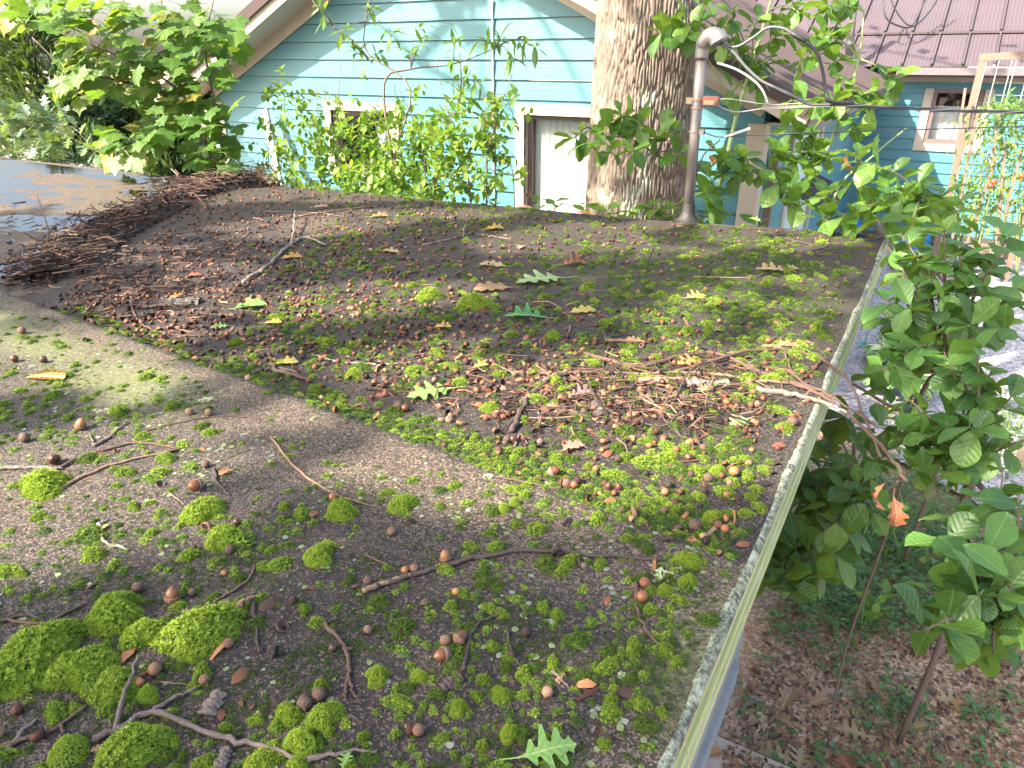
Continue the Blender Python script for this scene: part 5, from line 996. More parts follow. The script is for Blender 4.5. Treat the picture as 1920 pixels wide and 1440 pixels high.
# ------------------------------------------------------------------ acorns
def nut_material():
    m, nt, b, o = mat_new("acorn_nut"); r = N(nt, "ShaderNodeObjectInfo").outputs['Random']; c = ramp(nt, r, [(0, (.05, .022, .015)), (.35, (.13, .045, .02)), (.65, (.25, .09, .03)), (.85, (.34, .155, .05)), (1, (.25, .18, .06))])
    tc = N(nt, "ShaderNodeTexCoord").outputs['Object']; st = N(nt, "ShaderNodeMapping", ins={0: tc, 3: (40, 400, 400)}).outputs[0]
    c = mixc(nt, noise(nt, 1, 3, .6, st), mixc(nt, .45, c, (.03, .015, .01)), c); nt.links.new(c, b.inputs['Base Color']); b.inputs['Roughness'].default_value = .38; return m
def cap_material():
    m, nt, b, o = mat_new("acorn_cap"); r = N(nt, "ShaderNodeObjectInfo").outputs['Random']; c = ramp(nt, r, [(0, (.045, .024, .018)), (.4, (.13, .055, .03)), (.8, (.25, .11, .055)), (1, (.16, .11, .08))])
    tc = N(nt, "ShaderNodeTexCoord").outputs['Object']; v = N(nt, "ShaderNodeTexVoronoi", ins={'Vector': tc, 'Scale': 520.0}); c = mixc(nt, v.outputs['Distance'], mixc(nt, .2, c, (.5, .35, .25)), mixc(nt, .5, c, (.02, .01, .01)))
    nt.links.new(c, b.inputs['Base Color']); b.inputs['Roughness'].default_value = .75; bump(nt, b, v.outputs['Distance'], -.0016); return m
M_NUT, M_CAP = nut_material(), cap_material(); M_SHELL = simple("acorn_shell_inside", (.28, .17, .10), .7, .3, 200)
R_ = .0092
nut_prof = [(-.004, .0001), (-.004, .0070), (-.001, .0088), (.003, R_), (.007, .0087), (.011, .0066), (.0138, .0038), (.0150, .0012), (.0168, .0001)]
cap_prof = [(.0012, .0096), (.0016, .0108), (-.001, .0112), (-.005, .0100), (-.0085, .0068), (-.0102, .0030), (-.0106, .0014), (-.0135, .0012), (-.0138, .0001)]
ball_prof = [(-.0092, .0001), (-.0088, .003), (-.006, .0072), (0, .0098), (.005, .0084), (.008, .0054), (.0096, .0016), (.0112, .0001)]
cup_prof = cap_prof[::-1] + [(-.002, .0088), (-.006, .0066), (-.0075, .0001)]
def lm(*ps): mb = MB(); [mb.lathe(p, 14, mat=i) for i, p in enumerate(ps)]; return mb
me_nut = lm(nut_prof).mesh("acorn_nut", M_NUT, smooth=True); me_cap = lm(cap_prof).mesh("acorn_cap", M_CAP, smooth=True)
me_whole = lm(nut_prof, cap_prof).mesh("acorn_whole", [M_NUT, M_CAP], smooth=True); me_ball = lm(ball_prof).mesh("acorn_bare", M_NUT, smooth=True)
me_cup = MB().lathe(cup_prof, 14).mesh("acorn_cup", M_CAP, smooth=True); me_scaly = lm(ball_prof).mesh("acorn_scaly", M_CAP, smooth=True)
def acorn(px, py, size_px, kind, lab=None, grp="acorns lying on the shed roof", ax=None, cat="acorn", P_=None):
    if P_ is None: p, n = on(px, py)
    else: p = P_; n = np.array([0, 0, 1.0])
    s = size_px * proj(p)[2] / F / .0228 if size_px else rng.uniform(.62, .92)
    a = rng.random() * 6.28; t = rng.uniform(-.15, .45) if ax is None else ax; d = np.array([math.cos(a) * math.cos(t), math.sin(a) * math.cos(t), math.sin(t)])
    M = frame(p + n * .0088 * s, d, nrm(n + rdir() * .3), s)
    if kind == 'parts':
        o = thing("acorn", p, lab, cat, grp)
        inst("nut", me_nut, M, o); inst("cap", me_cap, M, o); return
    if kind == 'cup': M = frame(p + n * .006 * s, nrm(np.array([d[0] * .5, d[1] * .5, rng.uniform(-.9, .9)])), rdir(), s)
    o = inst({'cup': "acorn_cup"}.get(kind, "acorn"), {'whole': me_whole, 'bare': me_ball, 'cup': me_cup, 'scaly': me_scaly}[kind], M); return props(o, lab, "acorn cup" if kind == 'cup' else cat, grp)
named = [(572, 1326, 30, 'parts', .1, "big acorn with pale nut showing below its cap, at the bottom"), (600, 1310, 32, 'scaly', .3, "big brown scaly acorn right beside the pale nutted one"), (835, 1052, 23, 'parts', 1.4, "upright orange acorn above the long dark twig"), (777, 1071, 20, 'scaly', .2, "acorn resting against the long dark twig, left"), (760, 1074, 18, 'bare', .2, "dark acorn touching the brown one by the long twig"), (690, 1095, 22, 'scaly', .3, "acorn at the peeled end of the long twig"), (668, 1105, 15, 'cup', 0, "little cup beside the peeled end of the long twig"),
         (735, 1000, 18, 'cup', 1, "orange acorn cup with bright rim on the bare granules"), (798, 1136, 20, 'cup', .5, "orange brown acorn cap right of the peeled twig end"), (836, 1208, 26, 'scaly', .2, "upper acorn of the trio in the middle foreground"), (862, 1205, 28, 'parts', .3, "greyish acorn of the trio by the small dark twig"), (832, 1235, 30, 'parts', .2, "yellow tipped lowest acorn of the trio"), (690, 1186, 20, 'scaly', .3, "acorn right of the forked brown twig"), (625, 1220, 20, 'bare', .4, "orange acorn left of the forked brown twig"),
         (785, 1376, 28, 'scaly', .2, "rough brown acorn above the bottom edge, centre"), (292, 1263, 30, 'scaly', .2, "round scaly acorn above the thin straw, lower left"), (384, 1280, 23, 'scaly', .5, "conical brown acorn at the end of the thin side twig"), (325, 1128, 30, 'parts', 1.2, "grey capped acorn just above the largest moss cushion"), (362, 1115, 18, 'scaly', .3, "small brown acorn right of the grey capped one"), (261, 1108, 25, 'scaly', .2, "grey olive acorn left of the grey capped one"), (430, 1212, 24, 'scaly', .3, "acorn tucked into the largest moss cushion"), (531, 1178, 26, 'cup', .8, "dark flat acorn cup right of the largest cushion"),
         (370, 918, 26, 'parts', .3, "cracked glossy acorn near the feathery twig"), (387, 995, 24, 'cup', .9, "grey cup between moss cushions, left of centre"), (445, 984, 17, 'bare', .2, "orange acorn right of the grey cup"), (432, 1037, 22, 'scaly', .4, "small pinched acorn under the elongated cushion"), (625, 937, 18, 'bare', .3, "orange acorn just below the long twig end"), (302, 911, 16, 'cup', .5, "flat tan cup left of the cracked glossy acorn"), (103, 869, 24, 'parts', .6, "golden brown capped acorn against the pale twig"), (153, 805, 22, 'parts', 1.2, "pale acorn standing in its cup, upper left slope"), (43, 626, 18, 'scaly', .2, "reddish acorn high on the left slope"),
         (28, 678, 17, 'bare', .2, "orange acorn near the left picture edge"), (83, 680, 17, 'bare', .2, "pinkish acorn above the curled orange leaf"), (48, 828, 22, 'scaly', .2, "fuzzy brown acorn at the left edge"), (356, 776, 17, 'cup', .3, "shiny orange cup at the end of a thin twig"), (393, 779, 18, 'scaly', .3, "dark cap touching the thin twig"), (387, 876, 18, 'scaly', .6, "acorn hugging the little dark twig"), (1203, 1126, 27, 'bare', .2, "glossy mottled acorn on the twig near the fascia"), (1095, 1065, 16, 'scaly', .3, "two toned small acorn below the long twig"), (1140, 920, 18, 'parts', 1.2, "acorn with pointed tip beyond the ridge, right of centre"), (1160, 922, 18, 'parts', 1.3, "capped acorn standing near the ridge end"), (1246, 928, 18, 'bare', .2, "little reddish acorn near the ridge end"),
         (1302, 990, 26, 'cup', 1.2, "dark purple cup near the roof's right edge"), (1375, 891, 24, 'bare', .1, "large yellowish acorn close to the fascia"), (1328, 903, 23, 'scaly', .2, "brown acorn left of the large yellowish one"), (1192, 965, 22, 'cup', 1.0, "grey brown cup on the mossy ridge end"), (1062, 912, 20, 'parts', .3, "glossy acorn in the pair by the ridge"), (1076, 915, 18, 'bare', .3, "brown acorn in the pair by the ridge"), (1036, 892, 22, 'parts', .4, "golden acorn above the pair by the ridge"), (962, 829, 18, 'bare', .2, "greenish acorn at the sand patch's right end"), (951, 830, 18, 'scaly', .2, "brown acorn touching the greenish one"), (1290, 863, 19, 'bare', .2, "orange acorn with dark end, right of centre"),
         (1318, 845, 17, 'scaly', .2, "acorn below the end of a dark twig"), (1485, 797, 20, 'parts', .3, "striped acorn close to the yellow fascia"), (1412, 797, 16, 'bare', .2, "orange acorn beside the pale green leaf"), (1362, 760, 18, 'bare', .4, "dark nut in the twiggy heap's right part"), (1440, 735, 17, 'cup', 1.2, "ringed tan cup beside the main branch"), (1440, 643, 14, 'bare', .2, "orange acorn by the overhanging branch"), (760, 771, 18, 'bare', .2, "orange acorn at the upper rim of the sand patch"), (829, 790, 17, 'cup', .1, "dark hollow cup on the sand patch"), (843, 791, 17, 'cup', .1, "second dark hollow cup on the sand patch"), (865, 796, 20, 'cup', .6, "brown cup right of the hollow dark pair"), (748, 768, 20, 'whole', .3, "acorn cluster piece above the sand patch")]
for x, y, s, k, t, lab in named: acorn(x, y, s, k, lab, ax=t)
def ac_density(px, py, P):
    u, v = P[:, 0], P[:, 1]; near = v < ridge_v(u); d = np.where(near, .002, .09 + .55 * gq(px, py, 760, 660, 220, 110) + .5 * gq(px, py, 480, 560, 230, 90) + .4 * gq(px, py, 1120, 720, 220, 70) + .14 * gq(px, py, 1200, 520, 260, 90) + .5 * gq(px, py, 700, 420, 300, 60))
    d = d * (1 - np.clip(1.3 * gq(px, py, 775, 800, 125, 38) + 1.2 * gq(px, py, 1225, 405, 60, 13), 0, 1)); return np.where((pond(u, v) > -.35) & ~near, 0, d * .9 * (.4 + fbm(u * 6, v * 6, 2)))
Q, qx, qy = sample_roof(2600, ac_density); dd = np.argsort((Q - C0) @ AX)
allk = ['whole', 'bare', 'scaly', 'cup']
ac_rec = []
for j, i in enumerate(dd[:235]):
    k = rng.choice(allk, p=(.28, .3, .22, .2)); o = acorn(0, 0, 0, k, "acorn", "acorns scattered over the shed roof", P_=Q[i])
    ac_rec.append((o, qx[i], qy[i], {'whole': "capped acorn", 'bare': "bare glossy acorn", 'scaly': "rough scaly acorn", 'cup': "empty acorn cup"}[k]))
landmark_labels(ac_rec)
# the rest: hundreds of far acorns and broken shells in one mass
lit = Bulk([lm(ball_prof[::2] + [ball_prof[-1]]) if 0 else MB().lathe([(-.0092, .0001), (-.005, .0080), (.003, .0090), (.0105, .0001)], 7), MB().lathe([(.001, .0105), (-.004, .0100), (-.0095, .0040), (-.0105, .0001)], 8), MB().lathe([(-.0105, .0001), (-.006, .009), (.001, .0108), (.0005, .0085), (-.005, .006)], 8),
            MB().add([(-1, -.3, 0), (-.3, -.5, .25), (.6, -.35, .1), (1, .1, 0), (.2, .5, .3), (-.6, .35, .1)], [(0, 1, 5), (1, 4, 5), (1, 2, 4), (2, 3, 4)]), MB().add([(-1, -.2, 0), (0, -.12, .2), (1, -.05, .02), (1, .05, .02), (0, .14, .16), (-1, .12, 0)], [(0, 1, 4, 5), (1, 2, 3, 4)])])
def lit_density(px, py, P):
    u, v = P[:, 0], P[:, 1]; near = v < ridge_v(u); dam = np.exp(-((pond(u, v) + .45) / .32) ** 2)
    d = np.where(near, .003, .07 + 1.1 * dam + 1.25 * gq(px, py, 400, 520, 330, 120) + 1.0 * gq(px, py, 650, 420, 380, 60) + .4 * gq(px, py, 800, 650, 260, 110) + .55 * gq(px, py, 1150, 735, 240, 60) + .12 * gq(px, py, 1300, 450, 330, 40))
    d = d * (1 - np.clip(1.3 * gq(px, py, 775, 800, 125, 38) + 1.2 * gq(px, py, 1225, 405, 60, 13) + gq(px, py, 1420, 415, 50, 10), 0, 1)); return np.where((pond(u, v) > -.05) & ~near, 0, d * (.25 + 1.2 * fbm(u * 4 + 2, v * 4 + 9, 3)))
Q, qx, qy = sample_roof(46000, lit_density)
browns = np.array([(.11, .042, .026), (.20, .08, .042), (.29, .125, .06), (.065, .035, .028), (.03, .019, .017), (.25, .14, .095), (.38, .17, .07)])
for p in Q:
    k = rng.choice(5, p=(.16, .10, .10, .40, .24)); c = browns[rng.choice(7, p=(.24, .22, .12, .16, .14, .08, .04))] * rng.uniform(.7, 1.2)
    s = {0: rng.uniform(.6, 1.0), 1: rng.uniform(.6, 1.05), 2: rng.uniform(.6, 1.05), 3: rng.uniform(.006, .019), 4: rng.uniform(.008, .028)}[k]
    d = rdir(); d[2] *= .35 if k >= 3 else 1; n_ = nrm(rdir() * .5 + (0, 0, 1)) if k >= 3 else rdir()
    lit.put(npframe(p + (0, 0, .0075 * s if k < 3 else .002), d, n_, s), c, k)
lit.obj("acorn_litter", tint_mat("litter", .7, .4, 120, .3, .0006))
# dark soil crumbs and rotted scraps over the far section
crumb = Bulk([MB().add([(-.9, -.5, 0), (.8, -.6, .1), (.9, .5, 0), (-.6, .8, .15), (0, 0, .8)], [(0, 1, 4), (1, 2, 4), (2, 3, 4), (3, 0, 4)]), MB().add([(-1.6, -.25, 0), (1.6, -.2, .1), (1.5, .25, .25), (-1.5, .3, .2)], [(0, 1, 2, 3)])])
def cr_density(px, py, P):
    u, v = P[:, 0], P[:, 1]; near = v < ridge_v(u); return np.where(near, .05, .95) * (1 - np.clip(1.2 * gq(px, py, 775, 800, 125, 38) + 1.2 * gq(px, py, 1225, 405, 60, 13), 0, .92)) * np.where((pond(u, v) > 0) & ~near, .35, 1) * (.5 + .8 * fbm(u * 6, v * 6, 3))
Q, qx, qy = sample_roof(70000, cr_density, -9.4); dq = (Q - C0) @ AX
cc = np.array([(.02, .014, .012), (.045, .027, .02), (.085, .05, .035), (.14, .085, .06), (.012, .011, .011), (.21, .14, .10)])
for i, p in enumerate(Q):
    a = rng.random() * 6.28; crumb.put(npframe(p, (math.cos(a), math.sin(a), rng.normal() * .15), nrm(rdir() * .35 + (0, 0, 1)), rng.uniform(.0016, .0042) * (.55 + .17 * dq[i])), cc[rng.choice(6, p=(.3, .26, .18, .1, .1, .06))], int(rng.random() < .4))
crumb.obj("soil_crumbs", bpy.data.materials["litter"])
# ------------------------------------------------------------------ twigs on the roof
def bark_mat(name, a, b_, lich=.25, sc=140):
    m, nt, b, o = mat_new(name); p = wpos(nt); n = noise(nt, sc, 5, .7, p); c = mixc(nt, n, a, b_)
    l = math_(nt, 'GREATER_THAN', noise(nt, 60, 4, .7, p), 1 - lich * .5 - .18); c = mixc(nt, math_(nt, 'MULTIPLY', l, .7), c, (.40, .41, .33)); nt.links.new(c, b.inputs['Base Color']); b.inputs['Roughness'].default_value = .8; bump(nt, b, n, .004); return m
TW = {'k': bark_mat("twig_dark", (.025, .018, .016), (.10, .07, .06), .1), 'b': bark_mat("twig_brown", (.045, .025, .019), (.15, .085, .058), .1), 'g': bark_mat("twig_grey", (.06, .045, .04), (.19, .145, .125), .3), 'o': bark_mat("twig_peeled", (.14, .08, .05), (.30, .18, .12), .05), 'l': bark_mat("twig_lichened", (.08, .06, .05), (.20, .17, .14), .5)}
def twig(paths, r, mk, lab, taper=.5, lift=1.0, grp="twigs lying on the shed roof", name="twig", cat="twig", kn=1.0):
    mb = MB()
    for j, pts in enumerate(paths):
        pts = [q if len(q) == 3 else (q[0], q[1], 0) for q in pts]; W = []
        for x, y, z in pts:
            p = on_roof(x, y); W.append(p + (0, 0, (r * .9 + z)))
        L = smooth_line(W, 6); rr = (r if j == 0 else r * .72) * np.linspace(1, taper, len(L)) * (1 + .34 * kn * (rng.random(len(L)) - .5)); jit = rng.normal(size=L.shape) * r * .34 * kn; jit[:, 2] *= .5; L = L + jit
        for i in range(len(L)):   # never below the roof
            if L[i, 0] < EDGE_U - .01: L[i, 2] = max(L[i, 2], float(roof_z(L[i, 0], L[i, 1])) + rr[i] * .7)
        mb.tube(L, rr, 8)
    return solid(name, mb, TW[mk], lab, cat, grp, smooth=True)
for a in (
    ([[(510, 822), (555, 880), (620, 925), (695, 950)]], .0034, 'o', "smooth tan twig with a splintered upper end on the near slope"),
    ([[(680, 1110), (740, 1092), (810, 1072), (900, 1048), (985, 1037), (1060, 1040), (1130, 1045), (1245, 1052)], [(1070, 1040), (1083, 1052), (1088, 1064)]], .0054, 'k', "long dark bark shedding stick across the middle of the near slope"),
    ([[(680, 1112), (720, 1098), (770, 1083, .002)]], .0058, 'o', "peeled orange butt end of the long dark stick"),
    ([[(608, 1172), (640, 1205), (655, 1240), (652, 1280), (645, 1312)], [(653, 1275), (662, 1300), (680, 1322)], [(650, 1220), (668, 1216)]], .0040, 'b', "forked brown twig standing upright in the picture below centre"),
    ([[(175, 1390), (230, 1368), (290, 1340), (400, 1382), (490, 1400), (560, 1428), (588, 1432)], [(215, 1375), (240, 1310, .012), (268, 1252, .02)], [(290, 1338), (330, 1312), (372, 1293)], [(572, 1430), (640, 1415), (712, 1413)]], .0052, 'g', "large branching grey twig along the bottom left edge"),
    ([[(0, 1435), (35, 1385), (72, 1350)]], .0042, 'l', "lichen covered twig at the bottom left corner"),
    ([[(-10, 1408), (60, 1385), (110, 1365), (165, 1325)], [(115, 1363), (118, 1392)]], .0038, 'b', "brown twig with a stub below the broad moss mat"),
    ([[(-10, 1232), (80, 1175), (160, 1135)], [(-10, 1172), (50, 1156), (80, 1168)]], .0038, 'k', "nearly black twig over the left edge of the moss mats"),
    ([[(0, 1165), (80, 1172), (160, 1170)]], .0030, 'b', "thin brown twig just above the broad moss mat"),
    ([[(476, 1128), (480, 1180), (488, 1225)]], .0036, 'k', "short dark stick right of the largest moss cushion"),
    ([[(442, 1150, .004), (460, 1138, .006), (478, 1128, .004)]], .0058, 'o', "broken pale splinter at the right of the largest cushion"),
    ([[(88, 935), (150, 898), (230, 868), (330, 846)]], .0040, 'o', "long peeling tan stick at left, lower of the crossing two"),
    ([[(72, 908), (130, 870), (190, 848), (260, 832), (338, 845)]], .0042, 'b', "long brown stick at left, upper of the crossing two"),
    ([[(-10, 882), (60, 878), (118, 882)]], .0050, 'l', "pale lichen crusted stick at the left picture edge"),
    ([[(178, 838), (205, 822), (240, 793)], [(178, 838), (168, 815)]], .0042, 'g', "bleached grey forked stick near the left slope's acorn"),
    ([[(185, 985), (200, 1020), (245, 1032)], [(185, 985), (205, 975)]], .0036, 'l', "hooked lichen covered twig on the left slope"),
    ([[(480, 1062), (465, 1090), (430, 1115), (400, 1130)]], .0030, 'b', "curved thin twig above the largest moss cushion"),
    ([[(1193, 1095), (1195, 1145), (1210, 1180), (1240, 1218)]], .0040, 'b', "curved brown twig under the mottled acorn near the fascia"),
    ([[(952, 1182), (955, 1215), (978, 1252)]], .0030, 'k', "small dark twig at the centre of the near slope"),
    ([[(870, 1260), (880, 1200), (900, 1170), (948, 1150)]], .0038, 'k', "dark curved twig leaning by the trio of acorns"),
    ([[(402, 880), (410, 910), (432, 930)]], .0034, 'k', "short dark twig right of the cracked acorn"),
    ([[(318, 925), (345, 946)]], .0018, 'o', "thin straw like twig below the flat tan cup"),
    ([[(1035, 1258), (1068, 1292)]], .0026, 'g', "short grey twig above the bottom oak leaf"),
    ([[(688, 1043), (725, 1060), (742, 1070)]], .0022, 'b', "thin brown twig left of the dark acorn"),
    ([[(262, 812), (350, 790), (420, 781), (490, 786)]], .0020, 'b', "very thin long twig below the ridge band at left"),
    ([[(300, 1280), (350, 1284)]], .0014, 'o', "pinkish straw beside the round scaly acorn"),
    ([[(1262, 988), (1300, 985), (1350, 995)]], .0022, 'k', "thin dark twig by the purple cup near the right edge"),
    ([[(245, 565), (258, 600), (290, 622), (340, 630), (420, 630)]], .0042, 'b', "bent brown twig lying in the gutter behind the ridge at left"),
    ([[(585, 668), (640, 680), (720, 685), (775, 680)], [(690, 684), (710, 655)]], .0040, 'l', "pale lichened twig across the middle litter"),
    ([[(505, 702), (520, 690), (560, 700)]], .0030, 'g', "thin grey twig above the short stub by the ridge"),
    ([[(512, 697), (545, 706), (580, 716)]], .0085, 'b', "short thick stub of wood just behind the ridge"),
    ([[(925, 688), (970, 700), (1060, 702), (1130, 700), (1200, 702)]], .0050, 'g', "straight grey twig leading into the heap from the left"),
    ([[(960, 812), (975, 775), (1000, 742), (1040, 712), (1100, 697)]], .0080, 'k', "arched thick dark stick at the left of the twiggy heap"),
    ([[(1085, 663), (1190, 690), (1275, 672), (1340, 665), (1400, 690), (1480, 722), (1540, 745), (1600, 790), (1660, 850), (1700, 905)], [(1400, 688), (1480, 700), (1530, 740), (1590, 745)], [(1480, 720), (1540, 738), (1640, 800)]], .0075, 'b', "long branching bough reaching from the heap over the fascia"),
    ([[(1265, 700), (1400, 668, .01), (1480, 660), (1540, 678), (1590, 718), (1622, 790), (1650, 860)], [(1540, 678), (1520, 700), (1500, 716)], [(1470, 650), (1480, 690), (1500, 715)]], .0060, 'b', "second bough curving out over the edge above the first"),
    ([[(1420, 735), (1490, 745), (1560, 765), (1590, 780)]], .0085, 'l', "mossy grey bough end projecting over the fascia"),
    ([[(1180, 706), (1300, 702), (1400, 712), (1480, 722)]], .0055, 'o', "orange peeled stick lying along the bark in the heap"),
    ([[(1215, 725), (1225, 760), (1260, 805), (1305, 845)]], .0052, 'k', "dark stick slanting down right out of the heap"),
    ([[(1258, 765), (1275, 735, .012), (1290, 710, .02), (1325, 688, .02)]], .0038, 'k', "thin dark twig propped up against the bark"),
    ([[(1108, 735), (1130, 765), (1180, 790), (1240, 802)], [(1112, 740), (1100, 705), (1092, 690)]], .0048, 'k', "forked black twig below the middle of the heap"),
    ([[(1000, 760), (1060, 775), (1110, 786)]], .0062, 'k', "short thick stick at the foot of the arched one"),
    ([[(1230, 730), (1290, 750), (1345, 768)]], .0050, 'k', "dark brown stick right of the propped twig"),
    ([[(1405, 760), (1415, 790), (1440, 820)], [(1410, 775), (1440, 760), (1470, 752)]], .0030, 'k', "thin branching twig beside the pale green leaf"),
    ([[(1290, 690), (1300, 655), (1335, 625), (1350, 595)]], .0030, 'g', "slim twig rising to the right above the main bough"),
    ([[(455, 532), (500, 503), (545, 462), (575, 448), (612, 462)], [(548, 460), (553, 435, .03), (556, 415, .05)]], .0105, 'l', "thick mossy branch with a spur lying behind the litter"),
    ([[(610, 448), (575, 446), (540, 468)]], .0060, 'k', "dark stick along the mossy branch"),
    ([[(790, 462), (850, 448), (890, 440), (960, 450)], [(868, 446), (875, 420, .03)]], .0050, 'l', "pale lichened branch in the middle distance"),
    ([[(1300, 520), (1400, 522), (1440, 512), (1470, 506)]], .0036, 'o', "thin orange twig leading to the tan leaves at right"),
    ([[(715, 745), (765, 735), (800, 745), (820, 762)]], .0030, 'b', "thin curved twig at the top of the sand patch"),
    ([[(560, 407), (640, 395), (700, 388)]], .0055, 'o', "sunlit tan stick in the far litter"),
    ([[(500, 398), (590, 400), (650, 408)], [(560, 398), (620, 390)]], .0050, 'g', "pale stick left of the sunlit tan one"),
    ([[(930, 895), (985, 905), (1050, 920)]], .0030, 'b', "slim twig lying along the ridge moss"),
    ([[(880, 500), (940, 510), (1010, 520)]], .0030, 'k', "dark twig behind the pale green oak leaf"),
    ([[(1095, 545), (1160, 552), (1210, 580), (1222, 615)]], .0034, 'k', "curved dark twig right of the yellow leaf"),
    ([[(1000, 600), (1060, 590), (1130, 596)]], .0030, 'k', "thin dark twig below the yellow leaf"),
    ([[(1130, 620), (1140, 650), (1130, 690)], [(1140, 640), (1165, 600)]], .0046, 'k', "dark crooked stick standing at the top of the heap"),
    ([[(1470, 478), (1530, 470), (1560, 458)], [(1510, 474), (1545, 480)]], .0040, 'k', "small forked twig near the far right corner"),
    ([[(1430, 440), (1500, 455), (1560, 470)]], .0046, 'k', "dark stick along the far right roof end"),
    ([[(1180, 440), (1220, 460), (1215, 490)]], .0040, 'k', "curved dark twig in front of the pipe mast"),
    ([[(1270, 420), (1360, 425), (1440, 432)]], .0040, 'k', "long dark stick near the mast foot"),
    ([[(620, 560), (560, 575), (500, 590)]], .0030, 'k', "thin dark twig behind the pale green leaf at left"),
    ([[(430, 580), (520, 588), (600, 580)]], .0030, 'g', "slim grey twig under the pale green leaf at left"),
    ([[(1030, 795), (1090, 790), (1160, 792)]], .0030, 'k', "thin dark twig along the lower border of the heap"),
    ([[(1010, 765), (1012, 790), (1030, 800), (1040, 795)]], .0026, 'l', "curled lichened twig at the lower border of the heap"),
    ([[(965, 840), (975, 815), (990, 835)]], .0030, 'g', "tiny crooked twig right of the sand patch"),
    ([[(1390, 840), (1395, 870)]], .0026, 'k', "dark scrap of twig in the moss right of centre")): twig(*a)
# bark pieces
def bark_piece(px, py, lpx, wpx, ang, mk, lab):
    m = px_scale(px, py); p, n = on(px, py); mb = MB(); k = 12; V = []
    for i in range(k):
        t = i / (k - 1); w = wpx * m * .5 * (.75 + .5 * rng.random())
        for q in (-1, -.5, 0, .5, 1): V.append(((t - .5) * lpx * m, q * w, .55 * w * (1 - q * q) + .004 * rng.random() + .001))
    mb.add(V, [(i * 5 + c, (i + 1) * 5 + c, (i + 1) * 5 + c + 1, i * 5 + c + 1) for i in range(k - 1) for c in range(4)]); me = mb.mesh("bark_chip", TW[mk])
    o = inst("bark_chip", me, frame(p, (math.cos(ang), math.sin(ang), 0), n)); props(o, lab, "bark", "bark pieces on the shed roof")
for a in ((1250, 715, 110, 26, .55, 'o', "large curved slab of flaking bark in the heap"), (1325, 722, 80, 28, .5, 'l', "mossy bark slab right of the large curved one"), (1290, 745, 90, 14, .55, 'o', "long pale strip of bark below the slabs"), (1122, 770, 60, 26, 2.2, 'k', "dark upright bark chunk in the middle of the heap"), (845, 1283, 46, 26, 1.2, 'k', "curled dark bark chip right of the moss cushion pair"), (398, 1325, 56, 34, 2.0, 'g', "flaky grey bark chip left of the pale nutted acorn"), (418, 1425, 50, 24, 2.1, 'g', "grey bark chip under the long branching twig"), (1050, 1275, 24, 12, 1.4, 'o', "small tan chip above the bottom oak leaf"), (1165, 640, 60, 12, .5, 'o', "tan bark sliver above the heap"), (1460, 652, 60, 12, .35, 'o', "orange bark strip by the boughs"), (340, 568, 70, 26, .6, 'l', "sandy bark slab among litter at left"), (290, 575, 50, 10, .9, 'o', "orange splinter in the litter at left")): bark_piece(*a)
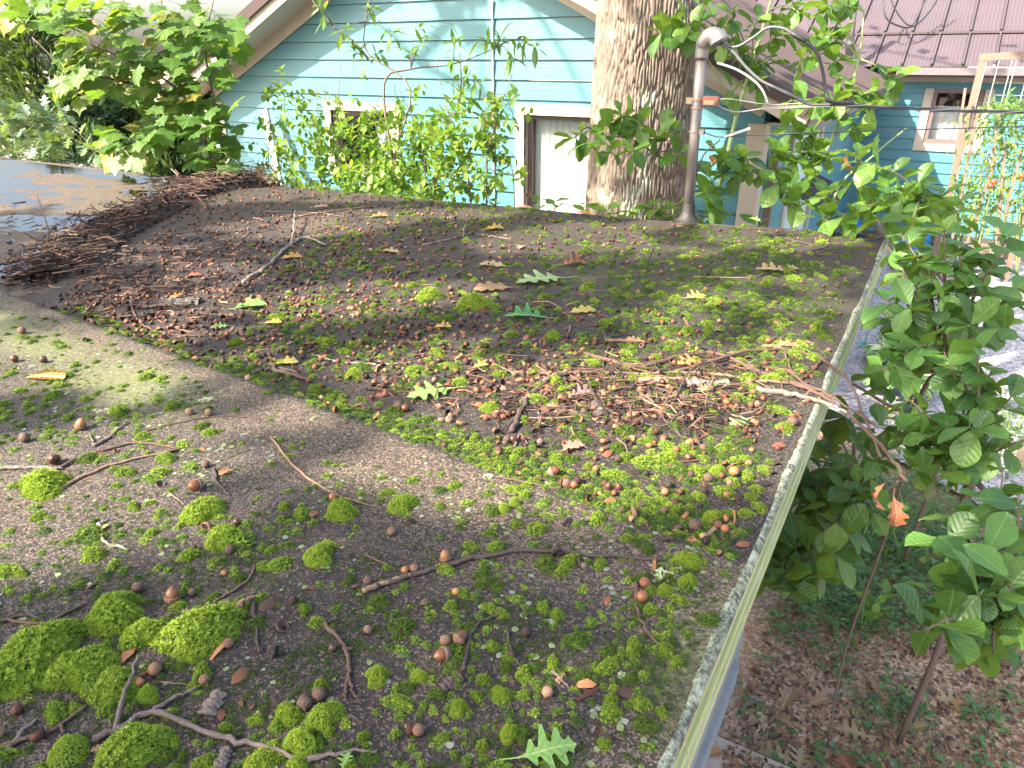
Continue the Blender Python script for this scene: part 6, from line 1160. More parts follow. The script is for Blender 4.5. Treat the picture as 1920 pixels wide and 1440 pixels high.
# debris dam: mound plus a tangle of fine twigs
def dam():
    mb = MB(); nu, nv = 46, 12; L = [(60, 528), (135, 503), (168, 466), (222, 434), (280, 408), (325, 384), (368, 364), (435, 350), (525, 343)]; Wp = smooth_line([on_roof(*q) for q in L], 6); V = []; k = len(Wp)
    for i, p in enumerate(Wp):
        t = nrm(Wp[min(i + 1, k - 1)] - Wp[max(i - 1, 0)]); sd = np.array([t[1], -t[0], 0]); hgt = .025 + .085 * float(fbm(i * .17, 4.4, 3)) + .03 * math.exp(-((i - 18) / 7) ** 2)
        hgt *= min(1, i / 4, (k - 1 - i) / 4)
        for q in np.linspace(-1, 1, 9): w = p + sd * q * .17; V.append((w[0], min(w[1], 4.15), float(roof_z(w[0], min(w[1], 4.15))) + hgt * (1 - q * q) + .01 * (float(vnoise(w[0] * 22, w[1] * 22)) - .45)))
    mb.add(V, [(i * 9 + c, i * 9 + c + 1, (i + 1) * 9 + c + 1, (i + 1) * 9 + c) for i in range(k - 1) for c in range(8)])
    mound = solid("leaf_mould", mb, simple("leaf_mould", (.035, .025, .02), .9, .6, 60, bmp=.01), None, None, kind='stuff', origin=(0, 0, 0))
    cb = Bulk([MB().add([(-1, -.3, 0), (-.3, -.5, .25), (.6, -.35, .1), (1, .1, 0), (.2, .5, .3), (-.6, .35, .1)], [(0, 1, 5), (1, 4, 5), (1, 2, 4), (2, 3, 4)]), MB().lathe([(-.0105, .0001), (-.006, .009), (.001, .0108), (.0005, .0085), (-.005, .006)], 8)]); VA = np.array(V)
    for j in range(2200):
        w = VA[rng.integers(len(VA))] + (rng.normal() * .02, rng.normal() * .02, .004); w[1] = min(w[1], 4.17); k_ = int(rng.random() < .18); cb.put(npframe(w, rdir(), nrm(rdir() + (0, 0, .7)), rng.uniform(.7, 1.0) if k_ else rng.uniform(.007, .024)), browns[rng.choice(7, p=(.24, .2, .1, .2, .18, .05, .03))] * rng.uniform(.25, .8), k_)
    cb.obj("dam_litter", bpy.data.materials["litter"])
    tb = MB(); cols = [(.04, .024, .02), (.10, .05, .036), (.16, .085, .058), (.06, .04, .036), (.24, .15, .10), (.02, .014, .014)]
    for j in range(2300):
        if j < 1800: i = rng.integers(0, k); c = Wp[i] + (rng.normal() * .085, rng.normal() * .085, 0); hz = .03 + abs(rng.normal()) * .05
        else:
            q = rng.normal(size=2) * (130, 50) + (230, 500); c = on_roof(min(max(q[0], 20), 700), min(max(q[1], 380), 600)); hz = abs(rng.normal()) * .012
            if c[1] < ridge_v(c[0]) + .06: continue
        l = rng.uniform(.03, .14) * (1.15 if j < 1800 else .7); a = rng.random() * 6.28; d = np.array([math.cos(a), math.sin(a), rng.normal() * (.45 if j < 1800 else .08)]); p0, p2 = c - d * l / 2, c + d * l / 2; p1 = c + rdir() * l * .2; pts = np.array([p0, p1, p2])
        for q in pts: q[1] = min(q[1], 4.17); q[2] = max(q[2], float(roof_z(q[0], q[1])) + .003) + hz
        tb.tube(pts, rng.uniform(.0014, .0046) * np.array([1, .9, .5]), 4, cap=False, col=np.array(cols[rng.integers(6)]) * rng.uniform(.7, 1.3))
    for j in range(560):     # loose twigs woven through the heap at the right
        c = on_roof(rng.normal() * 170 + 1210, rng.normal() * 42 + 735); l = rng.uniform(.03, .13); a = rng.random() * 6.28; d = np.array([math.cos(a), math.sin(a), rng.normal() * .08])
        if c[0] > -.25 or c[1] < ridge_v(c[0]) + .1: continue
        pts = np.array([c - d * l / 2, c + rdir() * l * .15, c + d * l / 2])
        for q in pts: q[2] = max(q[2], float(roof_z(q[0], q[1])) + .003) + abs(rng.normal()) * .006
        tb.tube(pts, rng.uniform(.0010, .0028) * np.array([1, .9, .5]), 4, cap=False, col=np.array(cols[rng.integers(6)]) * rng.uniform(.6, 1.2))
    solid("fine_twig_tangle", tb, tint_mat("twig_tangle", .8, .4, 200, .3, 0), None, None, kind='stuff', origin=(0, 0, 0))
    for a in (([[(80, 740 - 215), (110, 508), (150, 485), (190, 480), (240, 480)]], .0085, 'l', "mossy grey stick on the dam beside the puddle"), ([[(340, 380, .03), (400, 362, .05), (460, 352, .05), (520, 345, .04)]], .0070, 'l', "long pale branch on top of the debris dam"), ([[(90, 480, .02), (95, 450, .07), (78, 400, .13)]], .0055, 'b', "stick poking up from the left end of the dam"), ([[(390, 398, .02), (370, 380, .05), (330, 345, .10)]], .005, 'b', "stick leaning up from the middle of the dam"), ([[(262, 345, .10), (268, 330, .14), (280, 318, .16), (285, 370, .02)]], .0036, 'k', "thin arched dark twig standing over the puddle"), ([[(318, 318, .16), (322, 345, .08), (330, 370, .02)]], .0040, 'k', "upright dark twig above the puddle's far part"), ([[(250, 420, .02), (310, 400, .03), (390, 385, .03)]], .006, 'b', "brown stick along the inner side of the dam"), ([[(430, 330, .09), (440, 322, .10), (455, 338, .06)]], .009, 'k', "dark chunk of wood at the top of the dam"), ([[(190, 470, .02), (230, 440, .04), (262, 404, .06)]], .004, 'b', "thin brown twig crossing the dam's bend"), ([[(485, 335, .08), (490, 318, .13)], [(486, 328, .098), (505, 335, .07), (530, 340, .06)]], .005, 'k', "dark forked twig sticking up at the dam's far end")): twig(*a, grp="sticks on the debris dam", lift=0)
dam()
# ------------------------------------------------------------------ fallen leaves on the roof
def fl_mat(name, c, tr=.2, spots=.12): return leaf_mat(name, [c, c], 'object', tr, .5, .45, spots)
FM = {'pale': fl_mat("fallen_pale_green", (.25, .36, .14)), 'lime': fl_mat("fallen_lime", (.19, .35, .08)), 'deep': fl_mat("fallen_deep_green", (.05, .20, .055)), 'yellow': fl_mat("fallen_yellow", (.42, .33, .08)), 'tan': fl_mat("fallen_tan", (.36, .25, .13)), 'brown': fl_mat("fallen_brown", (.31, .17, .085)), 'orange': fl_mat("fallen_orange", (.44, .20, .06)), 'pink': fl_mat("fallen_pink", (.36, .20, .15)), 'red': fl_mat("fallen_red", (.30, .09, .045)), 'purple': fl_mat("fallen_purple", (.27, .17, .16)), 'gold': fl_mat("fallen_gold", (.46, .29, .05))}
def fallen(px, py, lpx, ang, mk, prof, curl, lab, name="fallen_leaf", cat="leaf", grp="oak leaves fallen on the roof", wide=1.0, droop=.05, tilt=0.0, lift=.004):
    p, n = on(px, py); s = lpx * proj(p)[2] / F; me = oak_mb(prof, curl, droop, .35, seed=int(px)).mesh("fallen_leaf", FM[mk]); a = math.radians(ang) + YAW
    d = np.array([math.cos(a), math.sin(a), tilt]); zmin = min(v.co.z for v in me.vertices); M = frame(p + n * (lift - zmin * s * .6 + s * .03) - nrm(d) * s * .45, d, n + rdir() * .08 - np.array([FW[0], FW[1], 0]) * .16) @ Matrix.Diagonal((s, s * wide, s, 1))
    o = inst(name, me, M); return props(o, lab, cat, grp)
for a in ((925, 500, 52, 160, 'tan', OAK2, .3, "tan lobed leaf behind the pair of crossing leaves"), (925, 544, 68, 190, 'brown', OAK2, .35, "flat brown oak leaf touching the pale green one"), (1018, 529, 96, 200, 'pale', OAK, .25, "long pale green oak leaf lying beside the brown one"), (990, 598, 82, 175, 'deep', OAK, .9, "deep green curled oak leaf in the middle of the roof"), (1090, 587, 54, 15, 'yellow', OAK2, .4, "bright yellow leaf right of the deep green one"), (1302, 560, 48, 20, 'yellow', OAK, .4, "yellow green star shaped leaf right of centre"), (1450, 510, 62, 170, 'tan', OAK, .6, "tan leaf near the far right corner, left of its twin"), (1482, 508, 36, 20, 'tan', OAK2, .6, "smaller tan leaf touching the one near the far right corner"),
          (1297, 682, 58, 200, 'orange', OAK, .5, "orange brown oak leaf draped on the boughs"), (812, 740, 92, 205, 'lime', OAK, .2, "fresh light green oak leaf with long stalk above the sand patch"), (1088, 742, 54, 20, 'purple', OAK, .8, "holed purplish brown leaf in the heap"), (1072, 843, 48, 30, 'pink', OAK2, .6, "pinkish leaf below the heap"), (1388, 794, 54, 215, 'pale', OAK, .3, "pale green oak leaf near the fascia"), (1020, 1416, 118, 15, 'lime', OAK, .25, "large light green oak leaf at the bottom edge"), (466, 578, 62, 30, 'lime', OAK2, .7, "light green leaf behind the ridge at left"), (510, 608, 34, 10, 'gold', OAK2, .6, "golden tipped leaf right of the light green one"), (415, 615, 34, 200, 'lime', OAK, .4, "small green leaf scrap on the bent twig"),
          (828, 616, 34, 5, 'gold', OAK2, .9, "small curled golden leaf in the middle litter"), (735, 475, 36, 170, 'tan', OAK2, .9, "pale tan leaf left of centre in the far litter"), (925, 432, 38, 10, 'gold', OAK2, 1.2, "yellow curled leaf in the far litter"), (545, 486, 40, 20, 'orange', OAK2, .8, "orange leaf behind the mossy branch"), (975, 466, 30, 80, 'pink', OAK2, .6, "pinkish leaf in the sunlit far litter"), (1072, 498, 52, 15, 'red', OAK, 1.4, "crumpled red brown leaf left of the yellow star leaf"), (535, 684, 44, 10, 'yellow', OAK2, .9, "crumpled tan yellow leaf by the grey twig"), (330, 560, 30, 40, 'orange', OAK2, .9, "small orange leaf among the left litter"), (1098, 403, 30, 170, 'orange', OAK2, .8, "orange leaf near the far edge in front of the trunk"),
          (985, 392, 36, 180, 'pink', OAK2, .5, "pink grey leaf near the curtained door"), (1415, 415, 30, 120, 'lime', OAK2, .9, "small green leaf at the far edge right of the mast"), (1190, 642, 34, 170, 'brown', OAK2, .8, "brown leaf piece above the boughs"), (1335, 622, 30, 10, 'pink', OAK2, .7, "pinkish leaf by the slim twig"), (360, 520, 32, 30, 'red', OAK2, .8, "dark red leaf in the left litter"), (1185, 825, 22, 100, 'brown', OAK2, .8, "small brown leaf scrap right of the pinkish leaf"), (900, 690, 34, 30, 'yellow', OAK2, 1.2, "yellow curled leaf left of the heap"), (1040, 766, 30, 190, 'brown', OAK2, 1.3, "curled orange leaf in the heap"), (935, 775, 26, 20, 'pink', OAK2, .6, "pink leaf scrap right of the sand patch"),
          (1480, 652, 44, 170, 'brown', OAK2, 1.0, "tan leaf folded on the bough"), (1318, 735, 34, 30, 'tan', OAK2, .9, "tan leaf scrap on the bark slab"), (648, 1432, 40, 80, 'lime', OAK, .3, "tip of a green leaf at the bottom edge"), (195, 992, 24, 250, 'yellow', OAK2, .6, "small yellow leaf bit on the hooked twig"), (424, 888, 26, 230, 'orange', OAK2, 1.0, "small orange leaf bit by the dark twig"), (182, 1410, 26, 10, 'brown', OAK2, 1.1, "small curled brown leaf at lower left"), (85, 433, 30, 60, 'gold', OAK2, 1.0, "golden leaf at the left end of the dam"), (1022, 716, 26, 30, 'pink', OAK2, .8, "bright pink petal like scrap in the heap"), (710, 408, 36, 20, 'brown', OAK2, .9, "brown leaf in the sunny far litter"), (600, 390, 30, 10, 'pink', OAK2, .6, "pinkish leaf by the pale far stick")): fallen(*a)
def curled_leaf():
    p, n = on(82, 712); m = px_scale(82, 712); mb = MB(); V = []; uv = []; k = 12
    for i in range(k):
        t = i / (k - 1); w = (.0 + 1.0 * math.sin(min(t * 1.5, 1) * 1.57)) * 13 * m
        for j in range(9): a = -2.2 + 4.4 * j / 8; V.append(((t - .5) * 78 * m, w * math.sin(a) * .9, w * (1 - .92 * math.cos(a)) * .75)); uv.append((t, (j - 4) / 12))
    mb.add(V, [(i * 9 + c, (i + 1) * 9 + c, (i + 1) * 9 + c + 1, i * 9 + c + 1) for i in range(k - 1) for c in range(8)], uv=uv); a = YAW - .15
    o = inst("fallen_leaf", mb.mesh("curled_leaf", FM['orange']), frame(p + n * .002, (math.cos(a), math.sin(a), 0), n)); props(o, "orange leaf rolled into a tube on the left slope", "leaf", "oak leaves fallen on the roof")
curled_leaf()
# ------------------------------------------------------------------ service mast and cables
STEEL = simple("galvanised_steel", (.20, .18, .17), .42, .35, 14, metal=.45); CABLE = simple("black_cable", (.022, .022, .025), .5, .3, 60); GREYC = simple("grey_cable", (.085, .085, .09), .5, .2, 40); ALU = simple("aluminium", (.20, .19, .18), .4, .1, 30, metal=.5); WHITE_INS = simple("white_plastic", (.38, .38, .37), .4, .05)
def mast():
    b = on_roof(1289, 412); t = on_v(1316, 100, b[1]); r = .030; root = thing("service_mast", b, "grey steel pipe mast with a weatherhead at the far roof edge", "pipe mast")
    m, nt, bs, o = mat_new("mast_steel"); p = wpos(nt); n1 = noise(nt, 1, 5, .7, N(nt, "ShaderNodeMapping", ins={0: p, 3: (50, 50, 7)}).outputs[0]); c = ramp(nt, n1, [(.35, (.19, .18, .175)), (.55, (.16, .14, .125)), (.68, (.17, .095, .055)), (.8, (.21, .19, .175))]); nt.links.new(c, bs.inputs['Base Color']); bs.inputs['Roughness'].default_value = .42; bs.inputs['Metallic'].default_value = .35
    mb = MB(); mb.tube([b, b * .5 + t * .5, t], r, 24); part("pipe", mb, m, root, smooth=True)
    mb = MB(); z = b[2]; mb.lathe([(-.002, .075), (.006, .060), (.03, .043), (.055, .037), (.085, .034), (.10, .0325)], 20, frame(b, (0, 0, 1), (1, 0, 0))); part("tar_flashing", mb, simple("roof_tar", (.025, .023, .022), .6, .5, 40, bmp=.004), root, smooth=True)
    mb = MB(); hd = on_v(1352, 75, b[1]) - t; ex = nrm((hd[0], -.02, 0)); L = [t + (0, 0, -.03), t + (0, 0, .02), t + (0, 0, .055) + ex * .012, t + (0, 0, .085) + ex * .045, t + (0, 0, .072) + ex * .085, t + (0, 0, .052) + ex * .10]
    mb.tube(smooth_line(L, 4), np.concatenate([np.full(6, .037), np.linspace(.042, .052, 15)]), 20); h = part("weatherhead", mb, ALU, root, smooth=True)
    mb = MB(); mb.tube([t + (0, 0, .0) + ex * .02 + (0, -.04, -.01), t + (0, 0, .0) + ex * .02 + (0, -.048, -.012)], .006, 8); part("screw", mb, STEEL, h)
    def ring(py, hgt, nm, mt, px): q = on_v(px, py, b[1]); mb = MB(); mb.tube([q + (0, 0, -hgt / 2), q + (0, 0, hgt / 2)], r + .004, 24); return part(nm, mb, mt, root), q
    CP = simple("rusty_strap", (.34, .24, .18), .5, .3, 20, metal=.4)
    o1, q1 = ring(186, .013, "clamp_band", CP, 1308); ring(202, .010, "clamp_band", CP, 1307)
    mb = MB(); mb.box(q1 + (.033, -.02, -.032), q1 + (.12, .02, .016)); ins = part("insulator", mb, simple("red_brown_porcelain", (.24, .07, .05), .35, .2, 20), root)
    mb = MB(); mb.box(q1 + (.045, -.024, -.026), q1 + (.10, -.0205, -.004)); part("label_plate", mb, simple("tan_plate", (.42, .27, .16), .5), ins)
    mb = MB(); mb.tube([q1 + (.105, -.03, -.012), q1 + (.105, .03, -.012)], .008, 10); part("bolt", mb, ALU, ins)
    mb = MB(); mb.box(q1 + (-.062, -.012, -.026), q1 + (-.028, .012, .008)); part("clamp_lug", mb, CP, root)
    o2, q2 = ring(247, .007, "clamp_ring", ALU, 1302); mb = MB(); mb.box(q2 + (.028, -.014, -.014), q2 + (.058, .014, .016)); part("clamp_hook", mb, ALU, root)
    # cables
    B = b[1]; V = lambda x, y, dy=0.0: on_v(x, y, B + dy)
    def cable(pts, r_, mt, lab, nm="cable", rr=None, n=8):
        mb = MB(); L = smooth_line(pts, 8); mb.tube(L, r_ if rr is None else np.interp(np.linspace(0, 1, len(L)), np.linspace(0, 1, len(rr)), rr), n); return solid(nm, mb, mt, lab, "cable", "service cables", smooth=True)
    J = V(1556, 192)
    cable([V(1352, 82), V(1380, 88), V(1410, 72), V(1440, 52), V(1470, 54), V(1488, 66)], .0075, GREYC, "grey cable arching up out of the weatherhead")
    cable([V(1486, 65), V(1510, 78), V(1532, 100), V(1543, 135), V(1548, 170), V(1558, 190), V(1600, 193, .1)], .0085, CABLE, "black cable dropping from the arch to the main line")
    cable([V(1350, 82), V(1375, 98), V(1398, 125), V(1425, 150), V(1450, 163)], .008, GREYC, "grey cable looping down from the weatherhead")
    cable([V(1448, 162), V(1475, 175), V(1495, 184), V(1520, 196), V(1560, 196)], .009, CABLE, "black spliced cable running down to the main line", rr=(.009, .014, .009, .0085, .0085))
    mb = MB(); mb.tube(smooth_line([V(1483, 62), V(1495, 68), V(1512, 78)], 4), [.009, .011, .013, .014, .014, .014, .013, .011, .009], 9); solid("cable_splice", mb, CABLE, "taped black splice on the arched cable", "splice", "service cables", smooth=True)
    # twisted triplex line to the right
    far = at_depth(2300, 194, 5.3); st = V(1545, 195); npt = 150; ts = np.linspace(0, 1, npt)[:, None]; core = st * (1 - ts) + far * ts; core[:, 2] -= .05 * np.sin(np.pi * ts[:, 0]); d = nrm(far - st); e1 = nrm(np.cross(d, (0, 0, 1))); e2 = np.cross(e1, d)
    for k, (mt, lab, rr) in enumerate(((CABLE, "black strand of the twisted overhead line", .0075), (CABLE, "second black strand of the twisted overhead line", .0075), (ALU, "bare aluminium strand of the twisted overhead line", .0045))):
        a = ts[:, 0] * 38 + k * 2.1; P = core + (e1 * np.cos(a)[:, None] + e2 * np.sin(a)[:, None]) * .0058; mb = MB(); mb.tube(P, rr * .78, 7); solid("overhead_line", mb, mt, lab, "cable", "service cables", smooth=True)
    cable([q1 + (.11, 0, .0), V(1370, 186), V(1440, 196), V(1500, 194), V(1560, 196)], .0032, ALU, "upper bare wire from the insulator to the main line")
    cable([q1 + (.11, 0, -.028), V(1380, 210), V(1440, 203), V(1560, 199)], .0032, ALU, "lower bare wire from the insulator to the main line")
    mb = MB(); mb.beam(V(1430, 203), V(1556, 197), .012, .014); solid("cable_grip", mb, ALU, "long aluminium grip clamped on the main line", "clamp", "service cables")
    cable([q2 + (.05, 0, 0), V(1350, 257), V(1400, 254), V(1560, 248, .05), at_depth(1920, 237, 4.75), at_depth(2200, 228, 5.2)], .0036, CABLE, "thin black lower line crossing to the right")
    mb = MB(); a_, b_ = V(1358, 257), V(1407, 240); mb.beam(a_, b_, .010, .013); solid("wire_wedge", mb, WHITE_INS, "white wedge clamp on the thin lower line", "clamp", "service cables")
    cable([V(1350, 262), V(1320, 290), V(1305, 330), V(1300, 370), V(1310, 400), V(1330, 408, .02)], .0045, CABLE, "thin cable hugging the pipe down to the roof")
    cable([V(1345, 118), V(1380, 130), V(1412, 150), V(1430, 170), V(1440, 195)], .006, WHITE_INS, "white wire sagging below the weatherhead")
    # second pole standing on the house roof
    z = None; d = ray(1592, 114)
    k = None
    for t_ in np.linspace(5, 20, 400):
        q = C0 + d * (t_ / F); zr = APEX_Z - SL * (q[0] - APEX_U) + .12
        if q[2] < zr and q[1] > 6.3: k = q; break
    if k is None: k = at_depth(1592, 114, 11)
    r2 = thing("roof_pole", k, "grey pole standing on the brown ribbed roof", "pole"); tp = on_v(1606, -60, k[1]); w = proj(k)[2] / F; mb = MB(); mb.tube([k - (0, 0, .1), (k + tp) / 2, tp], 6.5 * w, 14); part("pole", mb, STEEL, r2, smooth=True)
    for f in (.18, .62): q = k * (1 - f) + tp * f; mb = MB(); mb.tube([q, q + (0, 0, .06)], 8.5 * w, 14); part("pole_band", mb, GREYC, r2)
    dp = proj(k)[2]; D_ = lambda x, y: at_depth(x, y, dp)
    cable([D_(1655, -30), D_(1660, 30), D_(1690, 50), D_(1715, 48), D_(1740, 25), D_(1770, -20)], .014, CABLE, "black drip loop hanging before the mauve roof")
    cable([D_(1660, -30), D_(1680, 20), D_(1708, 48), D_(1730, 10), D_(1745, -20)], .012, CABLE, "second black loop inside the drip loop")
mast()
# ------------------------------------------------------------------ yard below and right of the roof
SOILC = np.array([(.24, .14, .08), (.15, .085, .05), (.08, .048, .032), (.38, .26, .16), (.28, .13, .065)])
def yard():
    G0 = lambda x, y: on_z(x, y, 0.02)
    # vinca-like ground cover
    b = Bulk([blade(ELLI, .3, .15, 0), blade(LANC, .3, .2, 0)])
    def dens(px, py): return .95 * gq(px, py, 1600, 980, 150, 110) + .8 * gq(px, py, 1840, 1080, 120, 90) + .5 * gq(px, py, 1620, 1150, 140, 40) + .45 * gq(px, py, 1850, 880, 120, 80) + .045 + .3 * gq(px, py, 1780, 1320, 120, 30)
    n = 0
    for _ in range(15000):
        x, y = rng.uniform(1380, 1990), rng.uniform(760, 1470); p = G0(x, y)
        if rng.random() > dens(x, y) * sstep(.35, .6, float(fbm(p[0] * 3, p[1] * 3, 3)) + .08): continue
        if p[0] < -.3: continue
        h = rng.uniform(.01, .13) if dens(x, y) > .3 else .015
        for k in range(3): a = rng.random() * 6.28; b.put(npframe(p + (rng.normal() * .02, rng.normal() * .02, h * rng.random()), (math.cos(a), math.sin(a), rng.uniform(-.1, .5)), nrm(rdir() * .5 + (0, 0, 1)), rng.uniform(.022, .05)), (rng.random() * .8,) * 3, rng.integers(2))
    b.obj("ground_cover", leaf_mat("ground_cover_leaf", [(.04, .11, .03), (.07, .18, .045), (.10, .23, .05), (.15, .29, .05)], 'tint', .3, .4, .1))
    gb = Bulk([MB().add([(0, -.02, 0), (0, .02, 0), (.5, .018, .05), (.5, -.018, .05), (1, 0, -.12)], [(0, 1, 2, 3), (3, 2, 4)], uv=[(0, .3)] * 5)])
    for cx, cy, n, s in ((1640, 1000, 60, .3), (1690, 1050, 50, .3), (1600, 1010, 40, .26), (1730, 980, 40, .3), (1880, 800, 90, .22), (1850, 850, 70, .2), (1700, 830, 60, .25), (1760, 470, 120, .5), (1840, 460, 60, .4), (1560, 960, 40, .24), (1900, 760, 60, .25), (1660, 660, 60, .25), (1640, 1290, 12, .1), (1720, 1340, 14, .1)):
        for k in range(n):
            p = G0(cx + rng.normal() * 26, cy + rng.normal() * 14); a = rng.random() * 6.28; gb.put(npframe(p, (math.cos(a) * .7, math.sin(a) * .7, rng.uniform(.3, 1.2)), nrm((-math.cos(a), -math.sin(a), .8)), s * rng.uniform(.5, 1.1)), (rng.random(),) * 3)
    gb.obj("grass", leaf_mat("grass_blade", [(.07, .16, .03), (.13, .25, .04), (.2, .32, .06)], 'tint', .35, .45, 0))
    # crumbs of acorn and leaf on the bare soil
    lb = Bulk([MB().lathe([(-.009, .0001), (-.004, .008), (.004, .008), (.010, .0001)], 6), MB().add([(-1, -.3, 0), (-.3, -.5, .25), (.6, -.35, .1), (1, .1, 0), (.2, .5, .3), (-.6, .35, .1)], [(0, 1, 5), (1, 4, 5), (1, 2, 4), (2, 3, 4)])])
    for _ in range(6500):
        x, y = rng.uniform(1310, 1980), rng.uniform(1080, 1460); p = on_z(x, y, .035 if x < 1500 and y > 1300 else .0); k = int(rng.random() < .85)
        if p[0] < -.3: continue
        z = .04 if (p[0] < 1.3 and p[1] < 2.6) else float(.05 * (fbm(p[0] * .8 + 40, p[1] * .8 + 40) - .5) - .03) + .006; p[2] = z
        c = SOILC[rng.choice(5, p=(.3, .28, .2, .12, .1))] * rng.uniform(.8, 1.3); lb.put(npframe(p, rdir() * (1, 1, .3), nrm(rdir() * .5 + (0, 0, 1)), rng.uniform(.5, 1.0) if k == 0 else .005 + .022 * rng.random() ** 2.5), c, k)
    lb.obj("soil_litter", tint_mat("soil_litter", .75, .4, 90, .3, 0))
    gz = lambda x, y: float(.05 * (fbm(x * .8 + 40, y * .8 + 40) - .5) - .03)
    def dead(px, py, lpx, ang, mk, prof, curl, lab):
        p = on_z(px, py, 0.0); p[2] = max(gz(p[0], p[1]), .034 if (p[0] < 1.3 and p[1] < 2.6 and p[0] > -.4) else -9) + .008; s = lpx * proj(p)[2] / F
        me = oak_mb(prof, curl, .08, .4, seed=int(px + py)).mesh("dead_leaf", FM[mk]); a = math.radians(ang) + YAW; zm = min(v.co.z for v in me.vertices)
        o = inst("dead_leaf", me, frame(p + (0, 0, -zm * s * .5) - np.array([math.cos(a), math.sin(a), 0]) * s * .4, (math.cos(a), math.sin(a), 0), nrm(rdir() * .12 + (0, 0, 1)), s)); props(o, lab, "leaf", "dead leaves on the ground")
    for a in ((1608, 1372, 66, 160, 'tan', OAK, .5, "large tan oak leaf on the soil, lower middle right"), (1475, 1310, 62, 50, 'brown', OAK2, .9, "brown oak leaf left of the large tan one"), (1535, 1312, 60, 20, 'brown', OAK2, .8, "reddish brown leaf right of the purple one"), (1418, 1312, 50, 200, 'purple', OAK, .7, "purple brown lobed leaf by the concrete joint"), (1465, 1415, 70, 160, 'tan', OAK, .6, "pale tan lobed leaf near the bottom edge"), (1500, 1425, 60, 60, 'tan', OAK, .6, "tan leaf overlapping its neighbour at the bottom"), (1590, 1432, 60, 100, 'red', OAK2, .7, "red brown leaf cut by the bottom edge"), (1478, 1352, 40, 130, 'brown', OAK2, 1.2, "narrow curled brown leaf below the brown oak leaf"), (1640, 1282, 50, 280, 'brown', OAK2, .8, "brown leaf standing on edge by the dry stem"),
              (1790, 1310, 56, 170, 'tan', OAK, .7, "tan leaf in the sunny soil at right"), (1800, 1322, 42, 40, 'orange', OAK2, .8, "orange leaf next to the sunny tan one"), (1720, 1360, 44, 10, 'brown', OAK2, .8, "small brown leaf right of the large tan leaf"), (1660, 1352, 36, 180, 'pink', OAK2, .8, "pinkish leaf right of the large tan leaf"), (1880, 1350, 44, 110, 'tan', OAK2, .8, "tan leaf near the lower right corner"), (1458, 1155, 36, 30, 'red', OAK2, .9, "red brown leaf under the hanging sapling leaves"), (1590, 1118, 40, 150, 'brown', OAK2, .9, "brown leaf at the border of the green ground cover"), (1335, 1425, 34, 20, 'orange', OAK2, .8, "orange leaf scrap on the old concrete"), (1360, 1330, 24, 200, 'orange', OAK2, .8, "small orange leaf against the shed sill"), (1560, 1295, 40, 190, 'pink', OAK2, .7, "pale pink leaf above the tan one"), (1840, 1180, 34, 20, 'orange', OAK2, .7, "orange leaf in the ground cover at right"), (1540, 1205, 30, 80, 'brown', OAK2, .8, "small brown leaf above the sun flecks")): dead(*a)
    def gtwig(pts, r, mk, lab):
        W = []
        for q in pts: p = on_z(q[0], q[1], 0.0); p[2] = max(gz(p[0], p[1]), .035 if (p[0] < 1.3 and p[1] < 2.6) else -9) + r + (q[2] if len(q) > 2 else 0); W.append(p)
        L = smooth_line(W, 6); mb = MB(); mb.tube(L + rng.normal(size=L.shape) * r * .2, np.linspace(r, r * .5, len(L)), 7); solid("twig", mb, TW[mk], lab, "twig", "twigs on the ground", smooth=True)
    for a in (([(1515, 1365), (1560, 1395), (1620, 1408), (1670, 1388)], .006, 'g', "long curved grey twig on the soil"), ([(1428, 1288), (1470, 1300), (1540, 1320)], .004, 'k', "thin dark twig leading from the purple leaf"), ([(1485, 1395), (1490, 1360), (1500, 1345)], .004, 'g', "short grey twig beside the tan leaves"), ([(1440, 1292), (1456, 1270), (1478, 1262)], .004, 'o', "pale crooked twig near the sill"), ([(1500, 1185), (1530, 1178), (1560, 1160)], .006, 'o', "tan broken twig under the sapling"), ([(1480, 1225), (1530, 1205), (1580, 1190)], .003, 'b', "slim brown twig behind the sun flecks"), ([(1720, 1300, .3), (1722, 1250, .35), (1700, 1215, .5)], .003, 'b', "dry upright stem under the hanging leaves"), ([(1850, 1370), (1870, 1330)], .005, 'k', "dark stick at lower right")): gtwig(*a)
    # bright seedling, variegated hostas, goldenrod, post, hose
    me = [m.mesh("seedling_leaf", MAT_LIME) for m in L_ELLI]
    p = G0(1615, 1180); r = thing("seedling", p, "fresh lime green seedling growing in the bare soil", "plant")
    for k, (x, y) in enumerate(((1610, 1150), (1640, 1165), (1605, 1175), (1630, 1185), (1650, 1140))): t = G0(x, y) + (0, 0, .15); stem(r, [p, (p + t) / 2 + (0, 0, .04), t], .004, .002, STEMG); bd = [40]; whorl(r, None, me, t, (0, 0, 1), 5, .085, bd, [], 1.0)
    hm, nt, bs, o = mat_new("hosta_variegated"); uvs = N(nt, "ShaderNodeSeparateXYZ", ins={0: N(nt, "ShaderNodeUVMap").outputs[0]}); wv = N(nt, "ShaderNodeMath", operation='ABSOLUTE', ins={0: uvs.outputs[1]}).outputs[0]; e = math_(nt, 'GREATER_THAN', math_(nt, 'ADD', wv, math_(nt, 'MULTIPLY', noise(nt, 40, 3, .6, wpos(nt)), .06)), .20); c = mixc(nt, e, (.13, .28, .06), (.55, .58, .30)); nt.links.new(c, bs.inputs['Base Color'])
    hme = blade(ELLI, .35, .5, .3, .02).mesh("hosta_leaf", hm)
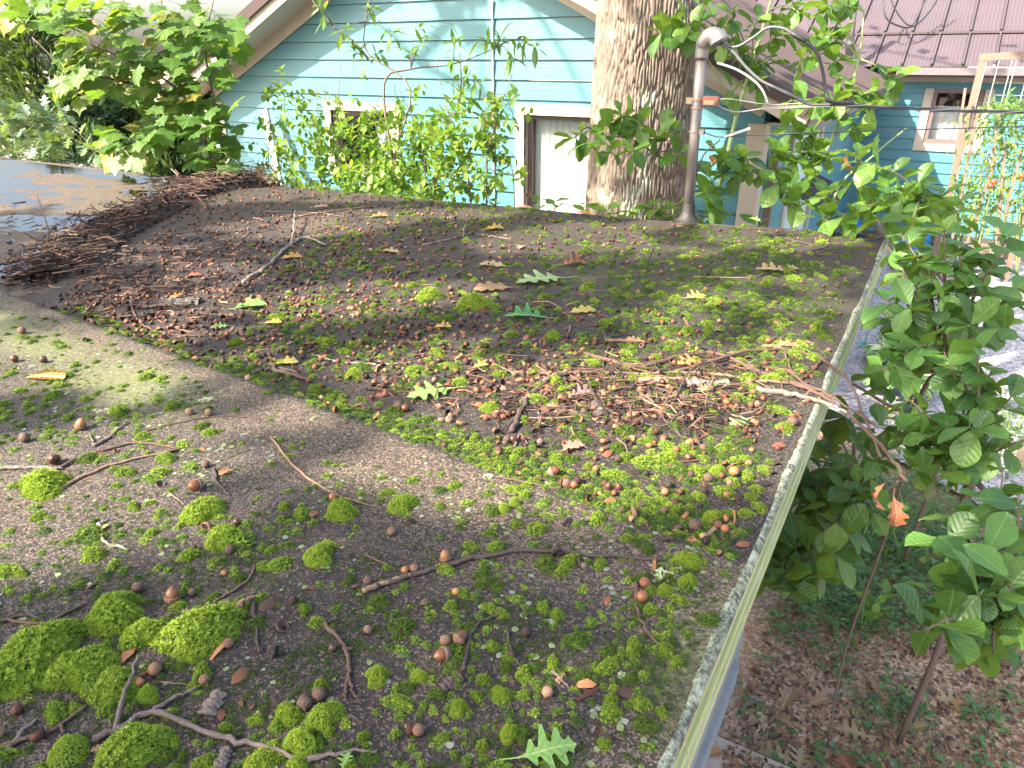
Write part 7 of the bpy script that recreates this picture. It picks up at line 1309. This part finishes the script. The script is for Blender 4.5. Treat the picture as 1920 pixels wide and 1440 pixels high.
    for x, y, n, lab in ((1665, 690, 14, "variegated hosta nearest the fascia, behind the sapling leaves"), (1720, 700, 16, "variegated hosta at the edge of the gravel, middle clump"), (1770, 720, 14, "variegated hosta clump furthest right by the gravel"), (1690, 745, 14, "variegated hosta in front of the other clumps")):
        p = G0(x, y); r = thing("hosta", p, lab, "hosta", "variegated hostas along the gravel")
        for k in range(n): a = k * 2.4; place_leaf(r, hme, p + (math.cos(a) * .05, math.sin(a) * .05, .12 + .08 * rng.random()), (math.cos(a), math.sin(a), .35), nrm((-.3 * math.cos(a), -.3 * math.sin(a), 1)), rng.uniform(.2, .32))
    ym = simple("goldenrod_yellow", (.65, .45, .03), .6, .3, 80)
    for x, y, lab in ((1632, 905, "yellow flowering goldenrod behind the dried leaf"), (1715, 660, "yellow flower spike by the hostas"), (1645, 840, "small yellow flower spray left of the post"), (1690, 800, "yellow blossoms among the right sapling's leaves")):
        p = G0(x, y + 25); r = thing("goldenrod", p, lab, "flower", "yellow flowers below the roof edge"); t = p + (0, 0, .45); stem(r, [p, p + (.02, 0, .25), t], .004, .002, STEMG)
        mb = MB()
        for k in range(90): q = t + rng.normal(size=3) * (.06, .06, .07); mb.add([q, q + rdir() * .016, q + rdir() * .016], [(0, 1, 2)])
        part("blossom", mb, ym, r)
    mb = MB(); p = on_z(1912, 880, 0.0); mb.box(p + (-.05, -.05, -.1), p + (.05, .05, .75)); solid("wooden_post", mb, simple("weathered_post", (.36, .27, .18), .75, .3, 12, bmp=.003), "square wooden post at the right picture edge", "post")
    hs = simple("teal_hose", (.05, .36, .38), .4, .1); 
    for pts, lab in (([(1610, 650), (1620, 640), (1632, 655), (1640, 680), (1652, 700), (1650, 720)], "teal garden hose dropping beside the fascia"), ([(1575, 440), (1600, 425), (1620, 412), (1650, 418), (1590, 380)], "teal hose end on the gravel by the blue tarp")):
        L = smooth_line([on_z(x, y, .05) for x, y in pts], 5); mb = MB(); mb.tube(L, .012, 8); solid("garden_hose", mb, hs, lab, "hose", "garden hoses", smooth=True)
    rl = leaf_mat("dry_red_leaf", [(.30, .10, .05), (.38, .15, .08)], 'object', .1, .6, .2); ml = oak_mb(OAK2, 1.4, .3, .8, seed=8).mesh("dry_leaf", rl)
    for x, y, d, s, lab in ((1660, 905, 2.0, .08, "dry reddish leaf caught in the sapling right of the fascia"), (1675, 930, 2.0, .09, "dry brown leaf hanging below the reddish one"), (1590, 285, 3.8, .10, "dry red leaf dangling before the side door"), (1330, 290, 4.5, .07, "orange leaf on the sapling right of the mast")): o = inst("dry_leaf", ml, frame(at_depth(x, y, d), nrm((rng.normal() * .4, -.2, -1)), rdir(), s)); props(o, lab, "leaf", "dry leaves caught in the saplings")
yard()
# ------------------------------------------------------------------ vegetable bed, trellis, tomatoes, tarp
def garden():
    v = 12.6; WD = simple("weathered_lumber", (.17, .12, .09), .75, .3, 6, bmp=.003); W = lambda x, y, dv=0: on_v(x, y, v + dv)
    t = thing("trellis", W(1800, 440), "tall wooden trellis frame hung with white strings", "trellis")
    a, b = W(1843, 112), W(1843, 112); a[2] = 0; mb = MB(); mb.beam(a, b, .085, .04, (0, 1, 0)); part("post", mb, WD, t)
    b2 = W(2010, 100); a2 = b2.copy(); a2[2] = 0; mb = MB(); mb.beam(a2, b2, .085, .04, (0, 1, 0)); part("post", mb, WD, t)
    mb = MB(); mb.beam(W(1836, 108), W(2015, 96), .05, .09); part("top_rail", mb, WD, t)
    for x in (1852, 1875, 1900, 1908, 1935, 1960): p = W(x, 108, -.01); q = p.copy(); q[2] = .4; mb = MB(); mb.tube([p, q], .006, 5); part("string", mb, WHITE_INS, t)
    for x0, y0, x1, y1, lab in ((1810, 165, 1790, 300, "wooden stake crossing the curtained window"), (1836, 200, 1795, 400, "slanted weathered stake left of the tomatoes"), (1885, 265, 1868, 460, "pale straight stake in the middle of the tomato bed"), (1915, 285, 1880, 420, "stake at the right picture edge by the tomatoes"), (1875, 200, 1862, 290, "thin bamboo stake behind the tomato tops"), (1868, 295, 1822, 430, "dark slanting stake inside the tomato foliage")):
        mb = MB(); p, q = W(x0, y0, -.25), W(x1, y1, -.25); q = p + (q - p) * 1.25; mb.beam(p, q, .035, .03, (0, 1, 0)); solid("garden_stake", mb, WD, lab, "stake", "stakes in the vegetable bed")
    bed = thing("raised_bed", on_z(1830, 470, 0), "low wooden raised bed frame under the tomatoes", "garden bed")
    p0 = on_z(1752, 474, .0); x1 = p0[0] + 3.4
    for A, B_ in (((p0[0], p0[1]), (x1, p0[1])), ((p0[0], p0[1] + 1.3), (x1, p0[1] + 1.3)), ((p0[0], p0[1]), (p0[0], p0[1] + 1.3))): mb = MB(); mb.beam((*A, .12), (*B_, .12), .05, .24); part("board", mb, WD, bed)
    mb = MB(); mb.box((p0[0] + .03, p0[1] + .03, 0), (x1, p0[1] + 1.27, .17)); part("bed_soil", mb, simple("bed_soil", (.06, .045, .03), .9, .4, 20, bmp=.01), bed)
    mb = MB(); q = on_z(1752, 480, 0); mb.tube([q, q + (0, 0, .5)], .05, 12); solid("white_pipe", mb, WHITE_INS, "short white pipe standing at the bed corner", "pipe", smooth=True)
    tl = [MB().add([(0, 0, 0), (.3, .16, .03), (.45, .05, .02), (.6, .2, 0), (1, 0, -.15), (.6, -.2, 0), (.45, -.05, .02), (.3, -.16, .03)], [(0, 2, 1), (2, 4, 3), (2, 6, 4), (6, 5, 4), (0, 7, 6), (0, 6, 2)], uv=[(0, .3)] * 8)]
    tm = leaf_mat("tomato_foliage", [(.10, .22, .04), (.17, .30, .05), (.26, .36, .06), (.38, .36, .07)], 'tint', .45, .5, 0); red = simple("tomato_red", (.62, .07, .02), .25, .1)
    for cx, ct, n, lab, wd in ((1815, 330, 170, "leggy tomato plant nearest the window, partly bare below", 22), (1862, 190, 420, "tall tomato plant with a red fruit in the middle of the bed", 30), (1905, 180, 380, "tall feathery tomato plant at the right picture edge", 26), (1950, 190, 260, "tomato plant half outside the right picture edge", 30)):
        base = W(cx - 18, 430, -.1); base[2] = .15; r = thing("tomato_plant", base, lab, "tomato plant", "tomato plants in the bed"); bl = Bulk(tl)
        for k in range(3): tp = W(cx + rng.normal() * 12, ct + 20 + k * 25, -.1); stem(r, [base, (base + tp) / 2 + rdir() * .1, tp], .012, .005, STEMG)
        for k in range(n):
            y = ct + (430 - ct) * rng.random() ** 1.25; x = cx - (y - ct) * .10 + rng.normal() * wd * (.6 + .5 * math.sin(3.1 * (y - ct) / (430 - ct))); p = W(x, y, -.1 + rng.normal() * .22); bl.put(npframe(p, nrm(rdir() + (0, 0, -.35)), nrm(rdir() * .7 + (0, -.3, 1)), rng.uniform(.06, .15)), (min(1, max(0, (y - ct) / 320 + rng.normal() * .25)),) * 3)
        bl.obj("foliage", tm, r)
        for x, y in ((1863, 341), (1857, 348)) if cx == 1862 else (((1916, 330),) if cx == 1905 else ()): mb = MB(); q = W(x, y, -.45); mb.lathe([(-.04, .001), (-.03, .03), (0, .042), (.03, .032), (.038, .001)], 12, frame(q, (0, 0, -1), (1, 0, 0))); part("tomato", mb, red, r, smooth=True)
    # crumpled blue tarp against the wall foot
    m, nt, bs, o = mat_new("blue_tarp"); bs.inputs['Base Color'].default_value = (.02, .17, .62, 1); bs.inputs['Roughness'].default_value = .35
    for x0, x1, vv, h, lab in ((1578, 1625, 14.2, .5, "crumpled blue tarp heaped in the house corner"), (1690, 1765, 14.2, .35, "lower blue tarp heap under the window wall")):
        A, B_ = on_v(x0, 400, vv), on_v(x1, 400, vv); nu, nv = 30, 16; V = []
        for i in range(nu):
            for j in range(nv):
                u_ = i / (nu - 1); w_ = j / (nv - 1); x = A[0] + (B_[0] - A[0]) * u_; y = vv - .4 + .8 * w_; z = .02 + h * math.sin(math.pi * u_) ** .6 * math.sin(math.pi * w_) ** .7 * (.55 + .9 * float(fbm(u_ * 4 + x0, w_ * 4, 4))) + .12 * abs(float(vnoise(u_ * 9 + x0, w_ * 9)) - .5) - .02; V.append((x, y, z))
        mb = MB(); mb.add(V, [(i * nv + j, (i + 1) * nv + j, (i + 1) * nv + j + 1, i * nv + j + 1) for i in range(nu - 1) for j in range(nv - 1)]); solid("tarp", mb, m, lab, "tarp", "blue tarps by the wing")
    # white board leaning on the gable wall, pale wall beyond the gable
    p0, p1 = on_v(497, 206, 6.45), on_v(522, 330, 6.2); p1 = p0 + (p1 - p0) * 1.5; mb = MB(); mb.beam(p0, p1, .10, .03, (0, 1, 0)); solid("leaning_board", mb, WHITE_INS, "white board leaning against the teal boards left of the first window", "board")
garden()
